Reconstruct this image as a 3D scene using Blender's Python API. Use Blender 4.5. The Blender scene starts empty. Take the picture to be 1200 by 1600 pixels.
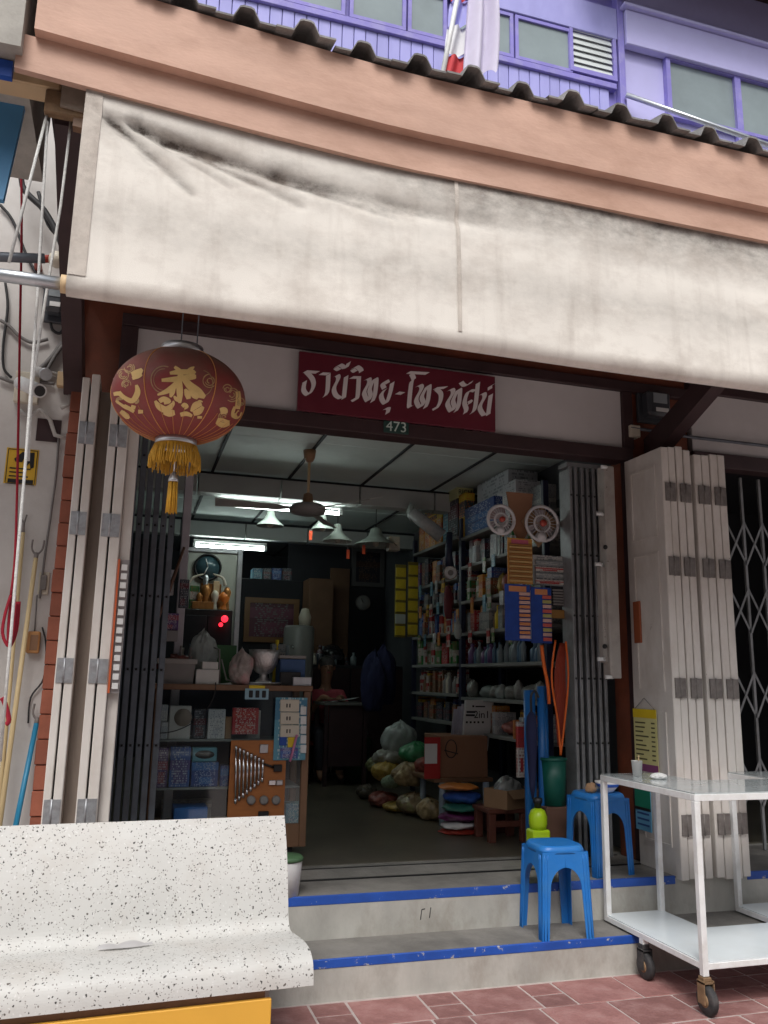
import bpy, math, random
import numpy as np
from mathutils import Vector, Matrix
R = math.radians
random.seed(7)
scene = bpy.context.scene
COL = scene.collection

# ------------------------------------------------------------------ camera
VPX, VPZ, PP = (5000., 1145.), (720., -5650.), (600., 800.)
FPX = math.sqrt(-((VPX[0]-PP[0])*(VPZ[0]-PP[0]) + (VPX[1]-PP[1])*(VPZ[1]-PP[1])))
def _d(v): return Vector((v[0]-PP[0], -(v[1]-PP[1]), -FPX)).normalized()
ex = _d(VPX); ez = _d(VPZ); ez = (ez - ex*ex.dot(ez)).normalized(); ey = ez.cross(ex)
CAMM = Matrix((ex, ey, ez))
CAMC = Vector((0, 0, 1.5))
cam_d = bpy.data.cameras.new("camera"); cam = bpy.data.objects.new("camera", cam_d)
COL.objects.link(cam); scene.camera = cam
cam_d.sensor_fit = 'HORIZONTAL'; cam_d.sensor_width = 36
cam_d.lens = FPX/1200*36; cam_d.clip_start = .05; cam_d.clip_end = 1000
cam.matrix_world = Matrix.Translation(CAMC) @ CAMM.to_4x4()
def ray(x, y): return CAMM @ Vector((x-600, -(y-800), -FPX))
def onz(x, y, z): v = ray(x, y); return CAMC + v*((z-CAMC.z)/v.z)
def ony(x, y, Y): v = ray(x, y); return CAMC + v*((Y-CAMC.y)/v.y)
def onx(x, y, X): v = ray(x, y); return CAMC + v*((X-CAMC.x)/v.x)

# ------------------------------------------------------------------ light
SUN_EL, SUN_AZ = 52, 202       # overcast: broad soft sun from behind the camera
w = bpy.data.worlds.new("World"); scene.world = w; w.use_nodes = True
nt = w.node_tree; nt.nodes.clear()
sky = nt.nodes.new('ShaderNodeTexSky'); sky.sky_type = 'NISHITA'; sky.sun_disc = False
sky.sun_elevation = R(SUN_EL); sky.sun_rotation = R(SUN_AZ); sky.dust_density = 3.0; sky.air_density = 1.0
hs = nt.nodes.new('ShaderNodeHueSaturation'); hs.inputs['Saturation'].default_value = .22
bg = nt.nodes.new('ShaderNodeBackground'); bg.inputs[1].default_value = .12
ow = nt.nodes.new('ShaderNodeOutputWorld')
nt.links.new(sky.outputs[0], hs.inputs['Color']); nt.links.new(hs.outputs[0], bg.inputs[0]); nt.links.new(bg.outputs[0], ow.inputs[0])
sd = bpy.data.lights.new("sun", 'SUN'); sd.energy = 1.3; sd.angle = R(25); sd.color = (1, .965, .92)
so = bpy.data.objects.new("sun", sd); COL.objects.link(so)
az, el = R(SUN_AZ), R(SUN_EL)
dirs = Vector((math.sin(az)*math.cos(el), math.cos(az)*math.cos(el), math.sin(el)))
so.rotation_euler = dirs.to_track_quat('Z', 'Y').to_euler(); so.location = (-3, -6, 12)
scene.render.engine = 'CYCLES'
vs = scene.view_settings; vs.view_transform = 'Standard'; vs.look = 'None'; vs.exposure = .72; vs.gamma = 1
vs.use_curve_mapping = False

# ------------------------------------------------------------------ materials
MATS = {}
def mat(name, base, rough=.6, var=.12, scale=6., bump=0., bscale=60., metal=0., dirt=None, damt=.5, dscale=2.5, rnd=0., emit=None, trans=0., alpha=1., spec=.5, stretch=(1, 1, 1), chips=None):
    if name in MATS: return MATS[name]
    m = bpy.data.materials.new(name); m.use_nodes = True
    t = m.node_tree; n = t.nodes; L = t.links.new
    p = n['Principled BSDF']
    p.inputs['Roughness'].default_value = rough; p.inputs['Metallic'].default_value = metal
    p.inputs['Specular IOR Level'].default_value = spec
    p.inputs['Transmission Weight'].default_value = trans; p.inputs['Alpha'].default_value = alpha
    tc = n.new('ShaderNodeTexCoord'); mp = n.new('ShaderNodeMapping'); mp.inputs['Scale'].default_value = stretch
    L(tc.outputs['Object'], mp.inputs['Vector'])
    no = n.new('ShaderNodeTexNoise'); no.inputs['Scale'].default_value = scale; no.inputs['Detail'].default_value = 6; no.inputs['Roughness'].default_value = .6
    L(mp.outputs[0], no.inputs['Vector'])
    rp = n.new('ShaderNodeMapRange'); rp.inputs[1].default_value = .25; rp.inputs[2].default_value = .75
    rp.inputs[3].default_value = 1-var; rp.inputs[4].default_value = 1+var
    L(no.outputs[0], rp.inputs[0])
    mx = n.new('ShaderNodeMix'); mx.data_type = 'RGBA'; mx.blend_type = 'MULTIPLY'; mx.inputs[0].default_value = 1
    mx.inputs[6].default_value = (*base, 1); L(rp.outputs[0], mx.inputs[7])
    col = mx.outputs[2]
    if rnd:
        oi = n.new('ShaderNodeObjectInfo'); h = n.new('ShaderNodeHueSaturation')
        a = n.new('ShaderNodeMapRange'); a.inputs[3].default_value = 1-rnd; a.inputs[4].default_value = 1+rnd
        L(oi.outputs['Random'], a.inputs[0]); L(a.outputs[0], h.inputs['Value']); L(col, h.inputs['Color']); col = h.outputs[0]
    if dirt:
        n2 = n.new('ShaderNodeTexNoise'); n2.inputs['Scale'].default_value = dscale; n2.inputs['Detail'].default_value = 8; n2.inputs['Roughness'].default_value = .68
        L(mp.outputs[0], n2.inputs['Vector'])
        r2 = n.new('ShaderNodeMapRange'); r2.inputs[1].default_value = .47; r2.inputs[2].default_value = .72; r2.inputs[4].default_value = damt
        L(n2.outputs[0], r2.inputs[0])
        m2 = n.new('ShaderNodeMix'); m2.data_type = 'RGBA'; L(r2.outputs[0], m2.inputs[0]); L(col, m2.inputs[6]); m2.inputs[7].default_value = (*dirt, 1); col = m2.outputs[2]
    if chips:
        n3 = n.new('ShaderNodeTexNoise'); n3.inputs['Scale'].default_value = chips[2]; n3.inputs['Detail'].default_value = 7; n3.inputs['Roughness'].default_value = .75
        L(mp.outputs[0], n3.inputs['Vector'])
        r3 = n.new('ShaderNodeMapRange'); r3.inputs[1].default_value = chips[1]; r3.inputs[2].default_value = chips[1]+.03; r3.inputs[4].default_value = .85; L(n3.outputs[0], r3.inputs[0])
        m3 = n.new('ShaderNodeMix'); m3.data_type = 'RGBA'; L(r3.outputs[0], m3.inputs[0]); L(col, m3.inputs[6]); m3.inputs[7].default_value = (*chips[0], 1); col = m3.outputs[2]
    L(col, p.inputs['Base Color'])
    if bump:
        nb = n.new('ShaderNodeTexNoise'); nb.inputs['Scale'].default_value = bscale; nb.inputs['Detail'].default_value = 4
        L(mp.outputs[0], nb.inputs['Vector'])
        b = n.new('ShaderNodeBump'); b.inputs['Strength'].default_value = bump; b.inputs['Distance'].default_value = .01
        L(nb.outputs[0], b.inputs['Height']); L(b.outputs[0], p.inputs['Normal'])
    if emit:
        p.inputs['Emission Color'].default_value = (*emit[0], 1); p.inputs['Emission Strength'].default_value = emit[1]
    MATS[name] = m
    return m
def P(m): return m.node_tree.nodes['Principled BSDF']
def printed(name, base, acc, acc2=(.85, .85, .82), rough=.35, seed=0.):
    """flat print on packaging: bands, a picture block and lines of small lettering"""
    if name in MATS: return MATS[name]
    m = bpy.data.materials.new(name); m.use_nodes = True
    t = m.node_tree; n = t.nodes; L = t.links.new; p = n['Principled BSDF']; p.inputs['Roughness'].default_value = rough
    tc = n.new('ShaderNodeTexCoord'); oi = n.new('ShaderNodeObjectInfo'); sp = n.new('ShaderNodeSeparateXYZ'); L(tc.outputs['Generated'], sp.inputs[0])
    def ma(op, a, b=0., c=None):
        k = n.new('ShaderNodeMath'); k.operation = op
        for q, v in enumerate((a, b) if c is None else (a, b, c)):
            if isinstance(v, (int, float)): k.inputs[q].default_value = v
            else: L(v, k.inputs[q])
        return k.outputs[0]
    rnd = oi.outputs['Random']; z = sp.outputs[2]; h = ma('FRACT', ma('ADD', sp.outputs[0], sp.outputs[1]))
    def inside(v, lo, hi): return ma('MULTIPLY', ma('GREATER_THAN', v, lo), ma('LESS_THAN', v, hi))
    r2 = ma('FRACT', ma('MULTIPLY', rnd, 7.3+seed)); r3 = ma('FRACT', ma('MULTIPLY', rnd, 13.7+seed)); r4 = ma('FRACT', ma('MULTIPLY', rnd, 23.1))
    lo = ma('MULTIPLY_ADD', r2, .35, .35); band = inside(z, lo, ma('ADD', lo, ma('MULTIPLY_ADD', r3, .3, .12)))
    pic = ma('MULTIPLY', inside(h, ma('MULTIPLY_ADD', r3, .3, .08), ma('MULTIPLY_ADD', r4, .4, .5)), inside(z, .1, ma('MULTIPLY_ADD', r4, .2, .25)))
    cm = n.new('ShaderNodeCombineXYZ'); L(ma('MULTIPLY_ADD', h, 9., ma('MULTIPLY', rnd, 50.)), cm.inputs[0]); L(ma('FLOOR', ma('MULTIPLY', z, 17.)), cm.inputs[1])
    tn = n.new('ShaderNodeTexNoise'); tn.inputs['Scale'].default_value = 1.7; tn.inputs['Detail'].default_value = 3; L(cm.outputs[0], tn.inputs['Vector'])
    line = ma('GREATER_THAN', ma('FRACT', ma('MULTIPLY', z, 17.)), .38)
    txt = ma('MULTIPLY', ma('MULTIPLY', ma('GREATER_THAN', tn.outputs[0], .52), line), inside(h, .12, .88))
    m1 = n.new('ShaderNodeMix'); m1.data_type = 'RGBA'; L(ma('MAXIMUM', band, pic), m1.inputs[0]); m1.inputs[6].default_value = (*base, 1); m1.inputs[7].default_value = (*acc, 1)
    m2 = n.new('ShaderNodeMix'); m2.data_type = 'RGBA'; L(txt, m2.inputs[0]); L(m1.outputs[2], m2.inputs[6]); m2.inputs[7].default_value = (*acc2, 1)
    L(m2.outputs[2], p.inputs['Base Color']); MATS[name] = m
    return m

M_CONC = mat('concrete', (.44, .42, .38), .85, .22, 5, .25, 40, dirt=(.17, .155, .14), damt=.65, dscale=1.7)
M_RISER = mat('riser_cement', (.42, .41, .375), .8, .25, 4, .3, 30, dirt=(.22, .19, .155), damt=.75, dscale=3.2, stretch=(1, 1, .6), chips=((.12, .11, .1), .72, 30))
M_TREAD = mat('tread_cement', (.19, .18, .165), .75, .35, 3, .3, 50, dirt=(.085, .08, .075), damt=.7, chips=((.34, .33, .31), .70, 35))
M_FLOOR = mat('shop_floor', (.125, .112, .085), .28, .3, 3, .05, 60, dirt=(.05, .045, .04), damt=.6)
M_GROUND = mat('ground_mat', (.22, .17, .155), .85, .25, 1.5, .2, 30)
M_JOINT = mat('joint', (.44, .37, .35), .9, .2, 12, .3, 90)
M_TILE = mat('paving_tile', (.27, .125, .115), .8, .4, 5, .7, 55, dirt=(.34, .25, .235), damt=.6, dscale=5, rnd=.2)
M_WHITEWALL = mat('white_wall', (.58, .56, .54), .85, .1, 2.5, .1, 40, dirt=(.33, .29, .26), damt=.45, dscale=1.6)
M_SHUT = mat('shutter_paint', (.66, .62, .58), .55, .1, 3, .06, 60, dirt=(.40, .33, .27), damt=.5, dscale=3.5, stretch=(1, 1, .5), chips=((.2, .15, .12), .67, 22))
M_SHUTIN = mat('bare_shutter_wood', (.30, .24, .2), .75, .2, 4, .1, 50, stretch=(4, 4, .5))
M_HINGE = mat('hinge_steel', (.38, .39, .41), .45, .2, 30, metal=.6, dirt=(.2, .17, .15), damt=.6, dscale=20)
M_HINGE2 = mat('old_hinge_steel', (.20, .18, .17), .6, .2, 30, metal=.3, dirt=(.1, .08, .07), damt=.6, dscale=20)
M_REDWOOD = mat('red_brown_wood', (.20, .052, .024), .6, .25, 4, .1, 40, dirt=(.06, .03, .02), damt=.5)
M_DARKWOOD = mat('dark_frame_wood', (.045, .022, .024), .55, .25, 5, .1, 40)
M_PANEL = mat('white_panel', (.62, .59, .59), .7, .06, 2, dirt=(.45, .41, .4), damt=.35, dscale=1.4)
M_FASCIA = mat('salmon_paint', (.575, .365, .28), .72, .14, 3.2, .12, 60, dirt=(.33, .18, .12), damt=.6, dscale=2.6, stretch=(.6, 1, 1.6), chips=((.66, .5, .42), .70, 16))
M_ROOF = mat('grey_roof_tile', (.23, .225, .22), .85, .35, 7, .4, 50, dirt=(.09, .09, .085), damt=.6, dscale=4, rnd=.25)
M_PURPLE = mat('purple_paint', (.36, .355, .72), .6, .12, 3, .05, 40, dirt=(.42, .41, .7), damt=.4, dscale=6, rnd=.07, stretch=(1, 1, .4), chips=((.62, .62, .75), .69, 14))
M_LILAC = mat('lilac_paint', (.50, .48, .80), .65, .08, 2, dirt=(.32, .29, .52), damt=.4, dscale=2)
M_DPURPLE = mat('purple_trim', (.23, .20, .56), .55, .12, 4, dirt=(.4, .38, .6), damt=.5, dscale=9)
M_FROST = mat('frosted_glass', (.22, .27, .28), .16, .2, 2, spec=.7)
M_LOUV = mat('louvre_glass', (.62, .66, .66), .25, .05)
M_STEELBLUE = mat('grey_blue_steel', (.12, .135, .16), .5, .2, 8, metal=.35, dirt=(.06, .055, .05), damt=.6, dscale=6)
M_STEELGREY = mat('grey_steel', (.27, .28, .29), .5, .2, 8, metal=.3, dirt=(.12, .11, .1), damt=.6, dscale=6)
M_GALV = mat('galvanised_pipe', (.52, .55, .58), .35, .15, 10, metal=.8)
M_CHROME = mat('chrome', (.72, .73, .75), .18, .05, metal=1.)
M_ALU = mat('aluminium', (.6, .61, .63), .38, .15, 12, metal=.9)
M_WHITEP = mat('white_paint', (.74, .75, .75), .42, .06, 8, dirt=(.42, .38, .33), damt=.5, dscale=7, chips=((.25, .15, .09), .70, 28))
M_CARTP = mat('cart_shelf_sheet', (.70, .76, .79), .16, .04, 4, dirt=(.6, .62, .62), damt=.4, dscale=3)
M_BLACK = mat('black_plastic', (.012, .012, .013), .45, .1)
M_RUBBER = mat('rubber', (.03, .03, .032), .75, .2, 20, dirt=(.13, .11, .1), damt=.5, dscale=20)
M_RUST = mat('rusty_bracket', (.25, .16, .09), .7, .35, 25, metal=.4)
M_BLUEST = mat('blue_stool_plastic', (.014, .17, .53), .4, .1, 5, .04, 90, dirt=(.06, .22, .48), damt=.5, dscale=7, chips=((.22, .33, .5), .70, 40))
M_BLUEP = mat('blue_paint', (.012, .07, .36), .55, .2, 10)
M_ROPE = mat('white_rope', (.62, .62, .60), .9, .2, 60, .6, 300)
M_REDROPE = mat('red_rope', (.34, .012, .03), .85, .2, 60, .5, 300)
M_CABLE = mat('black_cable', (.02, .02, .022), .6)
M_GCABLE = mat('grey_cable', (.17, .16, .155), .7)
M_BAMBOO = mat('bamboo_pole', (.62, .48, .26), .5, .15, 6, stretch=(1, 1, .3), dirt=(.4, .28, .13), damt=.4)
M_SIGNRED = mat('sign_red', (.135, .014, .028), .45, .12, 3, dirt=(.19, .04, .055), damt=.4, dscale=2)
M_SIGNW = mat('sign_white', (.78, .72, .72), .55, .05)
M_GOLD = mat('gold_print', (.72, .50, .19), .4, .2, 14, dirt=(.42, .25, .1), damt=.5, dscale=14)
M_GOLDL = mat('gold_line', (.62, .28, .08), .35, .1)
M_LANT = mat('lantern_cloth', (.24, .034, .033), .55, .12, 8, .12, 250, dirt=(.17, .10, .07), damt=.35, dscale=5)
M_FRINGE = mat('fringe_yellow', (.58, .31, .025), .7, .25, 30, rnd=.1)
M_WOOD = mat('brown_wood', (.20, .105, .055), .5, .25, 5, .08, 40, stretch=(1, 1, .3))
M_ORANGEWOOD = mat('orange_board', (.40, .14, .035), .5, .2, 5, .05, 40, stretch=(1, 1, 4))
M_CARD = mat('cardboard', (.33, .2, .11), .85, .12, 5, dirt=(.22, .13, .07), damt=.4)
M_CARD2 = mat('brown_carton', (.30, .15, .085), .85, .12, 5, dirt=(.2, .1, .06), damt=.4)
M_CEIL = mat('ceiling_sheet', (.62, .70, .66), .7, .06, 2, dirt=(.36, .4, .36), damt=.4, dscale=1.2)
M_BEAM = mat('beam_paint', (.48, .5, .48), .75, .1, 2)
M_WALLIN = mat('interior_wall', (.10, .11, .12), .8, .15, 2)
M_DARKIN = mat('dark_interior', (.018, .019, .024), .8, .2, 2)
M_SHELF = mat('shelf_metal', (.24, .25, .24), .5, .08, 5)
M_SHELFPOST = mat('dark_blue_post', (.02, .025, .06), .45, .1)
M_GREYPL = mat('grey_plastic', (.25, .235, .225), .5, .08, 5)
M_GREENPL = mat('green_plastic', (.008, .11, .08), .4, .15, 5)
M_LIME = mat('lime_plastic', (.45, .68, .015), .35, .05)
M_NAVY = mat('navy_cloth', (.012, .016, .06), .85, .2)
M_HOSE = mat('blue_pipe', (.015, .14, .42), .35, .1)
M_ORANGE = mat('orange_cable', (.75, .14, .015), .45, .08)
M_REDDARK = mat('dark_red_plastic', (.32, .03, .015), .5, .1)
M_BAGCLEAR = mat('clear_bag', (.5, .56, .54), .25, .25, 7, .6, 25, alpha=.75)
M_BAGGREEN = mat('green_bag', (.05, .30, .12), .3, .3, 7, .7, 25, alpha=.9)
M_BAGBEIGE = mat('bag_of_goods', (.40, .30, .16), .35, .5, 22, .8, 30)
M_BAGRED = mat('red_bag', (.32, .09, .07), .4, .5, 18, .8, 30)
M_BAGYEL = mat('yellow_bag', (.45, .30, .06), .4, .5, 18, .8, 30)
M_PAPER = mat('paper_white', (.70, .70, .69), .7, .05)
M_JAMB = mat('grimy_jamb_paint', (.40, .37, .34), .6, .15, 4, dirt=(.2, .17, .15), damt=.6, dscale=5, chips=((.08, .06, .05), .64, 18))
M_YELLOW = mat('yellow_plastic', (.72, .52, .02), .4, .08)
M_BENCHYEL = mat('yellow_board', (.70, .37, .05), .5, .05, 4)
M_TUBE = mat('fluorescent', (1, 1, 1), .5, emit=((.86, 1., .95), 21.))
M_SKIN = mat('skin', (.36, .19, .12), .5, .05)
M_HAIR = mat('grey_hair', (.09, .085, .085), .6, .3, 60)
M_SHIRT = mat('pink_red_shirt', (.55, .10, .13), .8, .1, 10)
M_TROUS = mat('dark_trousers', (.02, .02, .03), .8, .1)
M_TERRC = mat('terracotta', (.28, .085, .048), .7, .2, 8, .15, 60, rnd=.2)
M_BLUESIGN = mat('blue_sheet', (.08, .27, .50), .5, .08, 2)
M_METER = mat('meter_case', (.05, .055, .065), .35, .1)
M_METERG = mat('meter_window', (.28, .31, .33), .15, .1)
M_IVORY = mat('ivory_plastic', (.60, .55, .45), .5, .06)
M_CREAM = mat('cream_wood', (.60, .43, .25), .6, .1)
M_REDLED = mat('red_light', (.6, .02, .02), .4, emit=((1., .02, .04), 1.6))
M_ALTAR = mat('altar_gold', (.42, .18, .05), .35, .3, 20, metal=.4)
M_SILVER = mat('hammered_silver', (.62, .61, .60), .3, .2, 40, .6, 90, metal=.9)
M_CLOCKF = mat('clock_face', (.05, .10, .12), .15, .1)
M_CLOCKW = mat('white_clock_face', (.42, .43, .42), .4, .05)
# glass
def glassmat(name, col, a):
    m = bpy.data.materials.new(name); m.use_nodes = True; t = m.node_tree; n = t.nodes; n.clear()
    tr = n.new('ShaderNodeBsdfTransparent'); tr.inputs[0].default_value = (*col, 1)
    gl = n.new('ShaderNodeBsdfGlossy'); gl.inputs['Roughness'].default_value = .06
    mx = n.new('ShaderNodeMixShader'); mx.inputs[0].default_value = a
    o = n.new('ShaderNodeOutputMaterial')
    t.links.new(tr.outputs[0], mx.inputs[1]); t.links.new(gl.outputs[0], mx.inputs[2]); t.links.new(mx.outputs[0], o.inputs[0])
    MATS[name] = m; return m
M_GLASS = glassmat('cabinet_glass', (.9, .94, .94), .05)
M_TOPGLASS = glassmat('glass_sheet', (.85, .92, .9), .2)
M_PVC = glassmat('clear_wrap', (.9, .9, .9), .12)
# terrazzo
def terrazzo():
    m = mat('terrazzo', (.54, .535, .515), .55, .08, 2.5, .06, 80, dirt=(.42, .37, .325), damt=.6, dscale=2.2)
    t = m.node_tree; n = t.nodes; L = t.links.new; p = P(m)
    src = p.inputs['Base Color'].links[0].from_socket
    tc = n.new('ShaderNodeTexCoord')
    nz = n.new('ShaderNodeTexNoise'); nz.inputs['Scale'].default_value = 45; L(tc.outputs['Object'], nz.inputs['Vector'])
    ad = n.new('ShaderNodeMix'); ad.data_type = 'VECTOR'; ad.inputs[0].default_value = .025; L(tc.outputs['Object'], ad.inputs[4]); L(nz.outputs['Color'], ad.inputs[5])
    prev = src
    for sc, thr, cc, keep in ((84, .27, (.05, .048, .045), .26), (58, .22, (.10, .085, .075), .14), (125, .3, (.26, .24, .225), .3), (75, .28, (.60, .595, .58), .2)):
        v = n.new('ShaderNodeTexVoronoi'); v.inputs['Scale'].default_value = sc; L(ad.outputs[1], v.inputs['Vector'])
        a = n.new('ShaderNodeMath'); a.operation = 'LESS_THAN'; a.inputs[1].default_value = thr; L(v.outputs['Distance'], a.inputs[0])
        s = n.new('ShaderNodeSeparateColor'); L(v.outputs['Color'], s.inputs[0])
        b = n.new('ShaderNodeMath'); b.operation = 'LESS_THAN'; b.inputs[1].default_value = keep; L(s.outputs[0], b.inputs[0])
        c = n.new('ShaderNodeMath'); c.operation = 'MULTIPLY'; L(a.outputs[0], c.inputs[0]); L(b.outputs[0], c.inputs[1])
        x = n.new('ShaderNodeMix'); x.data_type = 'RGBA'; L(c.outputs[0], x.inputs[0]); L(prev, x.inputs[6]); x.inputs[7].default_value = (*cc, 1); prev = x.outputs[2]
    L(prev, p.inputs['Base Color']); return m
M_TERR = terrazzo()
# awning canvas: mask painted per vertex (mould along the creases, mould and eave shade at the top) + noise
def canvas():
    m = mat('awning_canvas', (.84, .795, .73), .9, .05, 3, .15, 400)
    t = m.node_tree; n = t.nodes; L = t.links.new; p = P(m)
    src = p.inputs['Base Color'].links[0].from_socket
    at = n.new('ShaderNodeAttribute'); at.attribute_name = 'mould_shade'
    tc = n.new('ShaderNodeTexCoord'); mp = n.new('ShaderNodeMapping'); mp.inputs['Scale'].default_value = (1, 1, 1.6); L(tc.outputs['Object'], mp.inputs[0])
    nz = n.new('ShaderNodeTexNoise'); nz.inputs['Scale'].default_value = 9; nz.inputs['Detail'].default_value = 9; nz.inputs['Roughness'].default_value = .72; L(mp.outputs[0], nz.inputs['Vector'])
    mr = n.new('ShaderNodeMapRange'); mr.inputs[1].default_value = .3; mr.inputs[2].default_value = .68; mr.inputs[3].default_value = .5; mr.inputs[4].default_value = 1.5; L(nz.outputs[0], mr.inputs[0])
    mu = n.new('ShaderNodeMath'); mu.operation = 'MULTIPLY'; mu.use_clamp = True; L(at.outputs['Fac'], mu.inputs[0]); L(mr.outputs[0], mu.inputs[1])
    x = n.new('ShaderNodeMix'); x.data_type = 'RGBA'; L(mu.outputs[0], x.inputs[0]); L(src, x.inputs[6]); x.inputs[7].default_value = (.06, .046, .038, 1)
    n2 = n.new('ShaderNodeTexNoise'); n2.inputs['Scale'].default_value = 2.6; n2.inputs['Detail'].default_value = 10; n2.inputs['Roughness'].default_value = .7; L(mp.outputs[0], n2.inputs['Vector'])
    r2 = n.new('ShaderNodeMapRange'); r2.inputs[1].default_value = .47; r2.inputs[2].default_value = .74; r2.inputs[4].default_value = .5; L(n2.outputs[0], r2.inputs[0])
    y = n.new('ShaderNodeMix'); y.data_type = 'RGBA'; L(r2.outputs[0], y.inputs[0]); L(x.outputs[2], y.inputs[6]); y.inputs[7].default_value = (.34, .275, .23, 1)
    # rain streaks running down the cloth
    m3 = n.new('ShaderNodeMapping'); m3.inputs['Scale'].default_value = (8, 1, 1.1); L(tc.outputs['Object'], m3.inputs[0])
    n3 = n.new('ShaderNodeTexNoise'); n3.inputs['Scale'].default_value = 1.6; n3.inputs['Detail'].default_value = 6; n3.inputs['Roughness'].default_value = .6; L(m3.outputs[0], n3.inputs['Vector'])
    r3 = n.new('ShaderNodeMapRange'); r3.inputs[1].default_value = .52; r3.inputs[2].default_value = .8; r3.inputs[4].default_value = .3; L(n3.outputs[0], r3.inputs[0])
    g3 = n.new('ShaderNodeMath'); g3.operation = 'MULTIPLY'; L(r3.outputs[0], g3.inputs[0]); L(mr.outputs[0], g3.inputs[1])
    y2 = n.new('ShaderNodeMix'); y2.data_type = 'RGBA'; L(g3.outputs[0], y2.inputs[0]); L(y.outputs[2], y2.inputs[6]); y2.inputs[7].default_value = (.36, .30, .255, 1); y = y2
    L(y.outputs[2], p.inputs['Base Color'])
    # thin cloth lets some daylight through
    tl = n.new('ShaderNodeBsdfTranslucent'); L(y.outputs[2], tl.inputs[0])
    ms = n.new('ShaderNodeMixShader'); ms.inputs[0].default_value = .1
    out = [k for k in n if k.type == 'OUTPUT_MATERIAL'][0]
    L(p.outputs[0], ms.inputs[1]); L(tl.outputs[0], ms.inputs[2]); L(ms.outputs[0], out.inputs[0])
    return m
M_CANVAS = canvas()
# dust settled on the upper half of the lantern
def dusty():
    m = M_LANT; t = m.node_tree; n = t.nodes; L = t.links.new; p = P(m); src = p.inputs['Base Color'].links[0].from_socket
    tc = n.new('ShaderNodeTexCoord'); sp = n.new('ShaderNodeSeparateXYZ'); L(tc.outputs['Object'], sp.inputs[0])
    nz = n.new('ShaderNodeTexNoise'); nz.inputs['Scale'].default_value = 7; nz.inputs['Detail'].default_value = 6; L(tc.outputs['Object'], nz.inputs['Vector'])
    a = n.new('ShaderNodeMath'); a.operation = 'MULTIPLY_ADD'; a.inputs[1].default_value = .28; L(nz.outputs[0], a.inputs[0]); L(sp.outputs[2], a.inputs[2])
    r = n.new('ShaderNodeMapRange'); r.inputs[1].default_value = .33; r.inputs[2].default_value = .53; r.inputs[4].default_value = .9; L(a.outputs[0], r.inputs[0])
    x = n.new('ShaderNodeMix'); x.data_type = 'RGBA'; L(r.outputs[0], x.inputs[0]); L(src, x.inputs[6]); x.inputs[7].default_value = (.17, .115, .085, 1)
    L(x.outputs[2], p.inputs['Base Color'])
dusty()
# chipped blue paint on the step edges
def chipped():
    m = mat('chipped_blue', (.014, .075, .37), .5, .2, 8)
    t = m.node_tree; n = t.nodes; L = t.links.new; p = P(m); src = p.inputs['Base Color'].links[0].from_socket
    tc = n.new('ShaderNodeTexCoord'); nz = n.new('ShaderNodeTexNoise'); nz.inputs['Scale'].default_value = 16; nz.inputs['Detail'].default_value = 6; nz.inputs['Roughness'].default_value = .7
    L(tc.outputs['Object'], nz.inputs['Vector'])
    a = n.new('ShaderNodeMapRange'); a.inputs[1].default_value = .61; a.inputs[2].default_value = .64; L(nz.outputs[0], a.inputs[0])
    x = n.new('ShaderNodeMix'); x.data_type = 'RGBA'; L(a.outputs[0], x.inputs[0]); L(src, x.inputs[6]); x.inputs[7].default_value = (.4, .39, .37, 1)
    L(x.outputs[2], p.inputs['Base Color']); return m
M_CHIP = chipped()

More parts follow.
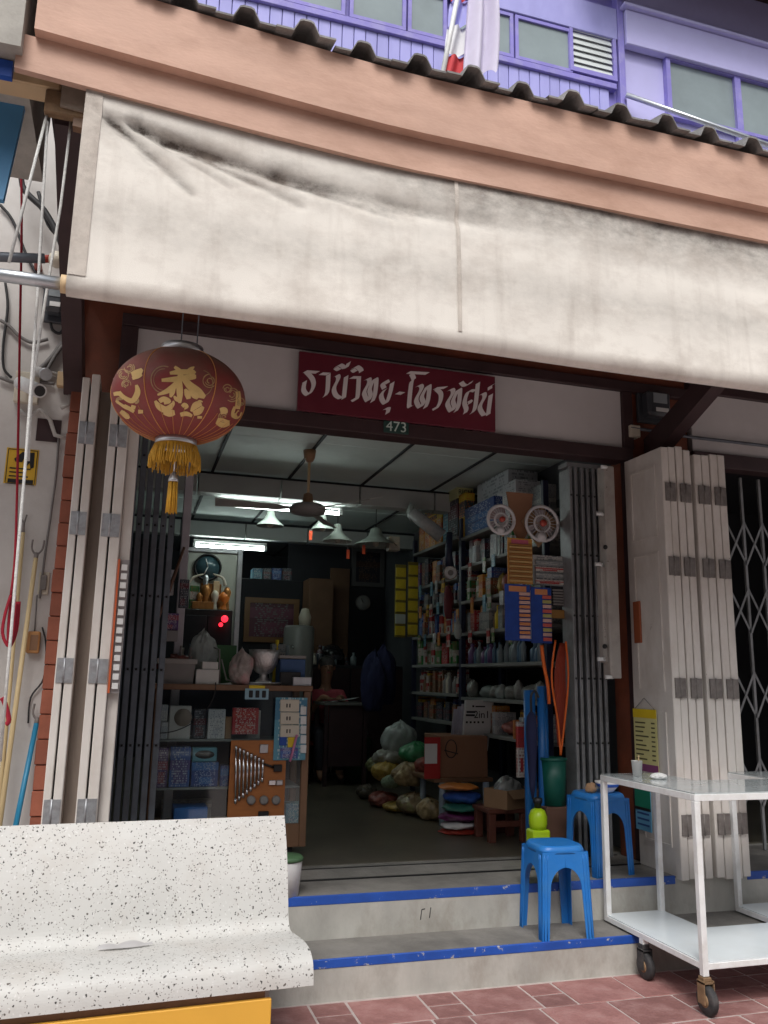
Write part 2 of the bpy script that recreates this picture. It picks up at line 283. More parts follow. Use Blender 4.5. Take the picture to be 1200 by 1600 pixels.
# ------------------------------------------------------------------ mesh helpers
class MB:
    def __init__(s): s.v = []; s.f = []; s.sm = []
    def add(s, vs, fs, smooth=False):
        o = len(s.v); s.v += [tuple(v) for v in vs]
        for f in fs: s.f.append(tuple(i+o for i in f)); s.sm.append(smooth)
        return s
    def box(s, x0, x1, y0, y1, z0, z1, b=0.):
        x0, x1 = min(x0, x1), max(x0, x1); y0, y1 = min(y0, y1), max(y0, y1); z0, z1 = min(z0, z1), max(z0, z1)
        b = min(b, (x1-x0)*.45, (y1-y0)*.45, (z1-z0)*.45)
        if b <= 0:
            vs = [(x, y, z) for x in (x0, x1) for y in (y0, y1) for z in (z0, z1)]
            return s.add(vs, [(0, 1, 3, 2), (4, 6, 7, 5), (0, 4, 5, 1), (2, 3, 7, 6), (0, 2, 6, 4), (1, 5, 7, 3)])
        vs = []; idx = {}
        for i, x in enumerate((x0, x1)):
            for j, y in enumerate((y0, y1)):
                for k, z in enumerate((z0, z1)):
                    sx, sy, sz = (1, -1)[i], (1, -1)[j], (1, -1)[k]
                    idx[i, j, k, 0] = len(vs); vs.append((x, y+sy*b, z+sz*b))
                    idx[i, j, k, 1] = len(vs); vs.append((x+sx*b, y, z+sz*b))
                    idx[i, j, k, 2] = len(vs); vs.append((x+sx*b, y+sy*b, z))
        F = []
        for i in (0, 1):
            q = [idx[i, 0, 0, 0], idx[i, 1, 0, 0], idx[i, 1, 1, 0], idx[i, 0, 1, 0]]; F.append(q if i else q[::-1])
            q = [idx[0, i, 0, 1], idx[1, i, 0, 1], idx[1, i, 1, 1], idx[0, i, 1, 1]]; F.append(q[::-1] if i else q)
            q = [idx[0, 0, i, 2], idx[1, 0, i, 2], idx[1, 1, i, 2], idx[0, 1, i, 2]]; F.append(q if i else q[::-1])
        for a in (0, 1):
            for c in (0, 1):
                F.append([idx[a, c, 0, 0], idx[a, c, 0, 1], idx[a, c, 1, 1], idx[a, c, 1, 0]][::1 if a == c else -1])
                F.append([idx[a, 0, c, 0], idx[a, 0, c, 2], idx[a, 1, c, 2], idx[a, 1, c, 0]][::-1 if a == c else 1])
                F.append([idx[0, a, c, 1], idx[0, a, c, 2], idx[1, a, c, 2], idx[1, a, c, 1]][::1 if a == c else -1])
        for i in (0, 1):
            for j in (0, 1):
                for k in (0, 1):
                    F.append([idx[i, j, k, 0], idx[i, j, k, 1], idx[i, j, k, 2]][::1 if (i+j+k) % 2 else -1])
        return s.add(vs, F)
    def tube(s, pts, r, n=8, cap=True, smooth=True):
        pts = [Vector(p) for p in pts]; m = len(pts)
        rs = r if isinstance(r, (list, tuple)) else [r]*m
        vs = []; up = None
        for i, p in enumerate(pts):
            t = (pts[min(i+1, m-1)]-pts[max(i-1, 0)]).normalized()
            if up is None: up = Vector((0, 0, 1)) if abs(t.z) < .9 else Vector((1, 0, 0))
            a = t.cross(up).normalized(); b = a.cross(t).normalized(); up = b
            for k in range(n):
                q = 2*math.pi*k/n; vs.append(p+(a*math.cos(q)+b*math.sin(q))*rs[i])
        fs = [(i*n+k, i*n+(k+1) % n, (i+1)*n+(k+1) % n, (i+1)*n+k) for i in range(m-1) for k in range(n)]
        s.add(vs, fs, smooth)
        if cap:
            o = len(s.v)-m*n
            s.f.append(tuple(o+k for k in range(n))[::-1]); s.sm.append(False)
            s.f.append(tuple(o+(m-1)*n+k for k in range(n))); s.sm.append(False)
        return s
    def lathe(s, prof, c=(0, 0, 0), n=24, axis='z', smooth=True, cap=True):
        vs = []
        for r, h in prof:
            for k in range(n):
                q = 2*math.pi*k/n; a, b = r*math.cos(q), r*math.sin(q)
                v = (a, b, h) if axis == 'z' else ((a, h, b) if axis == 'y' else (h, a, b))
                vs.append((v[0]+c[0], v[1]+c[1], v[2]+c[2]))
        m = len(prof)
        fs = [(i*n+k, i*n+(k+1) % n, (i+1)*n+(k+1) % n, (i+1)*n+k) for i in range(m-1) for k in range(n)]
        o = len(s.v); s.add(vs, fs, smooth)
        if cap:
            if prof[0][0] > 1e-5: s.f.append(tuple(o+k for k in range(n))[::-1]); s.sm.append(False)
            if prof[-1][0] > 1e-5: s.f.append(tuple(o+(m-1)*n+k for k in range(n))); s.sm.append(False)
        return s
    def prism(s, poly, d, axis='y', at=0.):
        """poly in the plane across axis; extruded from at to at+d"""
        n = len(poly)
        def pt(a, b, h): return (a, h, b) if axis == 'y' else ((h, a, b) if axis == 'x' else (a, b, h))
        vs = [pt(a, b, at) for a, b in poly]+[pt(a, b, at+d) for a, b in poly]
        fs = [tuple(range(n)), tuple(range(2*n-1, n-1, -1))]+[(i, i+n, (i+1) % n+n, (i+1) % n) for i in range(n)]
        return s.add(vs, fs)
    def grid(s, fn, nu, nv, smooth=True):
        vs = [fn(i/nu, j/nv) for j in range(nv+1) for i in range(nu+1)]
        fs = [(j*(nu+1)+i, j*(nu+1)+i+1, (j+1)*(nu+1)+i+1, (j+1)*(nu+1)+i) for j in range(nv) for i in range(nu)]
        return s.add(vs, fs, smooth)
    def blob(s, c, r, nu=16, nv=10, amp=.2, seed=0, flat=True):
        rng = random.Random(seed); ph = [(rng.uniform(0, 6.28), rng.uniform(1, 5), rng.uniform(1, 6), rng.uniform(.4, 1)) for _ in range(7)]
        vs = []
        for j in range(nv+1):
            th = math.pi*j/nv
            for i in range(nu):
                q = 2*math.pi*i/nu
                k = 1+amp*sum(a*math.sin(round(b)*q+round(d)*th+p) for p, b, d, a in ph)/3
                vs.append((c[0]+r[0]*k*math.sin(th)*math.cos(q), c[1]+r[1]*k*math.sin(th)*math.sin(q), c[2]+max(-r[2]*.8, -r[2]*k*math.cos(th)) if flat else c[2]-r[2]*k*math.cos(th)))
        fs = [(j*nu+i, j*nu+(i+1) % nu, (j+1)*nu+(i+1) % nu, (j+1)*nu+i) for j in range(nv) for i in range(nu)]
        return s.add(vs, fs, True)
    def bag(s, c, r, seed=0, nu=44, nv=28, knot=True):
        """crumpled plastic bag: lumpy body with sharp creases running to a gathered top"""
        rng = random.Random(seed); ph = [(rng.uniform(0, 6.28), rng.randint(1, 4), rng.randint(1, 4), rng.uniform(.4, 1)) for _ in range(6)]
        cr = [(rng.uniform(0, 6.28), rng.randint(4, 11), rng.randint(-5, 6), rng.uniform(.5, 1)) for _ in range(7)]
        vs = []
        for j in range(nv+1):
            th = math.pi*j/nv
            for i in range(nu):
                q = 2*math.pi*i/nu
                k = 1+.1*sum(a*math.sin(b*q+d*th+p) for p, b, d, a in ph)/2
                k -= .075*sum(a*(1-abs(math.sin((b*q+d*th*1.3+p)/2)))**3 for p, b, d, a in cr)
                st = math.sin(th)
                if knot and th > 2.35: st *= max(.3, 1-(th-2.35)*.9)
                z = -r[2]*k*math.cos(th)
                if knot and th > 2.6: z += r[2]*.12*(th-2.6)
                vs.append((c[0]+r[0]*k*st*math.cos(q), c[1]+r[1]*k*st*math.sin(q), c[2]+max(-r[2]*.8, z)))
        fs = [(j*nu+i, j*nu+(i+1) % nu, (j+1)*nu+(i+1) % nu, (j+1)*nu+i) for j in range(nv) for i in range(nu)]
        return s.add(vs, fs, True)
    def mesh(s, off=(0, 0, 0)):
        me = bpy.data.meshes.new('m')
        me.from_pydata([(v[0]-off[0], v[1]-off[1], v[2]-off[2]) for v in s.v], [], s.f)
        me.polygons.foreach_set('use_smooth', s.sm); me.update()
        return me

WORLDOFF = {}
def tag(o, label=None, cat=None, group=None, kind=None):
    if label: o['label'] = label
    if cat: o['category'] = cat
    if group: o['group'] = group
    if kind: o['kind'] = kind
    return o
def thing(name, label, cat, loc=(0, 0, 0), group=None, rz=0, local=False, rx=0, ry=0):
    o = bpy.data.objects.new(name, None); COL.objects.link(o); o.location = loc; o.rotation_euler = (rx, ry, rz)
    o.empty_display_size = .05
    WORLDOFF[o.name] = (0, 0, 0) if local else tuple(loc)
    return tag(o, label, cat, group)
def part(name, mb, m, parent, label=None, kind=None):
    off = WORLDOFF[parent.name]
    me = mb.mesh(off) if isinstance(mb, MB) else mb
    if not me.materials: me.materials.append(m)
    o = bpy.data.objects.new(name, me); COL.objects.link(o); o.parent = parent
    WORLDOFF[o.name] = off
    if label: o['label'] = label
    if kind: o['kind'] = kind
    return o
def single(name, mb, m, label=None, cat=None, group=None, kind=None, loc=None, rot=(0, 0, 0), local=False):
    if loc is None:
        a = np.array(mb.v); loc = ((a[:, 0].min()+a[:, 0].max())/2, (a[:, 1].min()+a[:, 1].max())/2, a[:, 2].min())
    me = mb.mesh((0, 0, 0) if local else loc); me.materials.append(m)
    o = bpy.data.objects.new(name, me); COL.objects.link(o); o.location = loc; o.rotation_euler = rot
    WORLDOFF[o.name] = (0, 0, 0) if local else tuple(loc)
    return tag(o, label, cat, group, kind)
def struct(name, mb, m): return single(name, mb, m, kind='structure', loc=(0, 0, 0))
def copy_tree(o, parent=None):
    c = o.copy(); COL.objects.link(c); c.parent = parent; WORLDOFF[c.name] = WORLDOFF[o.name]
    for ch in list(o.children): copy_tree(ch, c)
    return c
def text_mesh(body, size, ext=.001, align='CENTER'):
    cu = bpy.data.curves.new('t', 'FONT'); cu.body = body; cu.size = size; cu.extrude = ext; cu.align_x = align; cu.align_y = 'CENTER'
    ob = bpy.data.objects.new('t', cu); COL.objects.link(ob); bpy.context.view_layer.update()
    me = bpy.data.meshes.new_from_object(ob.evaluated_get(bpy.context.evaluated_depsgraph_get()))
    bpy.data.objects.remove(ob); return me
def letter(name, body, size, loc, m, parent, rot=(R(90), 0, 0), sx=1.):
    me = text_mesh(body, size); mt = Matrix.LocRotScale(Vector(loc)-Vector(WORLDOFF[parent.name]), __import__('mathutils').Euler(rot), (sx, 1, 1)); me.transform(mt)
    me.materials.clear(); me.materials.append(m)
    o = bpy.data.objects.new(name, me); COL.objects.link(o); o.parent = parent; WORLDOFF[o.name] = WORLDOFF[parent.name]
    return o
def catmull(pts, n=6):
    if len(pts) < 3: return [tuple(pts[0][k]+(pts[-1][k]-pts[0][k])*i/n for k in range(len(pts[0]))) for i in range(n+1)]
    P_ = [pts[0]]+list(pts)+[pts[-1]]; out = []
    for i in range(1, len(P_)-2):
        for t in range(n):
            u = t/n; q = []
            for k in range(len(pts[0])):
                a, b, c, d = P_[i-1][k], P_[i][k], P_[i+1][k], P_[i+2][k]
                q.append(.5*(2*b+(c-a)*u+(2*a-5*b+4*c-d)*u*u+(3*b-a-3*c+d)*u**3))
            out.append(tuple(q))
    out.append(tuple(pts[-1])); return out
def pr(x0, y0, x1, y1, Y):
    """pixel rectangle -> x0,x1,z0,z1 on the plane Y (mean of the corners)"""
    a, b, c, d = ony(x0, y0, Y), ony(x1, y0, Y), ony(x0, y1, Y), ony(x1, y1, Y)
    return (a.x+c.x)/2, (b.x+d.x)/2, (c.z+d.z)/2, (a.z+b.z)/2

# ------------------------------------------------------------------ setting
Z1, Z2, YS1, YS2, YF = .186, .397, 4.222, 4.53, 4.95
EAVE = 3.0
g = MB(); g.add([(-300, -300, -.03), (300, -300, -.03), (300, 300, -.03), (-300, 300, -.03)], [(0, 1, 2, 3)])
struct('ground', g, M_GROUND)
pv = struct('pavement', MB().box(-6, 9, -1.2, YS1+.02, -.028, -.0032), M_JOINT)
# stamped red paving: ashlar pattern of big and small slabs, each its own piece
def ashlar(x0, x1, y0, y1, rng):
    out = []; y = y0
    while y < y1-.02:
        h = .30; x = x0-rng.uniform(0, .3)
        while x < x1:
            k = rng.random()
            if k < .42: out.append((x, x+.36, y, y+h)); x += .36
            elif k < .75:
                out.append((x, x+.18, y, y+.15)); out.append((x, x+.18, y+.15, y+h)); x += .18
            else:
                out.append((x, x+.36, y, y+.15)); out.append((x, x+.18, y+.15, y+h)); out.append((x+.18, x+.36, y+.15, y+h)); x += .36
        y += h
    return out
rngp = random.Random(11); tiles = []
shapes = {}
for (a, b, c, d) in ashlar(.1, 4.6, YS1-.02-.3*5, YS1-.02, rngp):
    key = (round(b-a, 2), round(d-c, 2))
    if key not in shapes:
        j = .006; mb = MB().box(j, key[0]-j, j, key[1]-j, -.02, .0, .0025); me = mb.mesh(); me.materials.append(M_TILE); shapes[key] = me
    o = bpy.data.objects.new('paving_slab', shapes[key]); COL.objects.link(o); o.parent = pv
    o.location = (a, c, rngp.uniform(-.0015, .0015)); o.rotation_euler = (0, 0, rngp.uniform(-.006, .006))
# steps
s1 = struct('lower_step', MB().box(-4, 9, YS1, YS2+.02, -.02, Z1-.012), M_RISER)
part('tread', MB().box(-4, 9, YS1+.002, YS2+.01, Z1-.012, Z1-.002), M_TREAD, s1)
part('painted_edge', MB().box(-4, 3.04, YS1-.003, YS1+.012, Z1-.042, Z1, .003), M_CHIP, s1)
part('painted_edge', MB().box(3.04, 9, YS1-.003, YS1+.012, Z1-.036, Z1, .003), M_CHIP, s1)
s2 = struct('upper_step', MB().box(-4, 9, YS2, YF+.4, -.02, Z2-.012), M_RISER)
part('tread', MB().box(-4, 9, YS2+.002, YF+.3, Z2-.012, Z2-.003), M_TREAD, s2)
part('painted_edge', MB().box(-4, 3.21, YS2-.003, YS2+.014, Z2-.046, Z2, .003), M_CHIP, s2)
part('painted_edge', MB().box(3.72, 9, YS2-.003, YS2+.014, Z2-.046, Z2, .003), M_CHIP, s2)
# scratched mark on the riser
mk = MB()
for (x0, y0, x1, y1) in ((659, 1421, 657, 1437), (659, 1421, 664, 1420), (673, 1418, 671, 1434)):
    a, b = ony(x0, y0, YS2-.002), ony(x1, y1, YS2-.002); mk.tube([a, b], .0022, 5)
part('scratched_mark', mk, M_BLACK, s2)
fl = struct('shop_floor', MB().box(-.3, 3.45, YF+.3, 12.6, -.02, Z2-.002), M_FLOOR)
tr = MB()
for yy in (4.86, 5.13): tr.box(-.1, 3.2, yy, yy+.016, Z2-.003, Z2+.004)
part('door_rail', tr, M_BLACK, fl)
part('rail_sill', MB().box(-.1, 3.2, 4.88, 5.125, Z2-.004, Z2+.002), M_TREAD, fl)

# ------------------------------------------------------------------ the shophouse
sh = thing('shophouse', 'two-storey shophouse with purple boarded upper floor, salmon eave board and white transom panels', 'building', (1.5, YF, 0))
def bpart(name, m, *b, bev=0., **k): return part(name, MB().box(*b, bev), m, sh, **k)
XL, XR = -.13, 3.235
zlb = 3.037; zpt = 3.555; zpb = 3.13
# red-brown boarded wall above the opening and at the sides
bpart('transom_wall', M_REDWOOD, -.405, 3.80, YF+.02, YF+.12, zlb+.01, 4.75)
bpart('side_post', M_REDWOOD, 3.24, 3.78, YF+.03, YF+.2, Z2, zlb+.009)
bpart('side_post', M_REDWOOD, -.405, -.14, YF+.03, YF+.2, Z2, zlb+.009)
# dark frame members
bpart('lintel', M_DARKWOOD, -.17, 3.30, YF-.045, YF+.10, zlb, zpb, bev=.004)
bpart('head_rail', M_DARKWOOD, -.17, 3.80, YF-.035, YF+.019, zpt, zpt+.075, bev=.004)
bpart('frame_post', M_DARKWOOD, -.17, -.075, YF-.03, YF+.019, zpb+.001, zpt-.001, bev=.004)
bpart('frame_post', M_DARKWOOD, XR+.005, XR+.085, YF-.03, YF+.019, zpb+.001, zpt-.001, bev=.004)
bpart('door_jamb', M_DARKWOOD, XR+.003, XR+.085, YF-.03, YF+.029, Z2, zlb-.001, bev=.004)
bpart('white_transom_panel', M_PANEL, -.073, .93, YF-.004, YF+.018, zpb+.002, zpt-.002)
bpart('white_transom_panel', M_PANEL, .932, 2.2, YF-.004, YF+.018, zpb+.002, zpt-.002)
bpart('white_transom_panel', M_PANEL, 2.202, XR+.003, YF-.004, YF+.018, zpb+.002, zpt-.002)
# carved brackets under the sign on the lintel
for px in (492, 541, 711, 747):
    X = ony(px, 665, YF-.06).x; wd = .07 if px in (541, 711) else .03
    part('lintel_bracket', MB().prism([(X-wd, zpb-.002), (X+wd, zpb-.002), (X+wd*.9, zpb+.05), (X+wd*.5, zpb+.06), (X-wd*.5, zpb+.06), (X-wd*.9, zpb+.05)], .03, 'y', YF-.045), M_DARKWOOD, sh)
# inside shell
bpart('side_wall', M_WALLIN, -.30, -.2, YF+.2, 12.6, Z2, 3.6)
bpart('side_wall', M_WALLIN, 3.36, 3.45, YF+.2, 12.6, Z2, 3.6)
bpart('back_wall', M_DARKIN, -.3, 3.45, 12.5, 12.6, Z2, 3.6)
CZ = 3.32
xs = [-.2, .62, 1.32, 2.02, 2.72, 3.36]; ys = [YF+.125, 6.2, 7.42, 8.7, 9.8, 11.0, 12.5]
for i in range(len(xs)-1):
    for j in range(len(ys)-1):
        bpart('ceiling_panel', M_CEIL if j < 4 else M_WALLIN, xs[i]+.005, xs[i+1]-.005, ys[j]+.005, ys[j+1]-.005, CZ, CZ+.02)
for i in range(1, len(xs)-1): bpart('ceiling_batten', M_DARKIN, xs[i]-.012, xs[i]+.012, YF+.13, 12.5, CZ-.012, CZ-.001)
for yb in (7.42, 9.8):
    xx = [-.2, .5, 1.25, 2.0, 2.75, 3.36]
    for i in range(5): bpart('beam_panel', M_BEAM, xx[i]+.008, xx[i+1]-.008, yb, yb+.16, CZ-.2, CZ-.014)
    bpart('beam_batten', M_DARKIN, -.2, 3.36, yb-.008, yb-.001, CZ-.03, CZ-.013)
# eave: two salmon boards with a step between them (they rise a little at the old left end)
def sag(x): return .09*max(0., (.95-x)/1.5)**1.15
def board(name, yf, yb, zb, zt, m, x0=-.56, x1=6.5, n=36):
    mb = MB(); vs = []
    for i in range(n+1):
        x = x0+(x1-x0)*i/n; d = sag(x)
        vs += [(x, yf, zb+d), (x, yf, zt+d), (x, yb, zt+d), (x, yb, zb+d)]
    fs = []
    for i in range(n):
        a, b = i*4, (i+1)*4
        for k in range(4): fs.append((a+k, b+k, b+(k+1) % 4, a+(k+1) % 4))
    fs += [(0, 1, 2, 3), (n*4+3, n*4+2, n*4+1, n*4)]
    mb.add(vs, fs); return part(name, mb, m, sh)
board('eave_board', EAVE-.045, EAVE+.03, 3.765, 4.035, M_FASCIA, x0=-.50)
board('eave_board', EAVE, EAVE+.03, 3.615, 3.764, M_FASCIA)
board('eave_batten', EAVE+.095, EAVE+.135, 3.50, 3.70, M_WOOD, x0=-.35)
M_OLDWOOD = mat('old_grey_wood', (.30, .24, .19), .8, .3, 6, .2, 40, dirt=(.1, .08, .06), damt=.7, dscale=5)
board('eave_batten', EAVE+.08, EAVE+.094, 3.56, 3.72, M_OLDWOOD, x0=-.40)
board('soffit', EAVE+.14, YF+.02, 3.86, 3.88, M_DARKWOOD, x0=-.5)
# roof tiles: low trapezoid ribs, each tile an object
def tilemesh():
    W, L_ = .246, .66; prof = [(0, 0), (.070, .0), (.095, .05), (.108, .056), (.138, .056), (.151, .05), (.176, 0), (W, 0)]
    mb = MB(); n = len(prof); t = .009; vs = []
    for yy, zz in ((0, 0), (L_, L_*.33)):
        for x, h in prof: vs.append((x, yy, h+zz))
        for x, h in prof: vs.append((x, yy, h+zz-t))
    fs = []
    for i in range(n-1):
        fs += [(i, i+1, 2*n+i+1, 2*n+i), (n+i+1, n+i, 3*n+i, 3*n+i+1), (i+1, i, n+i, n+i+1), (2*n+i, 2*n+i+1, 3*n+i+1, 3*n+i)]
    mb.add(vs, fs); me = mb.mesh(); me.materials.append(M_ROOF); return me
tm = tilemesh(); rr = random.Random(3)
for i in range(27):
    for j in range(4):
        o = bpy.data.objects.new('roof_tile', tm); COL.objects.link(o); o.parent = sh
        x = -.58+i*.2425
        o.location = (x-1.5+rr.uniform(-.003, .003), EAVE-.09+j*.6-YF+rr.uniform(-.012, .012), 4.045+sag(x+.12)+j*.6*.33+j*.012+rr.uniform(-.004, .004)); o.rotation_euler = (0, 0, rr.uniform(-.008, .008))
# diagonal eave struts
for X in (-.40, 3.47):
    a = Vector((X, YF, 3.10)); b = Vector((X, 3.35, 3.85)); d = (b-a).normalized(); nrm = Vector((0, -d.z, d.y))
    mb = MB(); w2 = .05; h = .07
    pl = [a+nrm*h, a-nrm*h+d*.12, a-nrm*h*1.6+d*.02, b-nrm*h, b+nrm*h]
    pl = [a+Vector((0, 0, .12)), a+Vector((0, 0, -.02)), a+Vector((0, -.10, -.04)), a+Vector((0, -.2, .02)), b-nrm*.0+Vector((0, 0, -.11)), b]
    mb.prism([(p.y, p.z) for p in pl], w2*2, 'x', X-w2); part('eave_strut', mb, M_DARKWOOD, sh)

# upper floor
UY = 5.1
bpart('upper_wall', M_DPURPLE, -1.0, 3.45, UY+.05, UY+.25, 4.6, 8.2)
zr = ony(810, 97, UY).z                      # window sill rail
xp0, xp1 = .0-.95, ony(963, 120, UY).x
npl = int((xp1-xp0)/.088)
for i in range(npl):
    x = xp0+i*.088; bpart('wall_plank', M_PURPLE, x+.0025, x+.0855, UY+.018+rr.uniform(0, .004), UY+.049, 4.75, zr-.03, bev=.003)
bpart('sill_rail', M_DPURPLE, xp0, xp1, UY-.005, UY+.05, zr-.029, zr+.025, bev=.004)
xpost = ony(970, 100, UY).x
bpart('corner_post', M_DPURPLE, xpost-.025, xpost+.03, UY-.02, UY+.06, 4.6, ony(965, 20, UY).z+.2, bev=.004)
def win(x0, x1, z0, z1, panes=1, m=M_FROST):
    f = MB(); t = .028
    f.box(x0, x1, UY-.004, UY+.03, z0, z0+t).box(x0, x1, UY-.004, UY+.03, z1-t, z1).box(x0, x0+t, UY-.004, UY+.03, z0+t, z1-t).box(x1-t, x1, UY-.004, UY+.03, z0+t, z1-t)
    o = part('window', f, M_DPURPLE, sh); part('pane', MB().box(x0+t, x1-t, UY+.012, UY+.018, z0+t, z1-t), m, o); return o
ztop = 7.1
for (a, b) in ((440, 540), (545, 636), (637, 700), (706, 766), (768, 804), (805, 895)):
    win(ony(a, 60, UY).x, ony(b, 60, UY).x-.01, zr+.026, zr+.42)
# louvre window
lx0, lx1, lz0, lz1 = pr(895, 45, 957, 112, UY)
o = part('window', MB().box(lx0, lx1, UY-.01, UY+.03, lz0-.04, lz0).box(lx0, lx1, UY-.01, UY+.03, lz1, lz1+.03).box(lx0-.03, lx0, UY-.01, UY+.03, lz0-.04, lz1+.03).box(lx1, lx1+.03, UY-.01, UY+.03, lz0-.04, lz1+.03), M_DPURPLE, sh)
part('backing', MB().box(lx0, lx1, UY+.035, UY+.04, lz0, lz1), M_LOUV, o)
nl = 7
for i in range(nl):
    z = lz0+(lz1-lz0)*(i+.0)/nl; dz = (lz1-lz0)/nl*1.04
    part('louvre_slat', MB().add([(lx0+.004, UY+.002, z), (lx1-.004, UY+.002, z), (lx1-.004, UY+.02, z+dz), (lx0+.004, UY+.02, z+dz), (lx0+.004, UY+.005, z-.002), (lx1-.004, UY+.005, z-.002), (lx1-.004, UY+.023, z+dz-.002), (lx0+.004, UY+.023, z+dz-.002)], [(0, 1, 2, 3), (7, 6, 5, 4), (0, 4, 5, 1), (2, 6, 7, 3)]), M_LOUV, o)
bpart('head_band', M_PURPLE, xp0, xp1+.02, UY-.012, UY+.045, zr+.43, zr+.72, bev=.004)

# ------------------------------------------------------------------ neighbour on the right
nb = thing('neighbour_shop', 'neighbouring shop with lilac upper wall, white transom and dark opening behind a scissor gate', 'building', (5.3, YF, 0))
def npart(name, m, *b, bev=0., **k): return part(name, MB().box(*b, bev), m, nb, **k)
npart('transom_panel', M_PANEL, 3.83, 7.5, YF, YF+.05, 3.17, 3.62)
npart('transom_wall', M_REDWOOD, 3.81, 7.5, YF+.02, YF+.12, 3.70, 4.75)
npart('head_rail', M_DARKWOOD, 3.81, 7.5, YF-.03, YF+.06, 3.621, 3.70, bev=.004)
npart('lintel', M_DARKWOOD, 3.81, 7.5, YF-.04, YF+.08, 3.06, 3.169, bev=.004)
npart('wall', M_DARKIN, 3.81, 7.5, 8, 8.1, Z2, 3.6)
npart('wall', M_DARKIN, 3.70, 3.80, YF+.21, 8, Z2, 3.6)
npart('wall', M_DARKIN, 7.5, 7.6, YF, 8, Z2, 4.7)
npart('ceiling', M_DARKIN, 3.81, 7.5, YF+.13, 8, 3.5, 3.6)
npart('floor_slab', M_FLOOR, 3.46, 7.5, YF+.41, 8, .2, Z2-.003)
npart('upper_wall', M_LILAC, xpost+.035, 8, UY+.03, UY+.25, 4.6, 8.2)
wx0 = ony(1040, 130, UY).x; zwt = ony(1045, 95, UY).z; zwb = ony(1045, 178, UY).z; zlb2 = ony(1045, 215, UY).z
f = MB(); wx1 = wx0+1.6; t = .05
f.box(wx0, wx1, UY-.02, UY+.029, zwt, zwt+t).box(wx0, wx1, UY-.02, UY+.029, zwb-t*.6, zwb)
f.box(wx0-.0, wx0+.04, UY-.02, UY+.029, zlb2-.5, zwb-t*.6-.001).box(wx0, wx0+.04, UY-.02, UY+.029, zwb+.001, zwt-.001)
xm = [ony(1150, 130, UY).x+k*.56 for k in range(2)]
for x in xm: f.box(x-.03, x+.03, UY-.02, UY+.029, zwb+.001, zwt-.001).box(x-.03, x+.03, UY-.02, UY+.029, zlb2-.5, zwb-t*.6-.001)
o = part('window', f, M_DPURPLE, nb)
xa = [wx0+.04]+[x+.03 for x in xm]; xb = [x-.03 for x in xm]+[wx1]
for a, b in zip(xa, xb):
    part('pane', MB().box(a, b, UY+.01, UY+.016, zwb, zwt), M_FROST, o)
    for k in range(6):
        z = zlb2-.48+k*.085
        if z+.08 < zwb-t*.6: part('louvre_slat', MB().box(a+.003, b-.003, UY-.012+.0, UY+.02, z, z+.075), M_LOUV, o)
zb0 = ony(978, 75, UY).z; zb1 = ony(978, 22, UY).z
npart('band_beam', M_LILAC, xpost+.035, 8, UY-.05, UY+.02, zb0, zb1, bev=.006)
npart('band_cap', M_LILAC, xpost+.0, 8, UY-.09, UY+.02, zb1+.001, zb1+.03, bev=.006)
# dark boarded eave above it
for i in range(22):
    x = xpost-.4+i*.15; npart('eave_slat', M_DARKWOOD, x, x+.125, UY-.42, UY-.39, zb1+.18, zb1+.62, bev=.004)
npart('eave_rail', M_DARKWOOD, xpost-.5, 8, UY-.385, UY-.33, zb1+.25, zb1+.32)
npart('eave_rail', M_DARKWOOD, xpost-.5, 8, UY-.385, UY-.33, zb1+.5, zb1+.57)
npart('eave_soffit', M_DARKWOOD, xpost-.5, 8, UY-.33, UY+.03, zb1+.55, zb1+.57)
pp = [ony(978, 148, 5.05), ony(1210, 236, 4.75)]
pp[1].x += (pp[1].x-pp[0].x)*.3; pp[1].z += -.0
pi = single('galvanised_pipe', MB().tube(pp, .02, 10), M_GALV, 'galvanised pipe reaching out from the lilac wall below the window', 'pipe')
# wire along the white transom
single('transom_cable', MB().tube([ony(985, 668, YF-.05), ony(1080, 683, YF-.05), ony(1200, 697, YF-.05), Vector((6, YF-.05, 3.38))], .012, 6), M_STEELBLUE, 'grey conduit running along the white transom beside the meter', 'conduit')

# ------------------------------------------------------------------ neighbour on the left
nl_ = thing('neighbour_house', 'white plastered house wall with cables and a security camera', 'building', (-2, YF, 0))
part('wall', MB().box(-4, -.409, YF-.06, YF+.3, 0, 5.2), M_WHITEWALL, nl_)
part('concrete_eave', MB().prism([(-4, ony(40, 60, 3.0).z-.12), (ony(38, 60, 3.0).x, ony(38, 88, 3.0).z), (ony(45, 0, 3.0).x, ony(45, 0, 3.).z), (ony(45, 0, 3.).x+.02, 4.6), (-4, 4.6)], .9, 'y', EAVE-.05), M_CONC, nl_)
part('eave_plank', MB().box(-3, ony(18, 95, EAVE).x, EAVE+.03, EAVE+.06, ony(10, 110, EAVE).z, ony(10, 85, EAVE).z), M_BLUEP, nl_)
part('wall_opening', MB().box(*pr(57, 655, 95, 690, YF-.065)[:2], YF-.066, YF-.061, *pr(57, 655, 95, 690, YF-.065)[2:]), M_DARKWOOD, nl_)
be = ony(97, 140, EAVE+.15)
part('eave_beam', MB().box(-3, be.x, EAVE+.1, EAVE+.2, be.z-.04, be.z+.05, .006), M_CREAM, nl_)
bx0 = ony(40, 160, 3.3)
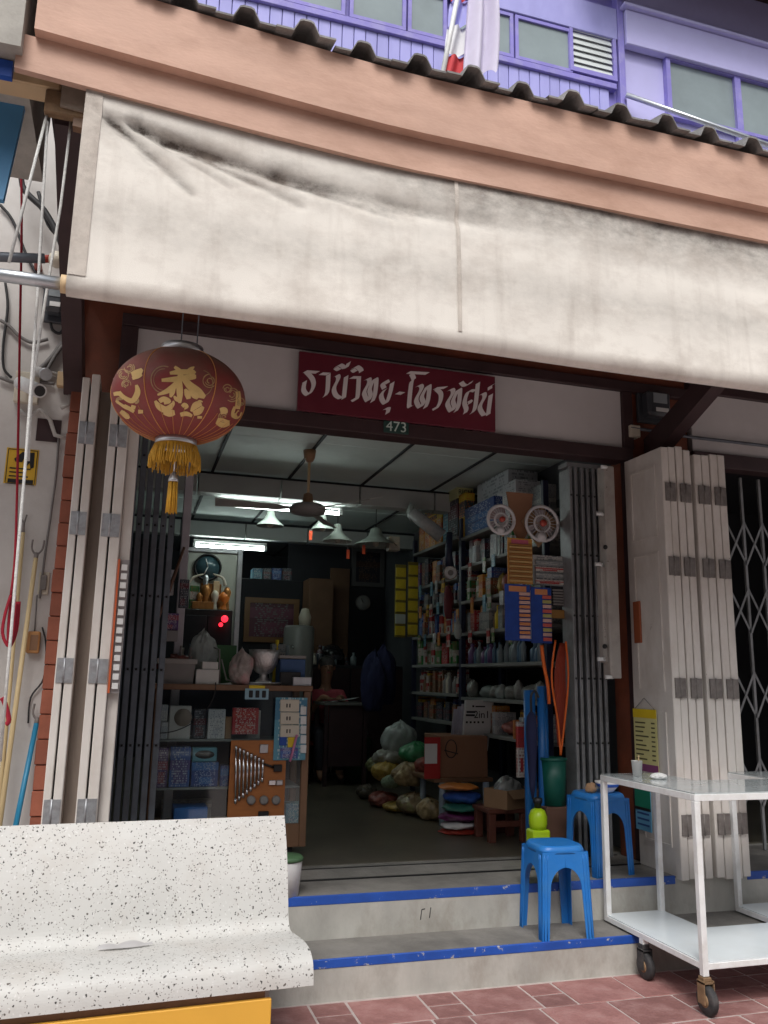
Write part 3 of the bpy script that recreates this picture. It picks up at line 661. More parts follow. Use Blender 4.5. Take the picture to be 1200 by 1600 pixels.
single('signboard', MB().add([(bx0.x, 3.3, ony(40, 155, 3.3).z), (ony(5, 312, 3.3).x, 3.3, ony(5, 312, 3.3).z), (-1.4, 3.3, ony(5, 312, 3.3).z-.02), (-1.4, 3.3, ony(40, 155, 3.3).z+.02),
    (bx0.x, 3.33, ony(40, 155, 3.3).z), (ony(5, 312, 3.3).x, 3.33, ony(5, 312, 3.3).z), (-1.4, 3.33, ony(5, 312, 3.3).z-.02), (-1.4, 3.33, ony(40, 155, 3.3).z+.02)],
    [(0, 1, 2, 3), (7, 6, 5, 4), (0, 4, 5, 1), (1, 5, 6, 2), (2, 6, 7, 3), (3, 7, 4, 0)]), M_BLUESIGN, 'light blue signboard hanging from the wooden beam of the white house', 'signboard')
# terracotta clad pillar between the two houses
pl = thing('clad_pillar', 'narrow pillar clad in terracotta blocks behind the folded white shutters', 'pillar', (-.4, YF-.1, Z2))
z = Z2; k = 0
while z < 3.0:
    h = .128; d = rr.uniform(0, .014)
    part('clay_block', MB().box(-.407-d*.5, -.33, YF-.12-d, YF+.028, z+.002, z+h-.002, .004), M_TERRC, pl); z += h

# unseen row of houses behind the viewer, added to shade the shop from low sky
op = thing('added_shade_houses', 'row of grey plastered houses added unseen across the street to shade the shop', 'building', (0, -10, 0))
part('wall', MB().box(-22, 24, -14, -10, -.02, 8.6), mat('opposite_plaster', (.36, .35, .33), .85, .15, 1), op)
part('roof', MB().prism([(-14.4, 8.55), (-9.4, 8.55), (-9.4, 8.7), (-12, 10.2), (-14.4, 8.7)], 46.4, 'x', -22.2), M_ROOF, op)
for i in range(11):
    x = -20+i*4
    part('shopfront', MB().box(x, x+3.2, -10.02, -9.97, .3, 3.1), M_DARKIN, op)
    for k in range(2):
        o = part('window', MB().box(x+.2+k*1.6, x+1.4+k*1.6, -10.02, -9.97, 4.6, 6.2), M_WHITEP, op); part('pane', MB().box(x+.28+k*1.6, x+1.32+k*1.6, -9.969, -9.96, 4.68, 6.12), M_FROST, o)
    part('canopy', MB().box(x-.2, x+3.4, -9.99, -8.6, 3.3, 3.4), M_OLDWOOD, op)

# ------------------------------------------------------------------ awning
aw = thing('awning', 'stained cream canvas roller awning hanging under the salmon eave', 'awning', (1.6, EAVE, 2.8))
NU, NV = 240, 70
ax0, ax1 = ony(118, 300, EAVE).x, 5.2
zb = 2.845; AZT = 3.66
streaks = [((175, 182), (300, 300), 7, .9), ((215, 190), (470, 318), 8, 1.), ((150, 165), (235, 255), 5, .6), ((260, 212), (620, 338), 9, 1.), ((430, 268), (760, 350), 12, .75), ((200, 185), (360, 290), 5, .7), ((600, 320), (900, 370), 14, .5)]
sw = [(ony(*a, EAVE), ony(*b, EAVE), w_*1.05/1303*3.4, s) for a, b, w_, s in streaks]
def seg(px, pz, a, b):
    dx, dz = b.x-a.x, b.z-a.z; t = max(0., min(1., ((px-a.x)*dx+(pz-a.z)*dz)/(dx*dx+dz*dz)))
    return math.hypot(px-a.x-t*dx, pz-a.z-t*dz), t
def clothpt(u, v):
    x = ax0+(ax1-ax0)*u; top = AZT+sag(x)*1.0+.0
    L_ = top-zb
    x += (-.0+.05*(1-v))*(1-u)*0
    z = top-L_*v
    y = EAVE+.028+.0
    y -= .05*v**1.5+.018*math.sin(math.pi*v)                # belly towards the street
    for a, b, wd, s in sw:
        d, t = seg(x, z, a, b); y += .024*s*math.exp(-(d/(wd*1.2))**2)*(1-.6*t)
    y += .006*math.sin(x*3.1+v*2)+.004*math.sin(x*9.3+v*5)*v
    if v > .93:                                             # rolls under round the pipe
        q = (v-.93)/.07*math.pi*1.1; r = .042
        zc = zb+r; base = EAVE+.028-.05*.93**1.5-.018*math.sin(math.pi*.93)+.006*math.sin(x*3.1+v*2)
        y = base+r-r*math.cos(q); z = zc-r*math.sin(q)+(0 if q < 10 else 0)
        z = min(z, zc)
    return (x, y, z)
mb = MB().grid(clothpt, NU, NV)
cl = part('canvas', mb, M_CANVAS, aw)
at = cl.data.attributes.new('mould_shade', 'FLOAT', 'POINT'); vals = []
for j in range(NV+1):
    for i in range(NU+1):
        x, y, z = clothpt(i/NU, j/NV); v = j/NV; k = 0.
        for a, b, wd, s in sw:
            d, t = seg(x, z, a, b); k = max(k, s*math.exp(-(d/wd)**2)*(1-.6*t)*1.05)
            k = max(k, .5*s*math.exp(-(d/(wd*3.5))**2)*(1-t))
        k = max(k, .7*max(0., 1-v/.42)**.9*min(1., max(.3, (x-.35)/.9)))      # grey band along the batten: mould plus painted eave shade
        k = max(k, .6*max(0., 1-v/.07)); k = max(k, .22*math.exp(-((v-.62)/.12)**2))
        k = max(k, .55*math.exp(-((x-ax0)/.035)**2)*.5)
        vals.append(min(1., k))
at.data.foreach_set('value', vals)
# seams and hems
def strip(u0, u1, v0, v1, off, nu, nv):
    m_ = MB()
    def fn(a, b):
        p = clothpt(u0+(u1-u0)*a, v0+(v1-v0)*b); return (p[0], p[1]-off, p[2])
    return m_.grid(fn, nu, nv)
M_SEAM = mat('seam_canvas', (.52, .47, .42), .9, .15, 20, .2, 200, dirt=(.25, .2, .17), damt=.6, dscale=8)
useam = (ony(715, 400, EAVE).x-ax0)/(ax1-ax0)
part('side_hem', strip(0, .0115, 0, .925, .0035, 3, 40), M_SEAM, aw)
part('middle_seam', strip(useam-.0016, useam+.0016, 0, .925, .004, 2, 60), M_SEAM, aw)
part('top_band', strip(0, 1, 0, .06, .006, 120, 3), M_SEAM, aw)
rz_ = zb+.042; ry_ = EAVE+.028-.05*.9-.018*.2+.045
part('roller_pipe', MB().tube([(ony(0, 420, ry_).x-.1, ry_, rz_), (ax0+.01, ry_, rz_)], .024, 14), M_GALV, aw)
part('roller_pipe', MB().tube([(ax1-.02, ry_, rz_), (ax1+.3, ry_, rz_)], .024, 14), M_GALV, aw)
part('pipe_end', MB().tube([(ax0-.02, ry_, rz_), (ax0+.01, ry_, rz_)], .034, 14), M_CREAM, aw)
def rp(pts, Y): return [ony(x, y, yy) for (x, y), yy in zip(pts, Y)]
part('pull_rope', MB().tube(rp([(74, 176), (14, 410)], [EAVE+.12, ry_-.03]), .006, 7), M_ROPE, aw)
part('pull_rope', MB().tube(rp([(74, 190), (66, 330), (58, 470), (40, 720), (18, 980), (0, 1190)], [EAVE+.12]*6), .0055, 7), M_ROPE, aw)
part('pull_rope', MB().tube(rp([(112, 180), (95, 320), (72, 460), (50, 600), (44, 720)], [EAVE+.15]*5), .0055, 7), M_ROPE, aw)
part('pulley_bracket', MB().box(be.x-.05, ax0+.06, EAVE+.09, EAVE+.13, ony(90, 180, EAVE+.1).z, ony(90, 150, EAVE+.1).z+.02, .006), M_RUST, aw)
single('steel_pipe', MB().tube([ony(-40, 400, 3.45), ony(70, 404, 3.45)], .02, 12), M_STEELBLUE, 'dark steel pipe end behind the awning roller pipe', 'pipe')

# ------------------------------------------------------------------ lantern
LY = 3.62; lc = ony(280, 621, LY); la, lb = .287, .205
ln = thing('paper_lantern', 'round red silk lantern with gold characters, silver rims and yellow fringe', 'lantern', (lc.x, lc.y, lc.z-.21))
prof = [(la*math.cos(q), lb*math.sin(q)) for q in [R(-74+148*i/28) for i in range(29)]]
part('silk_body', MB().lathe(prof, lc, 64, cap=False), M_LANT, ln)
rt = la*math.cos(R(74)); zt_ = lb*math.sin(R(74))
part('top_rim', MB().lathe([(rt-.008, zt_-.005), (rt+.012, zt_-.002), (rt+.012, zt_+.035), (rt-.004, zt_+.037), (rt-.008, zt_+.03)], lc, 40, cap=False), M_ALU, ln)
part('bottom_rim', MB().lathe([(rt-.006, -zt_+.006), (rt+.01, -zt_+.003), (rt+.01, -zt_-.03), (rt-.004, -zt_-.032), (rt-.008, -zt_-.02)], lc, 40, cap=False), M_ALU, ln)
cth = math.atan2(-lc.y, -lc.x)          # azimuth that faces the street
for k in range(6):
    q = cth+R(30)+k*math.pi/3
    pts = [(lc.x+la*1.003*math.cos(a)*math.cos(q), lc.y+la*1.003*math.cos(a)*math.sin(q), lc.z+lb*1.003*math.sin(a)) for a in [R(-73+6*i) for i in range(24)]]
    part('gold_rib', MB().tube(pts, .0022, 5), M_GOLDL, ln)
for k in range(30):
    if k % 5 == 0: continue
    q = cth+R(30)+k*math.pi/15
    pts = [(lc.x+la*1.003*math.cos(a)*math.cos(q), lc.y+la*1.003*math.cos(a)*math.sin(q), lc.z+lb*1.003*math.sin(a)) for a in [R(-73+5*i) for i in range(9)]]
    part('gold_rib', MB().tube(pts, .0013, 4), M_GOLDL, ln)
def onlantern(x, y, k=1.006):
    d = ray(x, y).normalized(); S = Vector((1/(la*k), 1/(la*k), 1/(lb*k)))
    o = CAMC-lc; o2 = Vector((o.x*S.x, o.y*S.y, o.z*S.z)); d2 = Vector((d.x*S.x, d.y*S.y, d.z*S.z))
    A, B, C_ = d2.dot(d2), 2*o2.dot(d2), o2.dot(o2)-1; D = B*B-4*A*C_
    if D < 0: return None
    return CAMC+d*((-B-math.sqrt(D))/(2*A))
def lzoom(x, y): return 170+x/5.4545, 540+y/5.4545
def brush(mb, strokes, to3d, layer=0):
    """strokes: list of (points (x,y,w)); round brush ribbons laid on a surface, each a hair above the last"""
    for si, st in enumerate(strokes):
        pts = catmull(st, 5); vs = []; n = len(pts)
        for i, (x, y, w_) in enumerate(pts):
            a = pts[max(0, i-1)]; b = pts[min(n-1, i+1)]; dx, dy = b[0]-a[0], b[1]-a[1]; l = math.hypot(dx, dy) or 1
            nx, ny = -dy/l*w_*.66, dx/l*w_*.66
            p, q = to3d(x+nx, y+ny, si), to3d(x-nx, y-ny, si)
            if p is None or q is None: vs = []; break
            vs += [p, q]
        if vs: mb.add(vs, [(2*i, 2*i+1, 2*i+3, 2*i+2) for i in range(len(vs)//2-1)])
    return mb
def tl(x, y, si): return onlantern(*lzoom(x, y), 1.005+si*.0004)
tai = [[(520, 235, 18), (600, 225, 34), (720, 225, 30), (735, 222, 6)], [(450, 295, 20), (580, 285, 36), (725, 265, 34), (740, 262, 8)], [(560, 180, 18), (610, 230, 34), (590, 310, 40), (510, 380, 36), (415, 420, 12)],
       [(620, 260, 26), (690, 340, 50), (760, 400, 60), (820, 440, 24)], [(600, 300, 36), (605, 400, 42), (605, 490, 18)], [(560, 340, 22), (540, 400, 34), (525, 440, 12)], [(600, 480, 8), (575, 455, 26), (555, 430, 10)],
       [(650, 370, 14), (670, 410, 40), (680, 455, 26)], [(690, 380, 20), (730, 420, 44), (760, 450, 20)], [(660, 230, 22), (700, 200, 26), (730, 180, 6)]]
part('gold_character', brush(MB(), tai, tl), M_GOLD, ln)
orn = [[(395, 470, 16), (430, 520, 40), (490, 545, 42), (545, 500, 26), (550, 470, 8)], [(430, 475, 30), (470, 455, 34), (515, 475, 26), (470, 490, 20)], [(470, 560, 40), (520, 575, 48), (562, 570, 30)],
       [(610, 590, 26), (660, 580, 30), (710, 600, 18)], [(625, 520, 22), (645, 505, 28), (668, 520, 20), (645, 540, 10)], [(700, 560, 14), (740, 510, 44), (790, 490, 30)], [(720, 580, 30), (770, 560, 40), (805, 520, 20)], [(755, 610, 18), (795, 612, 16)],
       [(745, 500, 8), (770, 470, 10), (800, 480, 8)]]
part('gold_ornament', brush(MB(), orn, tl), M_GOLD, ln)
lft = [[(40, 415, 24), (90, 410, 28), (130, 450, 24)], [(90, 390, 14), (130, 440, 26), (200, 470, 34), (245, 400, 38), (235, 335, 18)], [(60, 470, 14), (130, 520, 20), (180, 545, 16)], [(190, 520, 26), (228, 530, 24)], [(250, 563, 26), (292, 563, 22)], [(100, 560, 26), (150, 600, 36), (175, 620, 14)],
       [(130, 510, 20), (180, 540, 26), (215, 565, 20)], [(195, 250, 36), (250, 230, 46), (285, 200, 20)], [(200, 280, 20), (250, 262, 26), (285, 250, 10)]]
part('gold_ornament', brush(MB(), lft, tl), M_GOLD, ln)
rgt = [[(1000, 480, 24), (1080, 480, 28), (1165, 520, 22)], [(1100, 390, 30), (1105, 460, 34), (1095, 540, 34)], [(1050, 590, 26), (1090, 600, 40), (1120, 560, 34)], [(1075, 520, 16), (1060, 560, 22), (1050, 600, 14)], [(920, 640, 40), (970, 660, 60), (1030, 660, 30)], [(950, 560, 40), (985, 555, 46), (1000, 580, 20)],
       [(1020, 720, 34), (1060, 700, 50), (1095, 660, 26)], [(1110, 540, 22), (1125, 590, 24), (1110, 640, 14)]]
part('gold_ornament', brush(MB(), rgt, tl), M_GOLD, ln)
ringp = [[(380+95*0+(560-0)*0+(110*math.cos(q)+470)-380, 290+115*math.sin(q), 7) for q in [R(90+20*i) for i in range(11)]], [(790+95*math.cos(q), 320+110*math.sin(q), 6) for q in [R(-80+18*i) for i in range(10)]],
         [(470+88*math.cos(q), 290+92*math.sin(q), 4) for q in [R(95+20*i) for i in range(10)]]]
more = []
rl = random.Random(17)
for (cx_, cy_, rr_) in ((175, 190, 46), (120, 250, 50), (150, 330, 40), (1050, 420, 60), (1010, 370, 40), (1120, 480, 36), (860, 300, 60), (90, 470, 30), (230, 470, 26), (980, 610, 46), (1060, 690, 34)):
    for k in range(3):
        a_ = rl.uniform(0, 6.28); more.append([(cx_+rr_*(.35+.3*k)*math.cos(a_+q*.5), cy_+rr_*(.35+.3*k)*math.sin(a_+q*.5), rl.uniform(4, 8)) for q in range(9)])
part('gold_tracery', brush(MB(), more, lambda x, y, si: onlantern(*lzoom(x, y), 1.0032)), mat('faded_gold', (.45, .29, .13), .5, .3, 40), ln, kind='stuff')
part('medallion_ring', brush(MB(), ringp, lambda x, y, si: onlantern(*lzoom(x, y), 1.0035)), mat('dull_gold', (.33, .20, .10), .5, .3, 40), ln)
# fringe: strands hanging round the lower rim
rf = random.Random(5); zr0 = lc.z-zt_-.026
fm = MB()
for k in range(150):
    q = 2*math.pi*k/150; r0 = rt+.011; r1 = r0+.008+rf.uniform(0, .012); L_ = .1+rf.uniform(-.014, .01)
    a = Vector((lc.x+r0*math.cos(q), lc.y+r0*math.sin(q), zr0)); b = Vector((lc.x+r1*math.cos(q+rf.uniform(-.05, .05)), lc.y+r1*math.sin(q), zr0-L_*.5)); c = Vector((lc.x+(r1+.002)*math.cos(q+rf.uniform(-.06, .06)), lc.y+(r1+.002)*math.sin(q), zr0-L_))
    fm.tube([a, b, c], .0026, 4)
part('fringe', fm, M_FRINGE, ln, kind='stuff')
tb = Vector((lc.x, lc.y, zr0-.115))
part('tassel_cord', MB().tube([(lc.x, lc.y, zr0+.02), tb], .003, 6), M_ALU, ln)
part('tassel_cap', MB().lathe([(.004, .0), (.014, -.012), (.022, -.035), (.022, -.045)], tb, 16), M_ALU, ln)
fm = MB()
for k in range(46):
    q = rf.uniform(0, 6.28); r0 = .019*math.sqrt(rf.random()); L_ = .135+rf.uniform(-.012, .008)
    fm.tube([(tb.x+r0*math.cos(q), tb.y+r0*math.sin(q), tb.z-.043), (tb.x+1.25*r0*math.cos(q), tb.y+1.25*r0*math.sin(q), tb.z-.043-L_)], .0025, 4)
part('tassel', fm, M_FRINGE, ln, kind='stuff')
for px in (282, 307):
    a = onlantern(287, 552); x = ony(px, 550, LY).x
    part('hanging_wire', MB().tube([(x, LY, lc.z+zt_+.02), (x, LY, 3.861)], .0032, 6), M_STEELBLUE, ln)

# ------------------------------------------------------------------ shop sign
SGY = YF-.06
sx0, sx1, sz0, sz1 = ony(466, 595, SGY).x, ony(774, 632, SGY).x, ony(615, 657, SGY).z, ony(625, 569, SGY).z
sg = thing('shop_sign', 'dark red signboard with white Thai lettering above the shop opening', 'sign', ((sx0+sx1)/2, SGY, sz0))
def tilt(p): return p
part('board', MB().box(sx0, sx1, SGY, SGY+.02, sz0, sz1, .002), M_SIGNRED, sg)
def r1(x, y): return 460+x/7.273, 545+y/7.273
def r2(x, y): return 620+x/7.273, 555+y/7.273
GL = [
 (r1, [[(120, 258), (265, 268)], [(135, 262), (205, 345), (215, 430), (160, 520), (105, 470), (118, 370)]]),
 (r1, [[(300, 282), (388, 287)], [(386, 292), (375, 480), (345, 540)]]),
 (r1, [[(462, 312), (490, 303), (497, 345), (450, 450), (470, 525), (520, 560)], [(588, 312), (565, 530), (560, 565)], [(520, 560), (560, 548)]]),
 (r1, [[(468, 212), (515, 182), (575, 218)], [(468, 216), (505, 238), (545, 222)], [(592, 215), (605, 185), (618, 155)]]),
 (r1, [[(648, 325), (735, 326)], [(732, 328), (718, 540), (690, 588), (665, 572)]]),
 (r1, [[(660, 228), (705, 202), (752, 235), (760, 262)], [(660, 234), (690, 258), (722, 245)]]),
 (r1, [[(808, 352), (845, 340), (850, 380), (798, 480), (800, 530), (835, 592), (865, 530), (855, 460), (900, 350)], [(895, 350), (930, 352), (915, 520), (885, 602)]]),
 (r1, [[(1060, 392), (1042, 362), (1002, 400), (1022, 452)], [(1030, 462), (988, 520), (1000, 585), (1042, 618), (1085, 510), (1112, 385)]]),
 (r1, [[(1028, 682), (1068, 680), (1056, 735)]]),
 (r2, [[(5, 428), (70, 436)]]),
 (r2, [[(130, 196), (350, 208)], [(165, 210), (192, 272), (165, 315), (140, 550), (150, 588), (172, 578)]]),
 (r2, [[(232, 352), (270, 342), (280, 382), (225, 490), (230, 545), (265, 592), (302, 540), (285, 470), (345, 355)], [(340, 355), (370, 355), (352, 520), (322, 598)]]),
 (r2, [[(435, 378), (558, 368)], [(450, 386), (500, 440), (492, 530), (445, 612), (425, 598)]]),
 (r2, [[(592, 398), (630, 388), (637, 430), (580, 530), (585, 582), (620, 636), (655, 585), (640, 515), (692, 397)], [(690, 397), (718, 397), (703, 565), (670, 640)]]),
 (r2, [[(730, 305), (765, 342), (815, 335), (845, 302)]]),
 (r2, [[(775, 660), (790, 615), (770, 530), (815, 410), (890, 407)], [(822, 518), (838, 530), (822, 555)], [(922, 315), (890, 590), (850, 660)]]),
 (r2, [[(955, 445), (990, 436), (995, 480), (945, 580), (960, 640), (992, 682)], [(1068, 448), (1042, 640), (1040, 678)], [(992, 680), (1045, 662)]]),
 (r2, [[(1060, 388), (1062, 352), (1105, 330)]]),
]
NX, NY = 26, -15
for fn_, strokes in GL:
    mb = MB(); c = 0
    for st in strokes:
        pts = catmull(st, 6) if len(st) > 2 else catmull(st, 4); vs = []
        for i, (x, y) in enumerate(pts):
            c += 1; Y = SGY-.0012-c*.00005
            vs += [ony(*fn_(x-NX, y-NY), Y), ony(*fn_(x+NX, y+NY), Y)]
        mb.add(vs, [(2*i, 2*i+1, 2*i+3, 2*i+2) for i in range(len(pts)-1)])
    part('thai_letter', mb, M_SIGNW, sg)
hp = ony(619, 668, YF-.05)
hn = thing('house_number_plate', 'small dark green house number plate reading 473 on the lintel', 'number plate', (hp.x, YF-.052, hp.z-.04))
part('plate', MB().box(hp.x-.085, hp.x+.085, YF-.056, YF-.0465, hp.z-.04, hp.z+.04, .004), mat('plate_green', (.02, .06, .05), .5), hn)
letter('numerals', '473', .095, (hp.x, YF-.0575, hp.z), mat('numeral_pale', (.55, .66, .6), .5), hn)

# ------------------------------------------------------------------ folding shutters
def shutter(name, label, xs_, y0, y1, z0, z1, hinges, mh, face_first=None, mface=M_SHUT, jit=0):
    """leaves folded flat, their edges towards the street; xs_ = list of (x0,x1)"""
    xm_ = (xs_[0][0]+xs_[-1][1])/2
    t_ = thing(name, label, 'folding shutter', (xm_, y0, z0))
    rj = random.Random(int(xm_*100)+5); ins = .006 if jit == 0 else .016
    leaves = []
    for i, (a, b) in enumerate(xs_):
        d = rj.uniform(-jit, jit); zt = z1+rj.uniform(-.012, .012); zo = rj.uniform(0, .015)
        leaves.append(part('leaf', MB().box(a, b, y0+d, y1, z0+zo, zt, .004), M_SHUT, t_))
    for i in range(0, len(xs_)-1, 2):
        a, b = xs_[i], xs_[i+1]; c = (a[1]+b[0])/2
        for zh in hinges:
            part('hinge', MB().box(a[0]+ins, c-.004, y0-.006-jit, y0-.001, zh-.06, zh+.06).box(c+.004, b[1]-ins, y0-.006-jit, y0-.001, zh-.06, zh+.06).tube([(c, y0-.004-jit, zh-.062), (c, y0-.004-jit, zh+.062)], .006, 8), mh, t_)
    return t_, leaves
def lx(x, y, Y): return ony(x, y, Y).x
SY = 4.48
le = [(lx(106.6, 832, SY), lx(118.5, 832, SY)), (lx(121.5, 832, SY), lx(135, 832, SY)), (lx(156, 832, SY), lx(169, 832, SY)), (lx(172, 832, SY), lx(188, 832, SY))]
hz = [ony(130, y, SY).z for y in (676, 818, 1048)]
tsl, lv = shutter('folding_shutter', 'white wooden folding shutter leaves stacked against the terracotta pillar', le, SY, YF-.14, Z2+.012, ony(135, 586, SY).z, hz+[.85], M_HINGE)
part('stop_board', MB().box(le[1][1]+.004, le[2][0]-.001, 4.60, 4.64, Z2+.012, ony(135, 590, SY).z-.03), M_SHUTIN, tsl)
part('half_leaf', MB().box(le[3][1]+.002, le[3][1]+.056, 4.53, 4.57, Z2+.012, ony(135, 590, SY).z-.01, .004), M_SHUT, tsl)
part('inner_face', MB().box(le[1][1]+.0005, le[1][1]+.003, SY+.012, YF-.15, Z2+.03, ony(135, 590, SY).z-.02), M_SHUTIN, tsl)
# right stack: four leaves of this shop, then four of the next
re = [lx(x, 850, SY) for x in (1040, 1051, 1062, 1073, 1084)]
re = [3.215+i*.058 for i in range(5)]
hz = [ony(1060, y, SY).z for y in (770, 885, 1075, 1290)]
ztp = ony(1035, 697, SY).z
tsr, lv = shutter('folding_shutter', 'white folding shutter stack with a panelled face and a price list hung on it', [(re[i]+.003, re[i+1]-.004) for i in range(4)], SY, YF-.05, Z2+.004-.03, ztp, hz, M_HINGE2, jit=.006)
# moulded panel on the face that looks into the opening
X = re[0]+.003
def frame_face(z0, z1):
    y0, y1 = SY+.07, YF-.12; t = .014
    part('panel_moulding', MB().box(X-.007, X-.0005, y0, y1, z0, z0+t).box(X-.007, X-.0005, y0, y1, z1-t, z1).box(X-.007, X-.0005, y0, y0+t, z0+t, z1-t).box(X-.007, X-.0005, y1-t, y1, z0+t, z1-t), M_SHUT, tsr)
zA, zB = onx(1000, 845, X).z, onx(1000, 735, X).z
frame_face(zA, zB); frame_face(onx(1000, 1080, X).z, onx(1000, 868, X).z); frame_face(.55, onx(1000, 1110, X).z)
hy = onx(995, 970, X)
part('pull_handle', MB().box(X-.014, X-.0005, hy.y-.055, hy.y+.02, onx(995, 1005, X).z, onx(995, 940, X).z, .003), mat('brown_pull', (.30, .08, .03), .5), tsr)
re2 = [3.47+i*.062 for i in range(5)]
tsn, lv = shutter('folding_shutter', 'weathered white folding shutter stack next to the scissor gate', [(re2[i]+.003, re2[i+1]-.004) for i in range(4)], SY+.0, YF-.05, Z2-.03, ztp-.02, [h+.0 for h in hz], M_HINGE2, jit=.006)
# narrow half leaves with hooks and knobs at the right jamb
hl = thing('jamb_leaf', 'narrow cream jamb leaf with hooks and knobs beside the folded grey grille', 'door leaf', (3.1, YF-.2, 1.6))
part('leaf', MB().box(lx(949, 900, YF-.15), lx(966, 900, YF-.15), YF-.15, YF-.06, ony(955, 1060, YF-.15).z, ony(955, 728, YF-.15).z, .006), M_JAMB, hl)
part('leaf', MB().box(lx(937, 900, YF-.1), lx(948, 900, YF-.1), YF-.12, YF-.06, ony(940, 1035, YF-.1).z, ony(945, 885, YF-.1).z, .006), M_JAMB, hl)
for (px, py) in ((945, 730), (938, 803), (936, 882), (940, 1030), (952, 1058)):
    p = ony(px, py, YF-.14); part('hook', MB().tube([p+Vector((-.03, 0, 0)), p+Vector((.0, -.01, 0)), p+Vector((.035, .02, .0))], [.014, .012, .012], 10), M_WHITEP, hl)
for (px, py) in ((946, 855), (945, 1010)):
    p = ony(px, py, YF-.14); part('knob', MB().lathe([(.0, -.016), (.012, -.012), (.016, 0), (.012, .012), (0, .016)], p, 12), M_BLACK, hl)

# ------------------------------------------------------------------ folded steel grilles
def grille(label, px, y, Y, z0, z1, m, fl_=.022):
    a = thing('folding_grille', label, 'grille', (lx(px[0], y, Y), Y, z0))
    for i, p in enumerate(px):
        x = lx(p, y, Y)
        part('channel_bar', MB().box(x-fl_/2, x+fl_/2, Y+.004*(i % 2), Y+.03, z0, z1, .003), m, a)
        part('channel_web', MB().box(x-.004, x+.004, Y+.031, Y+.16, z0+.01, z1-.01), m, a)
        for zz in [z0+.3+k*.42 for k in range(6)]:
            part('rivet', MB().lathe([(.0, -.006), (.006, -.004), (.008, 0)], (x, Y-.001, zz), 8, axis='y'), M_BLACK, a)
    part('top_track', MB().box(lx(px[0], y, Y)-.03, lx(px[-1], y, Y)+.03, Y-.0+.0, Y+.12, z1+.001, z1+.03), m, a)
    return a
grille('dark grey-blue steel grille folded against the jamb behind the lantern', [194, 207, 220, 233, 246, 259], 950, YF+.1, Z2, zlb-.035, M_STEELBLUE, .034)
grille('weathered grey steel grille folded beside the hanging orange cables', [896, 905, 915, 924, 933, 942], 900, YF+.12, Z2, zlb-.035, M_STEELGREY, .022)
# closed scissor gate of the next shop
sgt = thing('scissor_gate', 'closed grey scissor gate with criss-cross lattice across the dark shopfront', 'gate', (5.4, YF+.1, Z2))
ge0 = 3.84; dx = .165
for i in range(18):
    x = ge0+i*dx; part('upright', MB().box(x-.011, x+.011, YF+.12, YF+.14, Z2, 3.05, .002), M_STEELGREY, sgt)
for i in range(17):
    x = ge0+i*dx
    for zc in (.85, 1.45, 2.05, 2.55):
        for s in (1, -1):
            a, b = Vector((x, YF+.116-.004*s, zc-s*.16)), Vector((x+dx, YF+.116-.004*s, zc+s*.16))
            d = (b-a).normalized(); n_ = Vector((-d.z, 0, d.x))*.008
            part('lattice_strap', MB().add([a-n_, a+n_, b+n_, b-n_, a-n_+Vector((0, .003, 0)), a+n_+Vector((0, .003, 0)), b+n_+Vector((0, .003, 0)), b-n_+Vector((0, .003, 0))], [(0, 1, 2, 3), (7, 6, 5, 4), (0, 4, 5, 1), (1, 5, 6, 2), (2, 6, 7, 3), (3, 7, 4, 0)]), M_STEELGREY, sgt)

# ------------------------------------------------------------------ terrazzo bench
bn = thing('terrazzo_bench', 'speckled white terrazzo bench with curved back in front of the steps', 'bench', (.165, 3.52, 0), rz=R(3.2), local=True)
front = catmull([(.30, .905), (.245, .80), (.20, .68), (.175, .58), (.155, .51), (.115, .48), (.03, .487), (-.08, .497), (-.17, .494), (-.225, .47), (-.245, .43), (-.25, .385)], 5)
n = len(front); back = []
for i, (a, b) in enumerate(front):
    p, q = front[max(0, i-1)], front[min(n-1, i+1)]; dx_, dz_ = q[0]-p[0], q[1]-p[1]; l = math.hypot(dx_, dz_); th = .052 if i < n*.7 else .052-.012*(i-n*.7)/(n*.3)
    back.append((a-dz_/l*th*(1), b+dx_/l*th*(1)))
# rounded top edge
poly = front+back[::-1]
slab = part('seat_slab', MB().prism(poly, 1.16, 'x', -.58), M_TERR, bn)
bv = slab.modifiers.new('b', 'BEVEL'); bv.width = .012; bv.segments = 3; bv.limit_method = 'ANGLE'; bv.angle_limit = R(50)
for f_ in slab.data.polygons: f_.use_smooth = False
for x in (-.42, .40): part('leg', MB().prism([(-.13, 0), (.22, 0), (.20, .15), (.165, .42), (-.15, .42), (-.17, .2)], .07, 'x', x-.035), M_TERR, bn)
yx1 = .30
part('yellow_panel', MB().box(-.60, ony(417, 1580, 3.33).x-.165, -.235, -.215, .012, .352, .003), M_BENCHYEL, bn)
part('seat_shade_strip', MB().box(-.57, ony(417, 1580, 3.33).x-.165-.02, -.213, -.19, .30, .38, .003), M_WOOD, bn)  # brown strip standing in for the shade under the seat
pc = ony(196, 1484, 3.5)
single('paper_scrap', MB().grid(lambda u, v: (pc.x+(u-.5)*.2, 3.56+(v-.5)*.05*math.sin(math.pi*(u*.9+.05))+(u-.5)*.03, .4905+.002*math.sin(u*5)+.012*v*abs(math.sin(u*6+1))+.003), 14, 3), mat('grey_paper', (.42, .41, .41), .7), 'torn grey paper scrap lying on the terrazzo bench seat', 'paper')

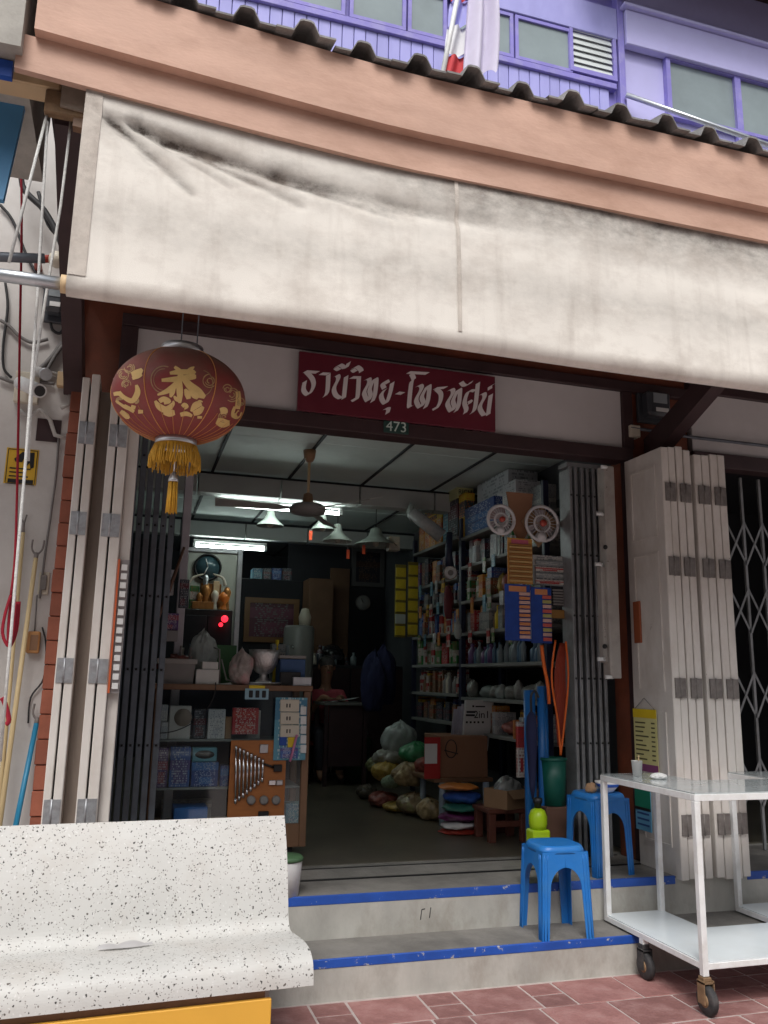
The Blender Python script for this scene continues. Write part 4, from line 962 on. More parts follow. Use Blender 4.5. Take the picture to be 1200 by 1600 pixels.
# ------------------------------------------------------------------ food cart (U-shaped top with a notch)
ct = thing('food_cart', 'white steel food cart with U-shaped top and lower shelf on casters', 'cart', (3.35, 4.0, 0))
cx0, cxa, cxb, cx1, cy0, cyn, cy1 = 2.70, 3.08, 3.585, 4.02, 3.625, 4.12, 4.485
U = [(cx0, cy0), (cx1, cy0), (cx1, cy1), (cxb, cy1), (cxb, cyn), (cxa, cyn), (cxa, cy1), (cx0, cy1)]
def rails(z0, z1, name):
    t_ = .028
    mb = MB(); segs = [(U[i], U[(i+1) % 8]) for i in range(8)]
    mb.box(cx0, cx1, cy0, cy0+t_, z0, z1, .002)
    mb.box(cx0, cx0+t_, cy0+t_, cy1, z0, z1, .002).box(cx1-t_, cx1, cy0+t_, cy1, z0, z1, .002)
    mb.box(cx0+t_, cxa, cy1-t_, cy1, z0, z1, .002).box(cxb, cx1-t_, cy1-t_, cy1, z0, z1, .002)
    mb.box(cxa-t_, cxa, cyn, cy1-t_, z0, z1, .002).box(cxb, cxb+t_, cyn, cy1-t_, z0, z1, .002)
    mb.box(cxa-t_, cxb+t_, cyn-t_, cyn, z0, z1, .002)
    return part(name, mb, M_WHITEP, ct)
rails(.194, .222, 'lower_rail'); rails(.95, .982, 'top_rail')
sheet = [(x+(.004 if x in (cx0, cxb) else -.004), y+(.004 if y == cy0 else -.004)) for x, y in U]
part('lower_shelf', MB().prism(sheet, .006, 'z', .2225), M_CARTP, ct)
M_TOP = mat('cart_top_sheet', (.42, .46, .47), .1, .06, 4, spec=.7, dirt=(.3, .31, .3), damt=.4, dscale=5)
part('top_sheet', MB().prism(sheet, .006, 'z', .9825), M_TOP, ct)
for (x, y) in ((cx0, cy0), (cx1-.03, cy0), (cx0, cy1-.03), (cxa-.03, cy1-.03), (cxb, cy1-.03), (cx1-.03, cy1-.03)):
    zb_ = .165 if y == cy0 else .1941
    part('leg', MB().box(x-.001, x+.031, y-.001, y+.031, zb_, .9495, .003), M_WHITEP, ct)
for (x, y, low) in ((cx0+.015, cy0+.015, 1), (cx0+.015, 4.13, 0), (cx1-.015, cy0+.015, 1), (cx1-.015, 4.13, 0)):
    k = part('caster', MB().box(x-.022, x+.022, y-.022, y+.022, .145, .164 if low else .17, .003).box(x-.03, x-.024, y-.03, y+.02, .05, .15).box(x+.024, x+.03, y-.03, y+.02, .05, .15).box(x-.03, x+.03, y-.03, y+.02, .138, .145), M_RUST if low else M_RUBBER, ct)
    if not low: part('caster_stem', MB().box(x-.016, x+.016, y-.016, y+.016, .1701, .194), M_WHITEP, ct)
    part('wheel', MB().lathe([(.03, -.018), (.058, -.018), (.065, -.011), (.065, .011), (.058, .018), (.03, .018)], (x, y-.012, .0652), 22, axis='x'), M_RUBBER, k)
    part('wheel_hub', MB().lathe([(.008, -.022), (.03, -.019), (.03, .019), (.008, .022)], (x, y-.012, .0652), 16, axis='x'), M_RUST, k)
cp = onz(996, 1213, .9888); cp.y = min(cp.y, 4.4)
tc_ = thing('paper_cup', 'small white paper cup standing on the cart top', 'cup', (cp.x, cp.y, .989))
part('cup', MB().lathe([(.024, 0), (.031, .085), (.033, .086), (.029, .084), (.022, .004)], (cp.x, cp.y, .989), 20), M_PAPER, tc_)
part('straw', MB().tube([(cp.x+.008, cp.y, .995), (cp.x+.02, cp.y+.01, 1.105)], .003, 6), M_CREAM, tc_)
tp = onz(1030, 1217, .989)
single('crumpled_tissue', MB().bag((tp.x, tp.y, 1.003), (.052, .04, .018), 4, knot=False), M_PAPER, 'crumpled white tissue lying on the cart top beside the cup', 'tissue')
# price notices hung on the shutter
X_ = re[0]-.006
def notice(label, y0p, y1p, xa, xb, m, Xo, extra=None):
    a, b = onx(xa, (y0p+y1p)/2, X_), onx(xb, (y0p+y1p)/2, X_)
    y0_, y1_ = min(a.y, b.y), max(a.y, b.y); z0, z1 = onx(xa, y1p, X_).z, onx(xa, y0p, X_).z
    t_ = thing('price_notice', label, 'notice', (X_, (y0_+y1_)/2, z0))
    part('board', MB().box(X_-.005-Xo, X_-.001-Xo, y0_, y1_, z0, z1, .001), m, t_); return t_, y0_, y1_, z0, z1
t_, a, b, c, d = notice('yellow and cream price list hanging by a string on the white shutter', 1107, 1202, 992, 1028, mat('notice_cream', (.62, .58, .26), .6, .06), 0)
part('header', MB().box(X_-.007, X_-.0052, a, b, d-.055, d), M_YELLOW, t_)
part('footer', MB().box(X_-.007, X_-.0052, a, b, c, c+.045), mat('notice_purple', (.22, .06, .16), .6), t_)
ink = MB(); ri = random.Random(9)
for k in range(9):
    z = d-.09-k*.028; w1 = ri.uniform(.3, .6)
    if z > c+.06: ink.box(X_-.0066, X_-.0052, b-.02-(b-a)*w1, b-.02, z, z+.009).box(X_-.0066, X_-.0052, a+.02, a+.02+(b-a)*.15, z, z+.009)
part('printed_lines', ink, mat('faded_ink', (.12, .11, .05), .7), t_)
part('string', MB().tube([(X_-.003, a+.02, d), (X_-.003, (a+b)/2, d+.07), (X_-.003, b-.02, d)], .0018, 5), M_GCABLE, t_)
t_, a, b, c, d = notice('green and light blue notice below the price list on the white shutter', 1228, 1294, 994, 1018, mat('notice_blue', (.13, .38, .6), .6, .06), 0)
part('header', MB().box(X_-.007, X_-.0052, a, b, (c+d)/2+.01, d), mat('notice_green', (.01, .2, .12), .6), t_)
part('divider', MB().box(X_-.0075, X_-.0053, a, b, (c+d)/2-.008, (c+d)/2+.0098), M_BLACK, t_)
ink = MB()
for k in range(3): ink.box(X_-.0066, X_-.0052, a+.02, b-.02, c+.03+k*.034, c+.042+k*.034)
part('printed_lines', ink, mat('blue_ink', (.03, .08, .25), .7), t_)

# ------------------------------------------------------------------ plastic stools
def stool(label, loc, rz, H=.462, top=.118, foot=.135):
    s = thing('plastic_stool', label, 'stool', loc, 'blue plastic stools by the steps', rz=rz, local=True)
    def seat(u, v):
        q = 2*math.pi*u; c_, s_ = math.cos(q), math.sin(q)
        e = 4.6; r = 1/((abs(c_)**e+abs(s_)**e)**(1/e))
        prof_ = [(0, H-.004), (.55, H-.004), (.8, H-.002), (.93, H), (1.0, H-.007), (1.05, H-.022), (1.07, H-.04), (1.05, H-.04), (1.03, H-.025), (.9, H-.012), (0, H-.012)]
        k, z = prof_[min(10, int(round(v*10)))]
        return (top*r*k*c_, top*r*k*s_, z)
    part('seat', MB().grid(seat, 56, 10), M_BLUEST, s)
    zt = H-.03
    def side(k, half):
        """half of one arched side panel: local 2D (t along side 0..1 = corner..middle, z)"""
        pts = []
        wl = .043
        inner = [(wl, 0), (wl+.004, .3), (wl+.008, .58)]
        for i in range(1, 10):
            q = R(90)*i/9; inner.append((wl+.008+(top*1.07-wl-.008)*(1-math.cos(q)), .58+.24*math.sin(q)))
        return inner
    for k in range(4):
        sx, sy = ((1, 1), (-1, 1), (-1, -1), (1, -1))[k]
        mb = MB(); inner = side(0, 0)
        for ax in (0, 1):
            vs = []
            for (tt, zz) in inner+[(top*1.07, .86), (top*1.07, .93), (top*1.07, 1.0)]:
                hw = foot+(top*1.06-foot)*zz           # half width at this height
                z = zt*zz
                tt2 = min(tt, hw)
                for inset in (0, .004):
                    for along in (0., tt2):
                        a_, b_ = hw-along, hw-inset
                        vs.append((sx*a_, sy*b_, z) if ax == 0 else (sx*b_, sy*a_, z))
            m_ = len(vs)//4; fs = []
            for i in range(m_-1):
                o_ = i*4; p_ = o_+4
                fs += [(o_, o_+1, p_+1, p_), (o_+2, p_+2, p_+3, o_+3), (o_+1, o_+3, p_+3, p_+1), (o_, p_, p_+2, o_+2)]
            fs += [(0, 2, 3, 1)]
            mb.add(vs, fs, False)
        # raised ribs running down the leg corner
        for dd in (.012, .03):
            for ax in (0, 1):
                pts = []
                for q in (0.01, .3, .6, .9, .97):
                    hw = foot+(top*1.06-foot)*q; a_, b_ = hw-dd-q*.004, hw+.001
                    pts.append((sx*a_, sy*b_, zt*q) if ax == 0 else (sx*b_, sy*a_, zt*q))
                mb.tube(pts, .0028, 5)
        part('leg', mb, M_BLUEST, s)
    return s
stool('empty blue plastic stool standing on the lower step', (2.335, 4.376, Z1-.002), R(-3), foot=.149, top=.127)
stool('blue plastic stool on the upper step with a bowl on it', (2.83, 4.735, Z2-.003), R(9), foot=.142, top=.124)
zs = Z2-.003+.462
bp = (2.88, 4.70, zs)
bw = thing('enamel_bowl', 'white and blue bowl standing on the stool by the shutters', 'bowl', bp)
part('bowl', MB().lathe([(.03, 0), (.035, .006), (.062, .035), (.078, .062), (.074, .062), (.055, .034), (.0, .012)], bp, 24), M_PAPER, bw)
part('blue_band', MB().lathe([(.0605, .033), (.0725, .052), (.0735, .052), (.0615, .033)], bp, 24, cap=False), M_BLUEP, bw)
single('food_parcel', MB().blob((2.765, 4.70, zs+.024), (.035, .03, .03), 14, 8, .4, 8), M_CARD, 'small brown wrapped food parcel beside the bowl on the stool', 'parcel')
bu = onz(458, 1397, Z2); bu.x = ony(471, 1370, bu.y).x-.085; 
tb_ = thing('plastic_tub', 'white plastic tub with green lid standing behind the bench', 'tub', (bu.x, bu.y, Z2))
part('tub', MB().lathe([(.07, 0), (.085, .165), (.085, .17)], (bu.x, bu.y, Z2-.002), 26), M_WHITEP, tb_)
part('lid', MB().lathe([(.09, .171), (.09, .186), (.08, .196), (0, .198)], (bu.x, bu.y, Z2-.002), 26), mat('lid_green', (.06, .13, .06), .5), tb_)

# ------------------------------------------------------------------ clutter on the left wall
WY = YF-.06
def wbox(x0, y0, x1, y1, dep, b=.003, Y=WY): a = pr(x0, y0, x1, y1, Y); return MB().box(a[0], a[1], Y-dep, Y-.0005, a[2], a[3], b)
wr = thing('camera_warning_sign', 'small yellow warning sign with a black camera pictogram on the white wall', 'sign', (ony(33, 757, WY).x, WY, ony(33, 757, WY).z))
part('plate', wbox(8, 701, 59, 757, .004), mat('sign_yellow', (.66, .40, .03), .5), wr)
a0, a1, z0, z1 = pr(8, 701, 59, 757, WY-.005)
def wp(u, v): return (a0+(a1-a0)*u, z0+(z1-z0)*v)
pic = MB(); Yp_ = WY-.0062
pic.prism([wp(.25, .70), wp(.5, .92), wp(.62, .88), wp(.55, .72), wp(.5, .62), wp(.3, .62)], .0015, 'y', Yp_).prism([wp(.55, .62), wp(.7, .9), wp(.86, .92), wp(.88, .5), wp(.78, .45), wp(.74, .62), wp(.66, .52)], .0015, 'y', Yp_)
pic.box(*[wp(.12, 0)[0], wp(.9, 0)[0]], Yp_, Yp_+.0015, wp(0, .03)[1], wp(0, .14)[1])
for zz in (.42, .31, .20): pic.box(wp(.14, 0)[0], wp(.14+ri.uniform(.5, .74), 0)[0], Yp_, Yp_+.0015, wp(0, zz)[1], wp(0, zz+.035)[1])
for q in (0, 1):
    pic.box(wp(.04+.9*q, 0)[0], wp(.06+.9*q, 0)[0], Yp_, Yp_+.0015, wp(0, .03)[1], wp(0, .97)[1]); pic.box(wp(.06, 0)[0], wp(.94, 0)[0], Yp_, Yp_+.0015, wp(0, .0+.955*q)[1], wp(0, .02+.955*q)[1])
part('pictogram', pic, M_BLACK, wr)
cc = thing('security_camera', 'white bullet security camera on an ivory box on the white wall', 'camera', (ony(45, 625, WY).x, WY, ony(45, 625, WY).z))
ca, cb = ony(36, 600, WY-.12), ony(62, 611, WY-.30)
part('mount_box', wbox(24, 585, 62, 632, .045), M_IVORY, cc)
part('camera_body', MB().tube([ca+(cb-ca)*-.15, cb], .038, 18), M_WHITEP, cc)
part('lens', MB().tube([cb, cb+(cb-ca).normalized()*.004], .029, 18), M_BLACK, cc)
part('arm', MB().tube([ony(42, 608, WY-.04), ca+(cb-ca)*.2], .013, 8), M_WHITEP, cc)
fd = thing('floodlight_socket', 'grey lamp socket bracket above the security camera', 'lamp socket', (ony(66, 583, WY).x, WY, ony(66, 583, WY).z))
part('socket', MB().tube([ony(56, 580, WY-.02), ony(70, 584, WY-.14)], .03, 14), mat('grey_fitting', (.42, .41, .4), .5), fd)
part('rim', MB().tube([ony(70, 584, WY-.14), ony(72, 585, WY-.16)], .034, 14), M_GALV, fd)
jb = thing('junction_box', 'cream junction box with outlets right of the security camera', 'junction box', (ony(112, 605, WY-.1).x, WY, ony(112, 605, WY).z))
part('box', wbox(90, 586, 121, 608, .05), M_CREAM, jb)
part('conduit', MB().tube([ony(100, 590, WY-.02), ony(75, 580, WY-.02), ony(70, 590, WY-.05)], .012, 8).tube([ony(110, 608, WY-.03), ony(108, 632, WY-.03), ony(95, 638, WY-.03)], .011, 8).tube([ony(30, 640, WY-.02), ony(45, 652, WY-.03), ony(62, 640, WY-.03), ony(78, 655, WY-.03), ony(86, 680, WY-.03), ony(110, 686, WY-.03)], .012, 8), mat('pvc_grey', (.42, .40, .38), .6), jb)
def meter(label, x0, y0, x1, y1, Y):
    t_ = thing('electricity_meter', label, 'electric meter', (ony((x0+x1)/2, y1, Y).x, Y, ony((x0+x1)/2, y1, Y).z)); a = pr(x0, y0, x1, y1, Y); w_, h_ = a[1]-a[0], a[3]-a[2]
    part('back_plate', MB().box(a[0]-.02, a[1]+.02, Y, Y+.03, a[2]-.03, a[3]+.02, .004), M_METER, t_)
    part('case', MB().box(a[0], a[1], Y-.10, Y-.001, a[2], a[3], .02), M_METER, t_)
    part('display', MB().box(a[0]+w_*.2, a[1]-w_*.2, Y-.104, Y-.1005, a[2]+h_*.48, a[3]-h_*.12, .001), M_METERG, t_)
    part('label_plate', MB().box(a[0]+w_*.3, a[1]-w_*.15, Y-.104, Y-.1005, a[2]+h_*.14, a[2]+h_*.30, .001), M_PAPER, t_)
    return t_
meter('black electricity meter among the cables on the white wall', 72, 452, 102, 496, WY-.035)
meter('dark electricity meter beside the wooden eave strut', 1001, 617, 1036, 655, YF-.03)
single('meter_box', MB().box(*pr(986, 664, 1001, 682, YF-.06)[:2], YF-.06, YF+.018, *pr(986, 664, 1001, 682, YF-.06)[2:], .004), M_IVORY, 'small ivory junction box below the meter by the strut', 'junction box')
lbp = ony(90, 406, WY-.2)
lb_ = thing('light_bulb', 'round white light bulb behind the awning pipe on the white wall', 'bulb', (lbp.x, lbp.y, lbp.z))
part('bulb', MB().lathe([(0, -.05), (.03, -.042), (.048, -.01), (.045, .02), (.024, .045), (.02, .06)], lbp, 18, axis='x'), M_IVORY, lb_)
part('socket', MB().tube([lbp+Vector((-.04, .0, 0)), lbp+Vector((-.11, .03, 0)), lbp+Vector((-.12, .2, .02))], .022, 10), M_REDDARK, lb_)
def cable(label, pts, r, m, Y=WY-.02, name='cable'): 
    q = [ony(p[0], p[1], Y-(p[2] if len(p) > 2 else 0)) for p in pts]
    return single(name, MB().tube(catmull([tuple(v) for v in q], 5), r, 6), m, label, 'cable')
cable('thick black cable looping down behind the blue signboard', [(38, 230), (35, 290), (70, 330), (95, 380), (108, 450)], .018, M_CABLE, WY-.15)
cable('black cable curving from the signboard to the electricity meter', [(0, 320), (20, 345), (42, 400), (70, 450), (80, 470)], .009, M_CABLE)
cable('second black cable hanging behind the awning ropes', [(60, 300), (75, 350), (100, 380), (112, 420)], .012, M_CABLE, WY-.1)
cable('black cables looped under the electricity meter', [(78, 495), (82, 515), (95, 520), (104, 500)], .009, M_CABLE)
cable('grey cable sagging along the top of the white wall', [(0, 500), (15, 510), (30, 525), (50, 535), (75, 530)], .01, M_GCABLE)
cable('bundle of grey cables rising to the awning corner', [(60, 580), (80, 560), (95, 540), (118, 520), (125, 500)], .016, M_GCABLE)
cable('second grey cable rising beside the cable bundle', [(70, 585), (90, 550), (110, 525), (122, 490)], .01, M_GCABLE, WY-.04)
cable('grey cable running along the wall to the security camera', [(0, 590), (25, 598), (50, 595), (85, 600)], .01, M_GCABLE)
cable('thin grey cable dropping down the wall to the socket', [(92, 680), (88, 740), (80, 800), (70, 870), (62, 935)], .007, M_GCABLE)
cable('dark cable running from the eave to the wall top', [(8, 440), (12, 480), (5, 540), (6, 575), (18, 590)], .008, M_CABLE)
cable('thin black cable hanging below the wooden bell', [(66, 980), (72, 1010), (68, 1060), (48, 1090), (44, 1130)], .005, M_CABLE)
ws = thing('wall_socket', 'old wall socket plate on the white wall beside the poles', 'socket', (ony(68, 915, WY).x, WY, ony(68, 930, WY).z))
part('plate', wbox(60, 894, 77, 929, .012), M_IVORY, ws)
part('socket_face', wbox(63, 899, 73, 922, .016, .002, WY-.0125), M_HINGE2, ws)
wb = thing('wooden_bell', 'small square wooden bell hanging from a cord on the white wall', 'bell', (ony(53, 1020, WY).x, WY, ony(53, 1022, WY).z))
part('bell', wbox(43, 987, 63, 1021, .05, .006), mat('tan_wood', (.45, .22, .08), .5), wb)
part('face', wbox(47, 992, 59, 1016, .003, .001, WY-.0505), M_WOOD, wb)
part('cord', MB().tube([ony(54, 987, WY-.02), ony(58, 930, WY-.02)], .004, 6), M_GCABLE, wb)
def pole(label, top, bot, r, m, hook, Yt=WY-.06, r1=None):
    a = ony(*top, Yt); b = onz(*bot, Z2)
    if b.y > Yt: b = ony(*bot, Yt-.1)
    b.y = max(b.y, YS2+.06); b.z = Z2
    t_ = thing('hook_pole', label, 'pole', (b.x, b.y, Z2))
    part('shaft', MB().tube([b, a], [r1 or r*1.15, r], 10), m, t_)
    d = (a-b).normalized(); s = Vector((1, 0, 0))
    if hook == 'fork': part('hook', MB().tube(catmull([tuple(a+d*.10-s*.028), tuple(a+d*.05-s*.026), tuple(a+d*.02), tuple(a+d*.05+s*.026), tuple(a+d*.10+s*.03)], 5), .0055, 7).tube([a-d*.02, a+d*.03], .012, 8), M_HINGE2, t_)
    else: part('hook', MB().tube([a-d*.02, a+d*.05, a+d*.10+s*.012], [.011, .006, .004], 7).tube([a+d*.05, a+d*.09-s*.02], .004, 6), M_HINGE2, t_)
    return t_
pole('pale bamboo pole with a forked iron hook leaning on the white wall', (56, 872), (-14, 1380), .012, M_BAMBOO, 'fork')
pole('pale bamboo pole with a thin hook leaning behind the forked one', (36, 832), (-6, 1330), .011, M_BAMBOO, 'thin', WY-.03)
pole('blue handled pole with an iron hook leaning on the wall near the shutters', (57, 1130), (8, 1335), .013, mat('teal_paint', (.015, .2, .36), .4), 'fork', WY-.05)
single('hanging_rope', MB().tube(catmull([tuple(ony(x, y, 4.3)) for x, y in ((30, 190), (34, 330), (31, 520), (28, 700), (24, 860), (17, 930))], 4), .0065, 6), M_REDROPE, 'red cord hanging down in front of the white wall', 'cord')
rc = MB()
for k in range(3):
    pts = [tuple(ony(x+k*3, y, 4.3+.02*k)) for x, y in ((17, 930), (8+k*4, 960), (4+k*6, 990), (14-k*2, 1010), (20, 985), (24, 940))]; rc.tube(catmull(pts, 4), .008, 6)
single('rope_bundle', rc, M_REDROPE, 'tied bundle of red cord below the hanging red cord', 'cord')
single('red_strap', MB().tube(catmull([tuple(ony(x, y, 4.3)) for x, y in ((3, 1090), (8, 1100), (14, 1125), (9, 1132))], 4), .012, 6), M_REDROPE, 'short red strap end tied to the poles', 'strap')

# ------------------------------------------------------------------ flag over the roof
fg = thing('flag', 'red, white and blue striped flag hanging above the roof tiles', 'flag', (ony(700, 120, 3.7).x, 3.7, 4.25))
FY = 3.7
b0, b1 = ony(684, 128, FY), ony(719, -40, FY)
part('flag_pole', MB().tube([b0-Vector((0, 0, .32))-Vector((.035, 0, 0)), b1+Vector((.06, 0, .3))], .014, 10), M_WHITEP, fg)
def fl_fn(x0, x1, x2, x3, y0, y1, ph, amp):
    def fn(u, v):
        xl = x0+(x2-x0)*v; xr = x1+(x3-x1)*v; p = ony(xl+(xr-xl)*u, y0+(y1-y0)*v, FY)
        return (p.x, FY+amp*math.sin(u*9+ph+v*2)+.01, p.z)
    return fn
for (y0, y1, m_) in ((-70, 0, mat('flag_red', (.55, .05, .06), .8)), (0, 40, M_PURPLE), (40, 86, mat('flag_white', (.72, .72, .75), .8)), (86, 134, mat('flag_red', (.55, .05, .06), .8))):
    q0, q1 = (y0+70)/204, (y1+70)/204
    part('stripe', MB().grid(fl_fn(714-24*q0, 738-12*q0, 714-24*q1, 738-12*q1, y0, y1, 1, .02), 12, 6), m_, fg)
f2 = thing('pale_flag', 'faded pale lilac ceremonial flag with frayed edge beside the striped flag', 'flag', (ony(745, 120, FY).x, FY-.05, 4.25))
def fr(u, v):
    xl = 735-10*v; xr = 770+8*math.sin(v*2.2); yb = 132-20*abs(math.sin(u*7))-30*max(0, u-.55); p = ony(xl+(xr-xl)*u, -60+(yb+60)*v, FY-.06)
    return (p.x, FY-.06+.035*math.sin(u*11+v), p.z)
part('cloth', MB().grid(fr, 26, 24), mat('faded_lilac', (.62, .58, .72), .8, .1, 6), f2)
part('flag_staff', MB().tube([ony(733, 134, FY-.04)-Vector((0, 0, .3)), ony(744, -60, FY-.04)], .01, 8), M_WHITEP, f2)
# thin pole at the far left of the upper floor
single('upper_pole', MB().tube([Vector((ony(276, 5, 4.6).x, 4.6, 4.55)), Vector((ony(276, 5, 4.6).x, 4.6, 6.6))], .022, 10), M_WOOD, 'slim brown pole standing above the roof in front of the purple boards', 'pole')

# ------------------------------------------------------------------ display cabinet
CY = 5.5
c0, c1 = ony(243, 1080, CY).x, ony(486, 1075, CY).x; cz1 = ony(365, 1070, CY).z; cz0 = Z2+.06
CD = .42
cb_ = thing('display_cabinet', 'brown wooden glass-fronted display cabinet inside the shop entrance', 'cabinet', ((c0+c1)/2, CY, Z2))
def cpart(n_, m, *b, bev=.003): return part(n_, MB().box(*b, bev), m, cb_)
cpart('top_board', M_WOOD, c0-.01, c1+.01, CY-.01, CY+CD, cz1-.035, cz1)
for x in (c0, c1-.045):
    for y in (CY, CY+CD-.045): cpart('post', M_WOOD, x, x+.045, y, y+.04, cz0+.0, cz1-.036)
zb2 = ony(470, 1287, CY).z
cpart('base_board', M_WOOD, c0+.046, c1-.046, CY, CY+.03, cz0, zb2)
cpart('bottom_board', M_WOOD, c0+.046, c1-.046, CY+.031, CY+CD, zb2-.03, zb2-.005)
cpart('back_board', mat('cabinet_back', (.05, .06, .09), .6), c0+.046, c1-.046, CY+CD-.03, CY+CD-.02, zb2, cz1-.036)
zs1, zs2 = ony(300, 1155, CY+.05).z, ony(300, 1230, CY+.05).z
for zz in (zs1, zs2): cpart('glass_shelf', M_SHELF, c0+.047, c1-.047, CY+.03, CY+CD-.035, zz-.014, zz)
for x in (c0+.08, c1-.12):
    for y in (CY+.03, CY+CD-.07): cpart('foot', M_BLACK, x, x+.04, y, y+.04, Z2-.002, cz0-.0005)
part('front_glass', MB().box(c0+.046, c1-.046, CY+.012, CY+.016, zb2, cz1-.036), M_GLASS, cb_)
part('side_glass', MB().box(c1-.02, c1-.016, CY+.041, CY+CD-.05, zb2, cz1-.036), M_GLASS, cb_)
def pbox(name, label, cat, x0, y0, x1, y1, Y, dep, m, zbot=None, group=None, b=.003):
    a = pr(x0, y0, x1, y1, Y); z0 = a[2] if zbot is None else zbot
    return single(name, MB().box(a[0], a[1], Y, Y+dep, z0, max(a[3], z0+.01), b), m, label, cat, group)
YI = CY+.06
p_white = printed('pr_white', (.62, .62, .62), (.5, .52, .55), (.25, .27, .3))
p_blue = printed('pr_blue', (.03, .07, .25), (.05, .16, .42), (.35, .4, .55), seed=1)
p_blue2 = printed('pr_blue2', (.05, .12, .36), (.10, .08, .25), (.45, .5, .6), seed=2)
p_teal = printed('pr_teal', (.10, .30, .40), (.06, .2, .32), (.5, .6, .62), seed=3)
p_red = printed('pr_red', (.42, .03, .04), (.5, .06, .05), (.65, .55, .5), seed=4)
p_redw = printed('pr_redw', (.55, .52, .48), (.42, .04, .04), (.2, .05, .05), seed=5)
p_green = printed('pr_green', (.05, .22, .07), (.5, .5, .45), (.35, .06, .03), seed=6)
p_yel = printed('pr_yel', (.62, .42, .03), (.05, .05, .05), (.6, .15, .02), seed=7)
p_org = printed('pr_org', (.62, .24, .03), (.5, .1, .02), (.6, .55, .4), seed=8)
p_dark = printed('pr_dark', (.03, .035, .05), (.10, .02, .03), (.3, .3, .32), seed=9)
p_brown = printed('pr_brown', (.16, .09, .05), (.3, .07, .03), (.5, .45, .35), seed=10)
p_grey = printed('pr_grey', (.26, .28, .28), (.42, .42, .40), (.12, .13, .15), seed=11)
p_purple = printed('pr_purple', (.12, .06, .2), (.35, .08, .12), (.5, .45, .5), seed=12)
pbox('small_white_box', 'small white carton at the bottom of a pair in the display cabinet corner', 'box', 251, 1128, 262, 1154, YI, .06, p_white, zs1)
pbox('small_white_box', 'small white carton on top of another in the display cabinet corner', 'box', 251, 1101, 262, 1127, YI, .06, p_white)
bo = pbox('white_box', 'white carton with a dark round picture in the display cabinet', 'box', 264, 1103, 298, 1154, YI, .08, mat('white_carton', (.62, .61, .58), .5), zs1)
q = ony(286, 1121, YI); part('printed_disc', MB().lathe([(0, -.003), (.055, -.003), (.055, -.0005)], (q.x, YI, q.z), 20, axis='y'), M_SHUTIN, bo)
pbox('dark_box', 'dark product box between white cartons in the display cabinet', 'box', 302, 1108, 322, 1154, YI+.03, .07, p_dark, zs1)
bo = pbox('white_blue_box', 'white carton printed with blue pictures in the display cabinet', 'box', 325, 1108, 352, 1150, YI, .07, p_white, zs1)
pbox('white_pack', 'white pack behind the red pack in the display cabinet', 'pack', 388, 1110, 407, 1150, YI+.04, .04, mat('white_carton', (.62, .61, .58), .5), zs1)
pbox('red_pack', 'shiny red and white blister pack in the display cabinet', 'pack', 363, 1106, 404, 1142, YI-.02, .03, p_red, zs1+.03)
pbox('small_tan_box', 'small tan box beside the red pack in the display cabinet', 'box', 352, 1120, 362, 1150, YI, .05, M_CARD, zs1)
pbox('blue_box', 'slim violet-blue carton at the cabinet middle shelf end', 'box', 245, 1168, 262, 1228, YI, .08, p_purple, zs2)
pbox('blue_box', 'tall blue carton with pink edge on the cabinet middle shelf', 'box', 265, 1167, 297, 1228, YI, .08, p_blue2, zs2)
pbox('blue_box', 'wide blue carton under the teal one on the cabinet middle shelf', 'box', 299, 1191, 341, 1228, YI, .08, p_blue, zs2)
bo = pbox('teal_box', 'light teal carton with a dark oval picture on the cabinet middle shelf', 'box', 301, 1168, 339, 1190, YI, .08, mat('teal_carton', (.12, .32, .40), .4))
q = ony(320, 1179, YI); mo = MB(); mo.lathe([(0, -.003), (.05, -.003), (.05, -.0005)], (0, 0, 0), 20, axis='y'); mo.v = [(v[0]*1.2+q.x, v[1]+YI, v[2]*.5+q.z) for v in mo.v]; part('printed_oval', mo, M_BLACK, bo)
pbox('blue_box', 'narrow dark blue carton beside the board on the cabinet middle shelf', 'box', 344, 1196, 358, 1228, YI, .08, p_blue, zs2)
pbox('flat_blue_box', 'plain bright blue box lying on the cabinet floor', 'box', 271, 1262, 324, 1288, YI, .2, mat('bright_blue', (.02, .16, .5), .4), zb2-.0045)
pbox('grey_box', 'grey carton behind the blue box on the cabinet floor', 'box', 252, 1250, 330, 1288, YI+.22, .06, p_grey, zb2-.0045)
pbox('white_blue_box', 'light blue and white carton at the right end of the cabinet floor', 'box', 446, 1255, 474, 1285, YI, .1, p_teal, zb2-.0045)
# orange board with tools
bx = pr(358, 1157, 446, 1283, CY-.03)
bd = thing('tool_board', 'orange wooden board with wrenches and fittings hung on the cabinet front', 'board', ((bx[0]+bx[1])/2, CY-.03, bx[2]))
part('board', MB().box(bx[0], bx[1], CY-.025, CY-.012, bx[2], bx[3], .002), M_ORANGEWOOD, bd)
names = ['longest', 'second longest', 'third longest', 'fourth longest', 'fourth shortest', 'third shortest', 'second shortest', 'shortest']
for i in range(8):
    t_ = i/7; x = 369+42*t_; y0 = 1165+21*t_; y1 = 1256-34*t_
    a, b = ony(x, y0, CY-.04), ony(x-1.5, y1, CY-.04)
    w_ = thing('tubular_wrench', names[i]+' chrome tubular wrench in the fan on the orange board', 'wrench', tuple(b), 'chrome wrenches on the board')
    part('shaft', MB().tube([a, b], .0068, 10), M_CHROME, w_)
    for e, f_ in ((a, b), (b, a)): part('socket_end', MB().tube([e, e+(f_-e).normalized()*.03], .0092, 6), M_CHROME, w_)
def disc(label, x, y, r, m, Y=CY-.026, name='fitting', cat='fitting', h=.02):
    q = ony(x, y, Y); return single(name, MB().lathe([(r*.6, -h), (r, -h*.7), (r, -.0005)], tuple(q), 16, axis='y'), m, label, cat, loc=tuple(q))
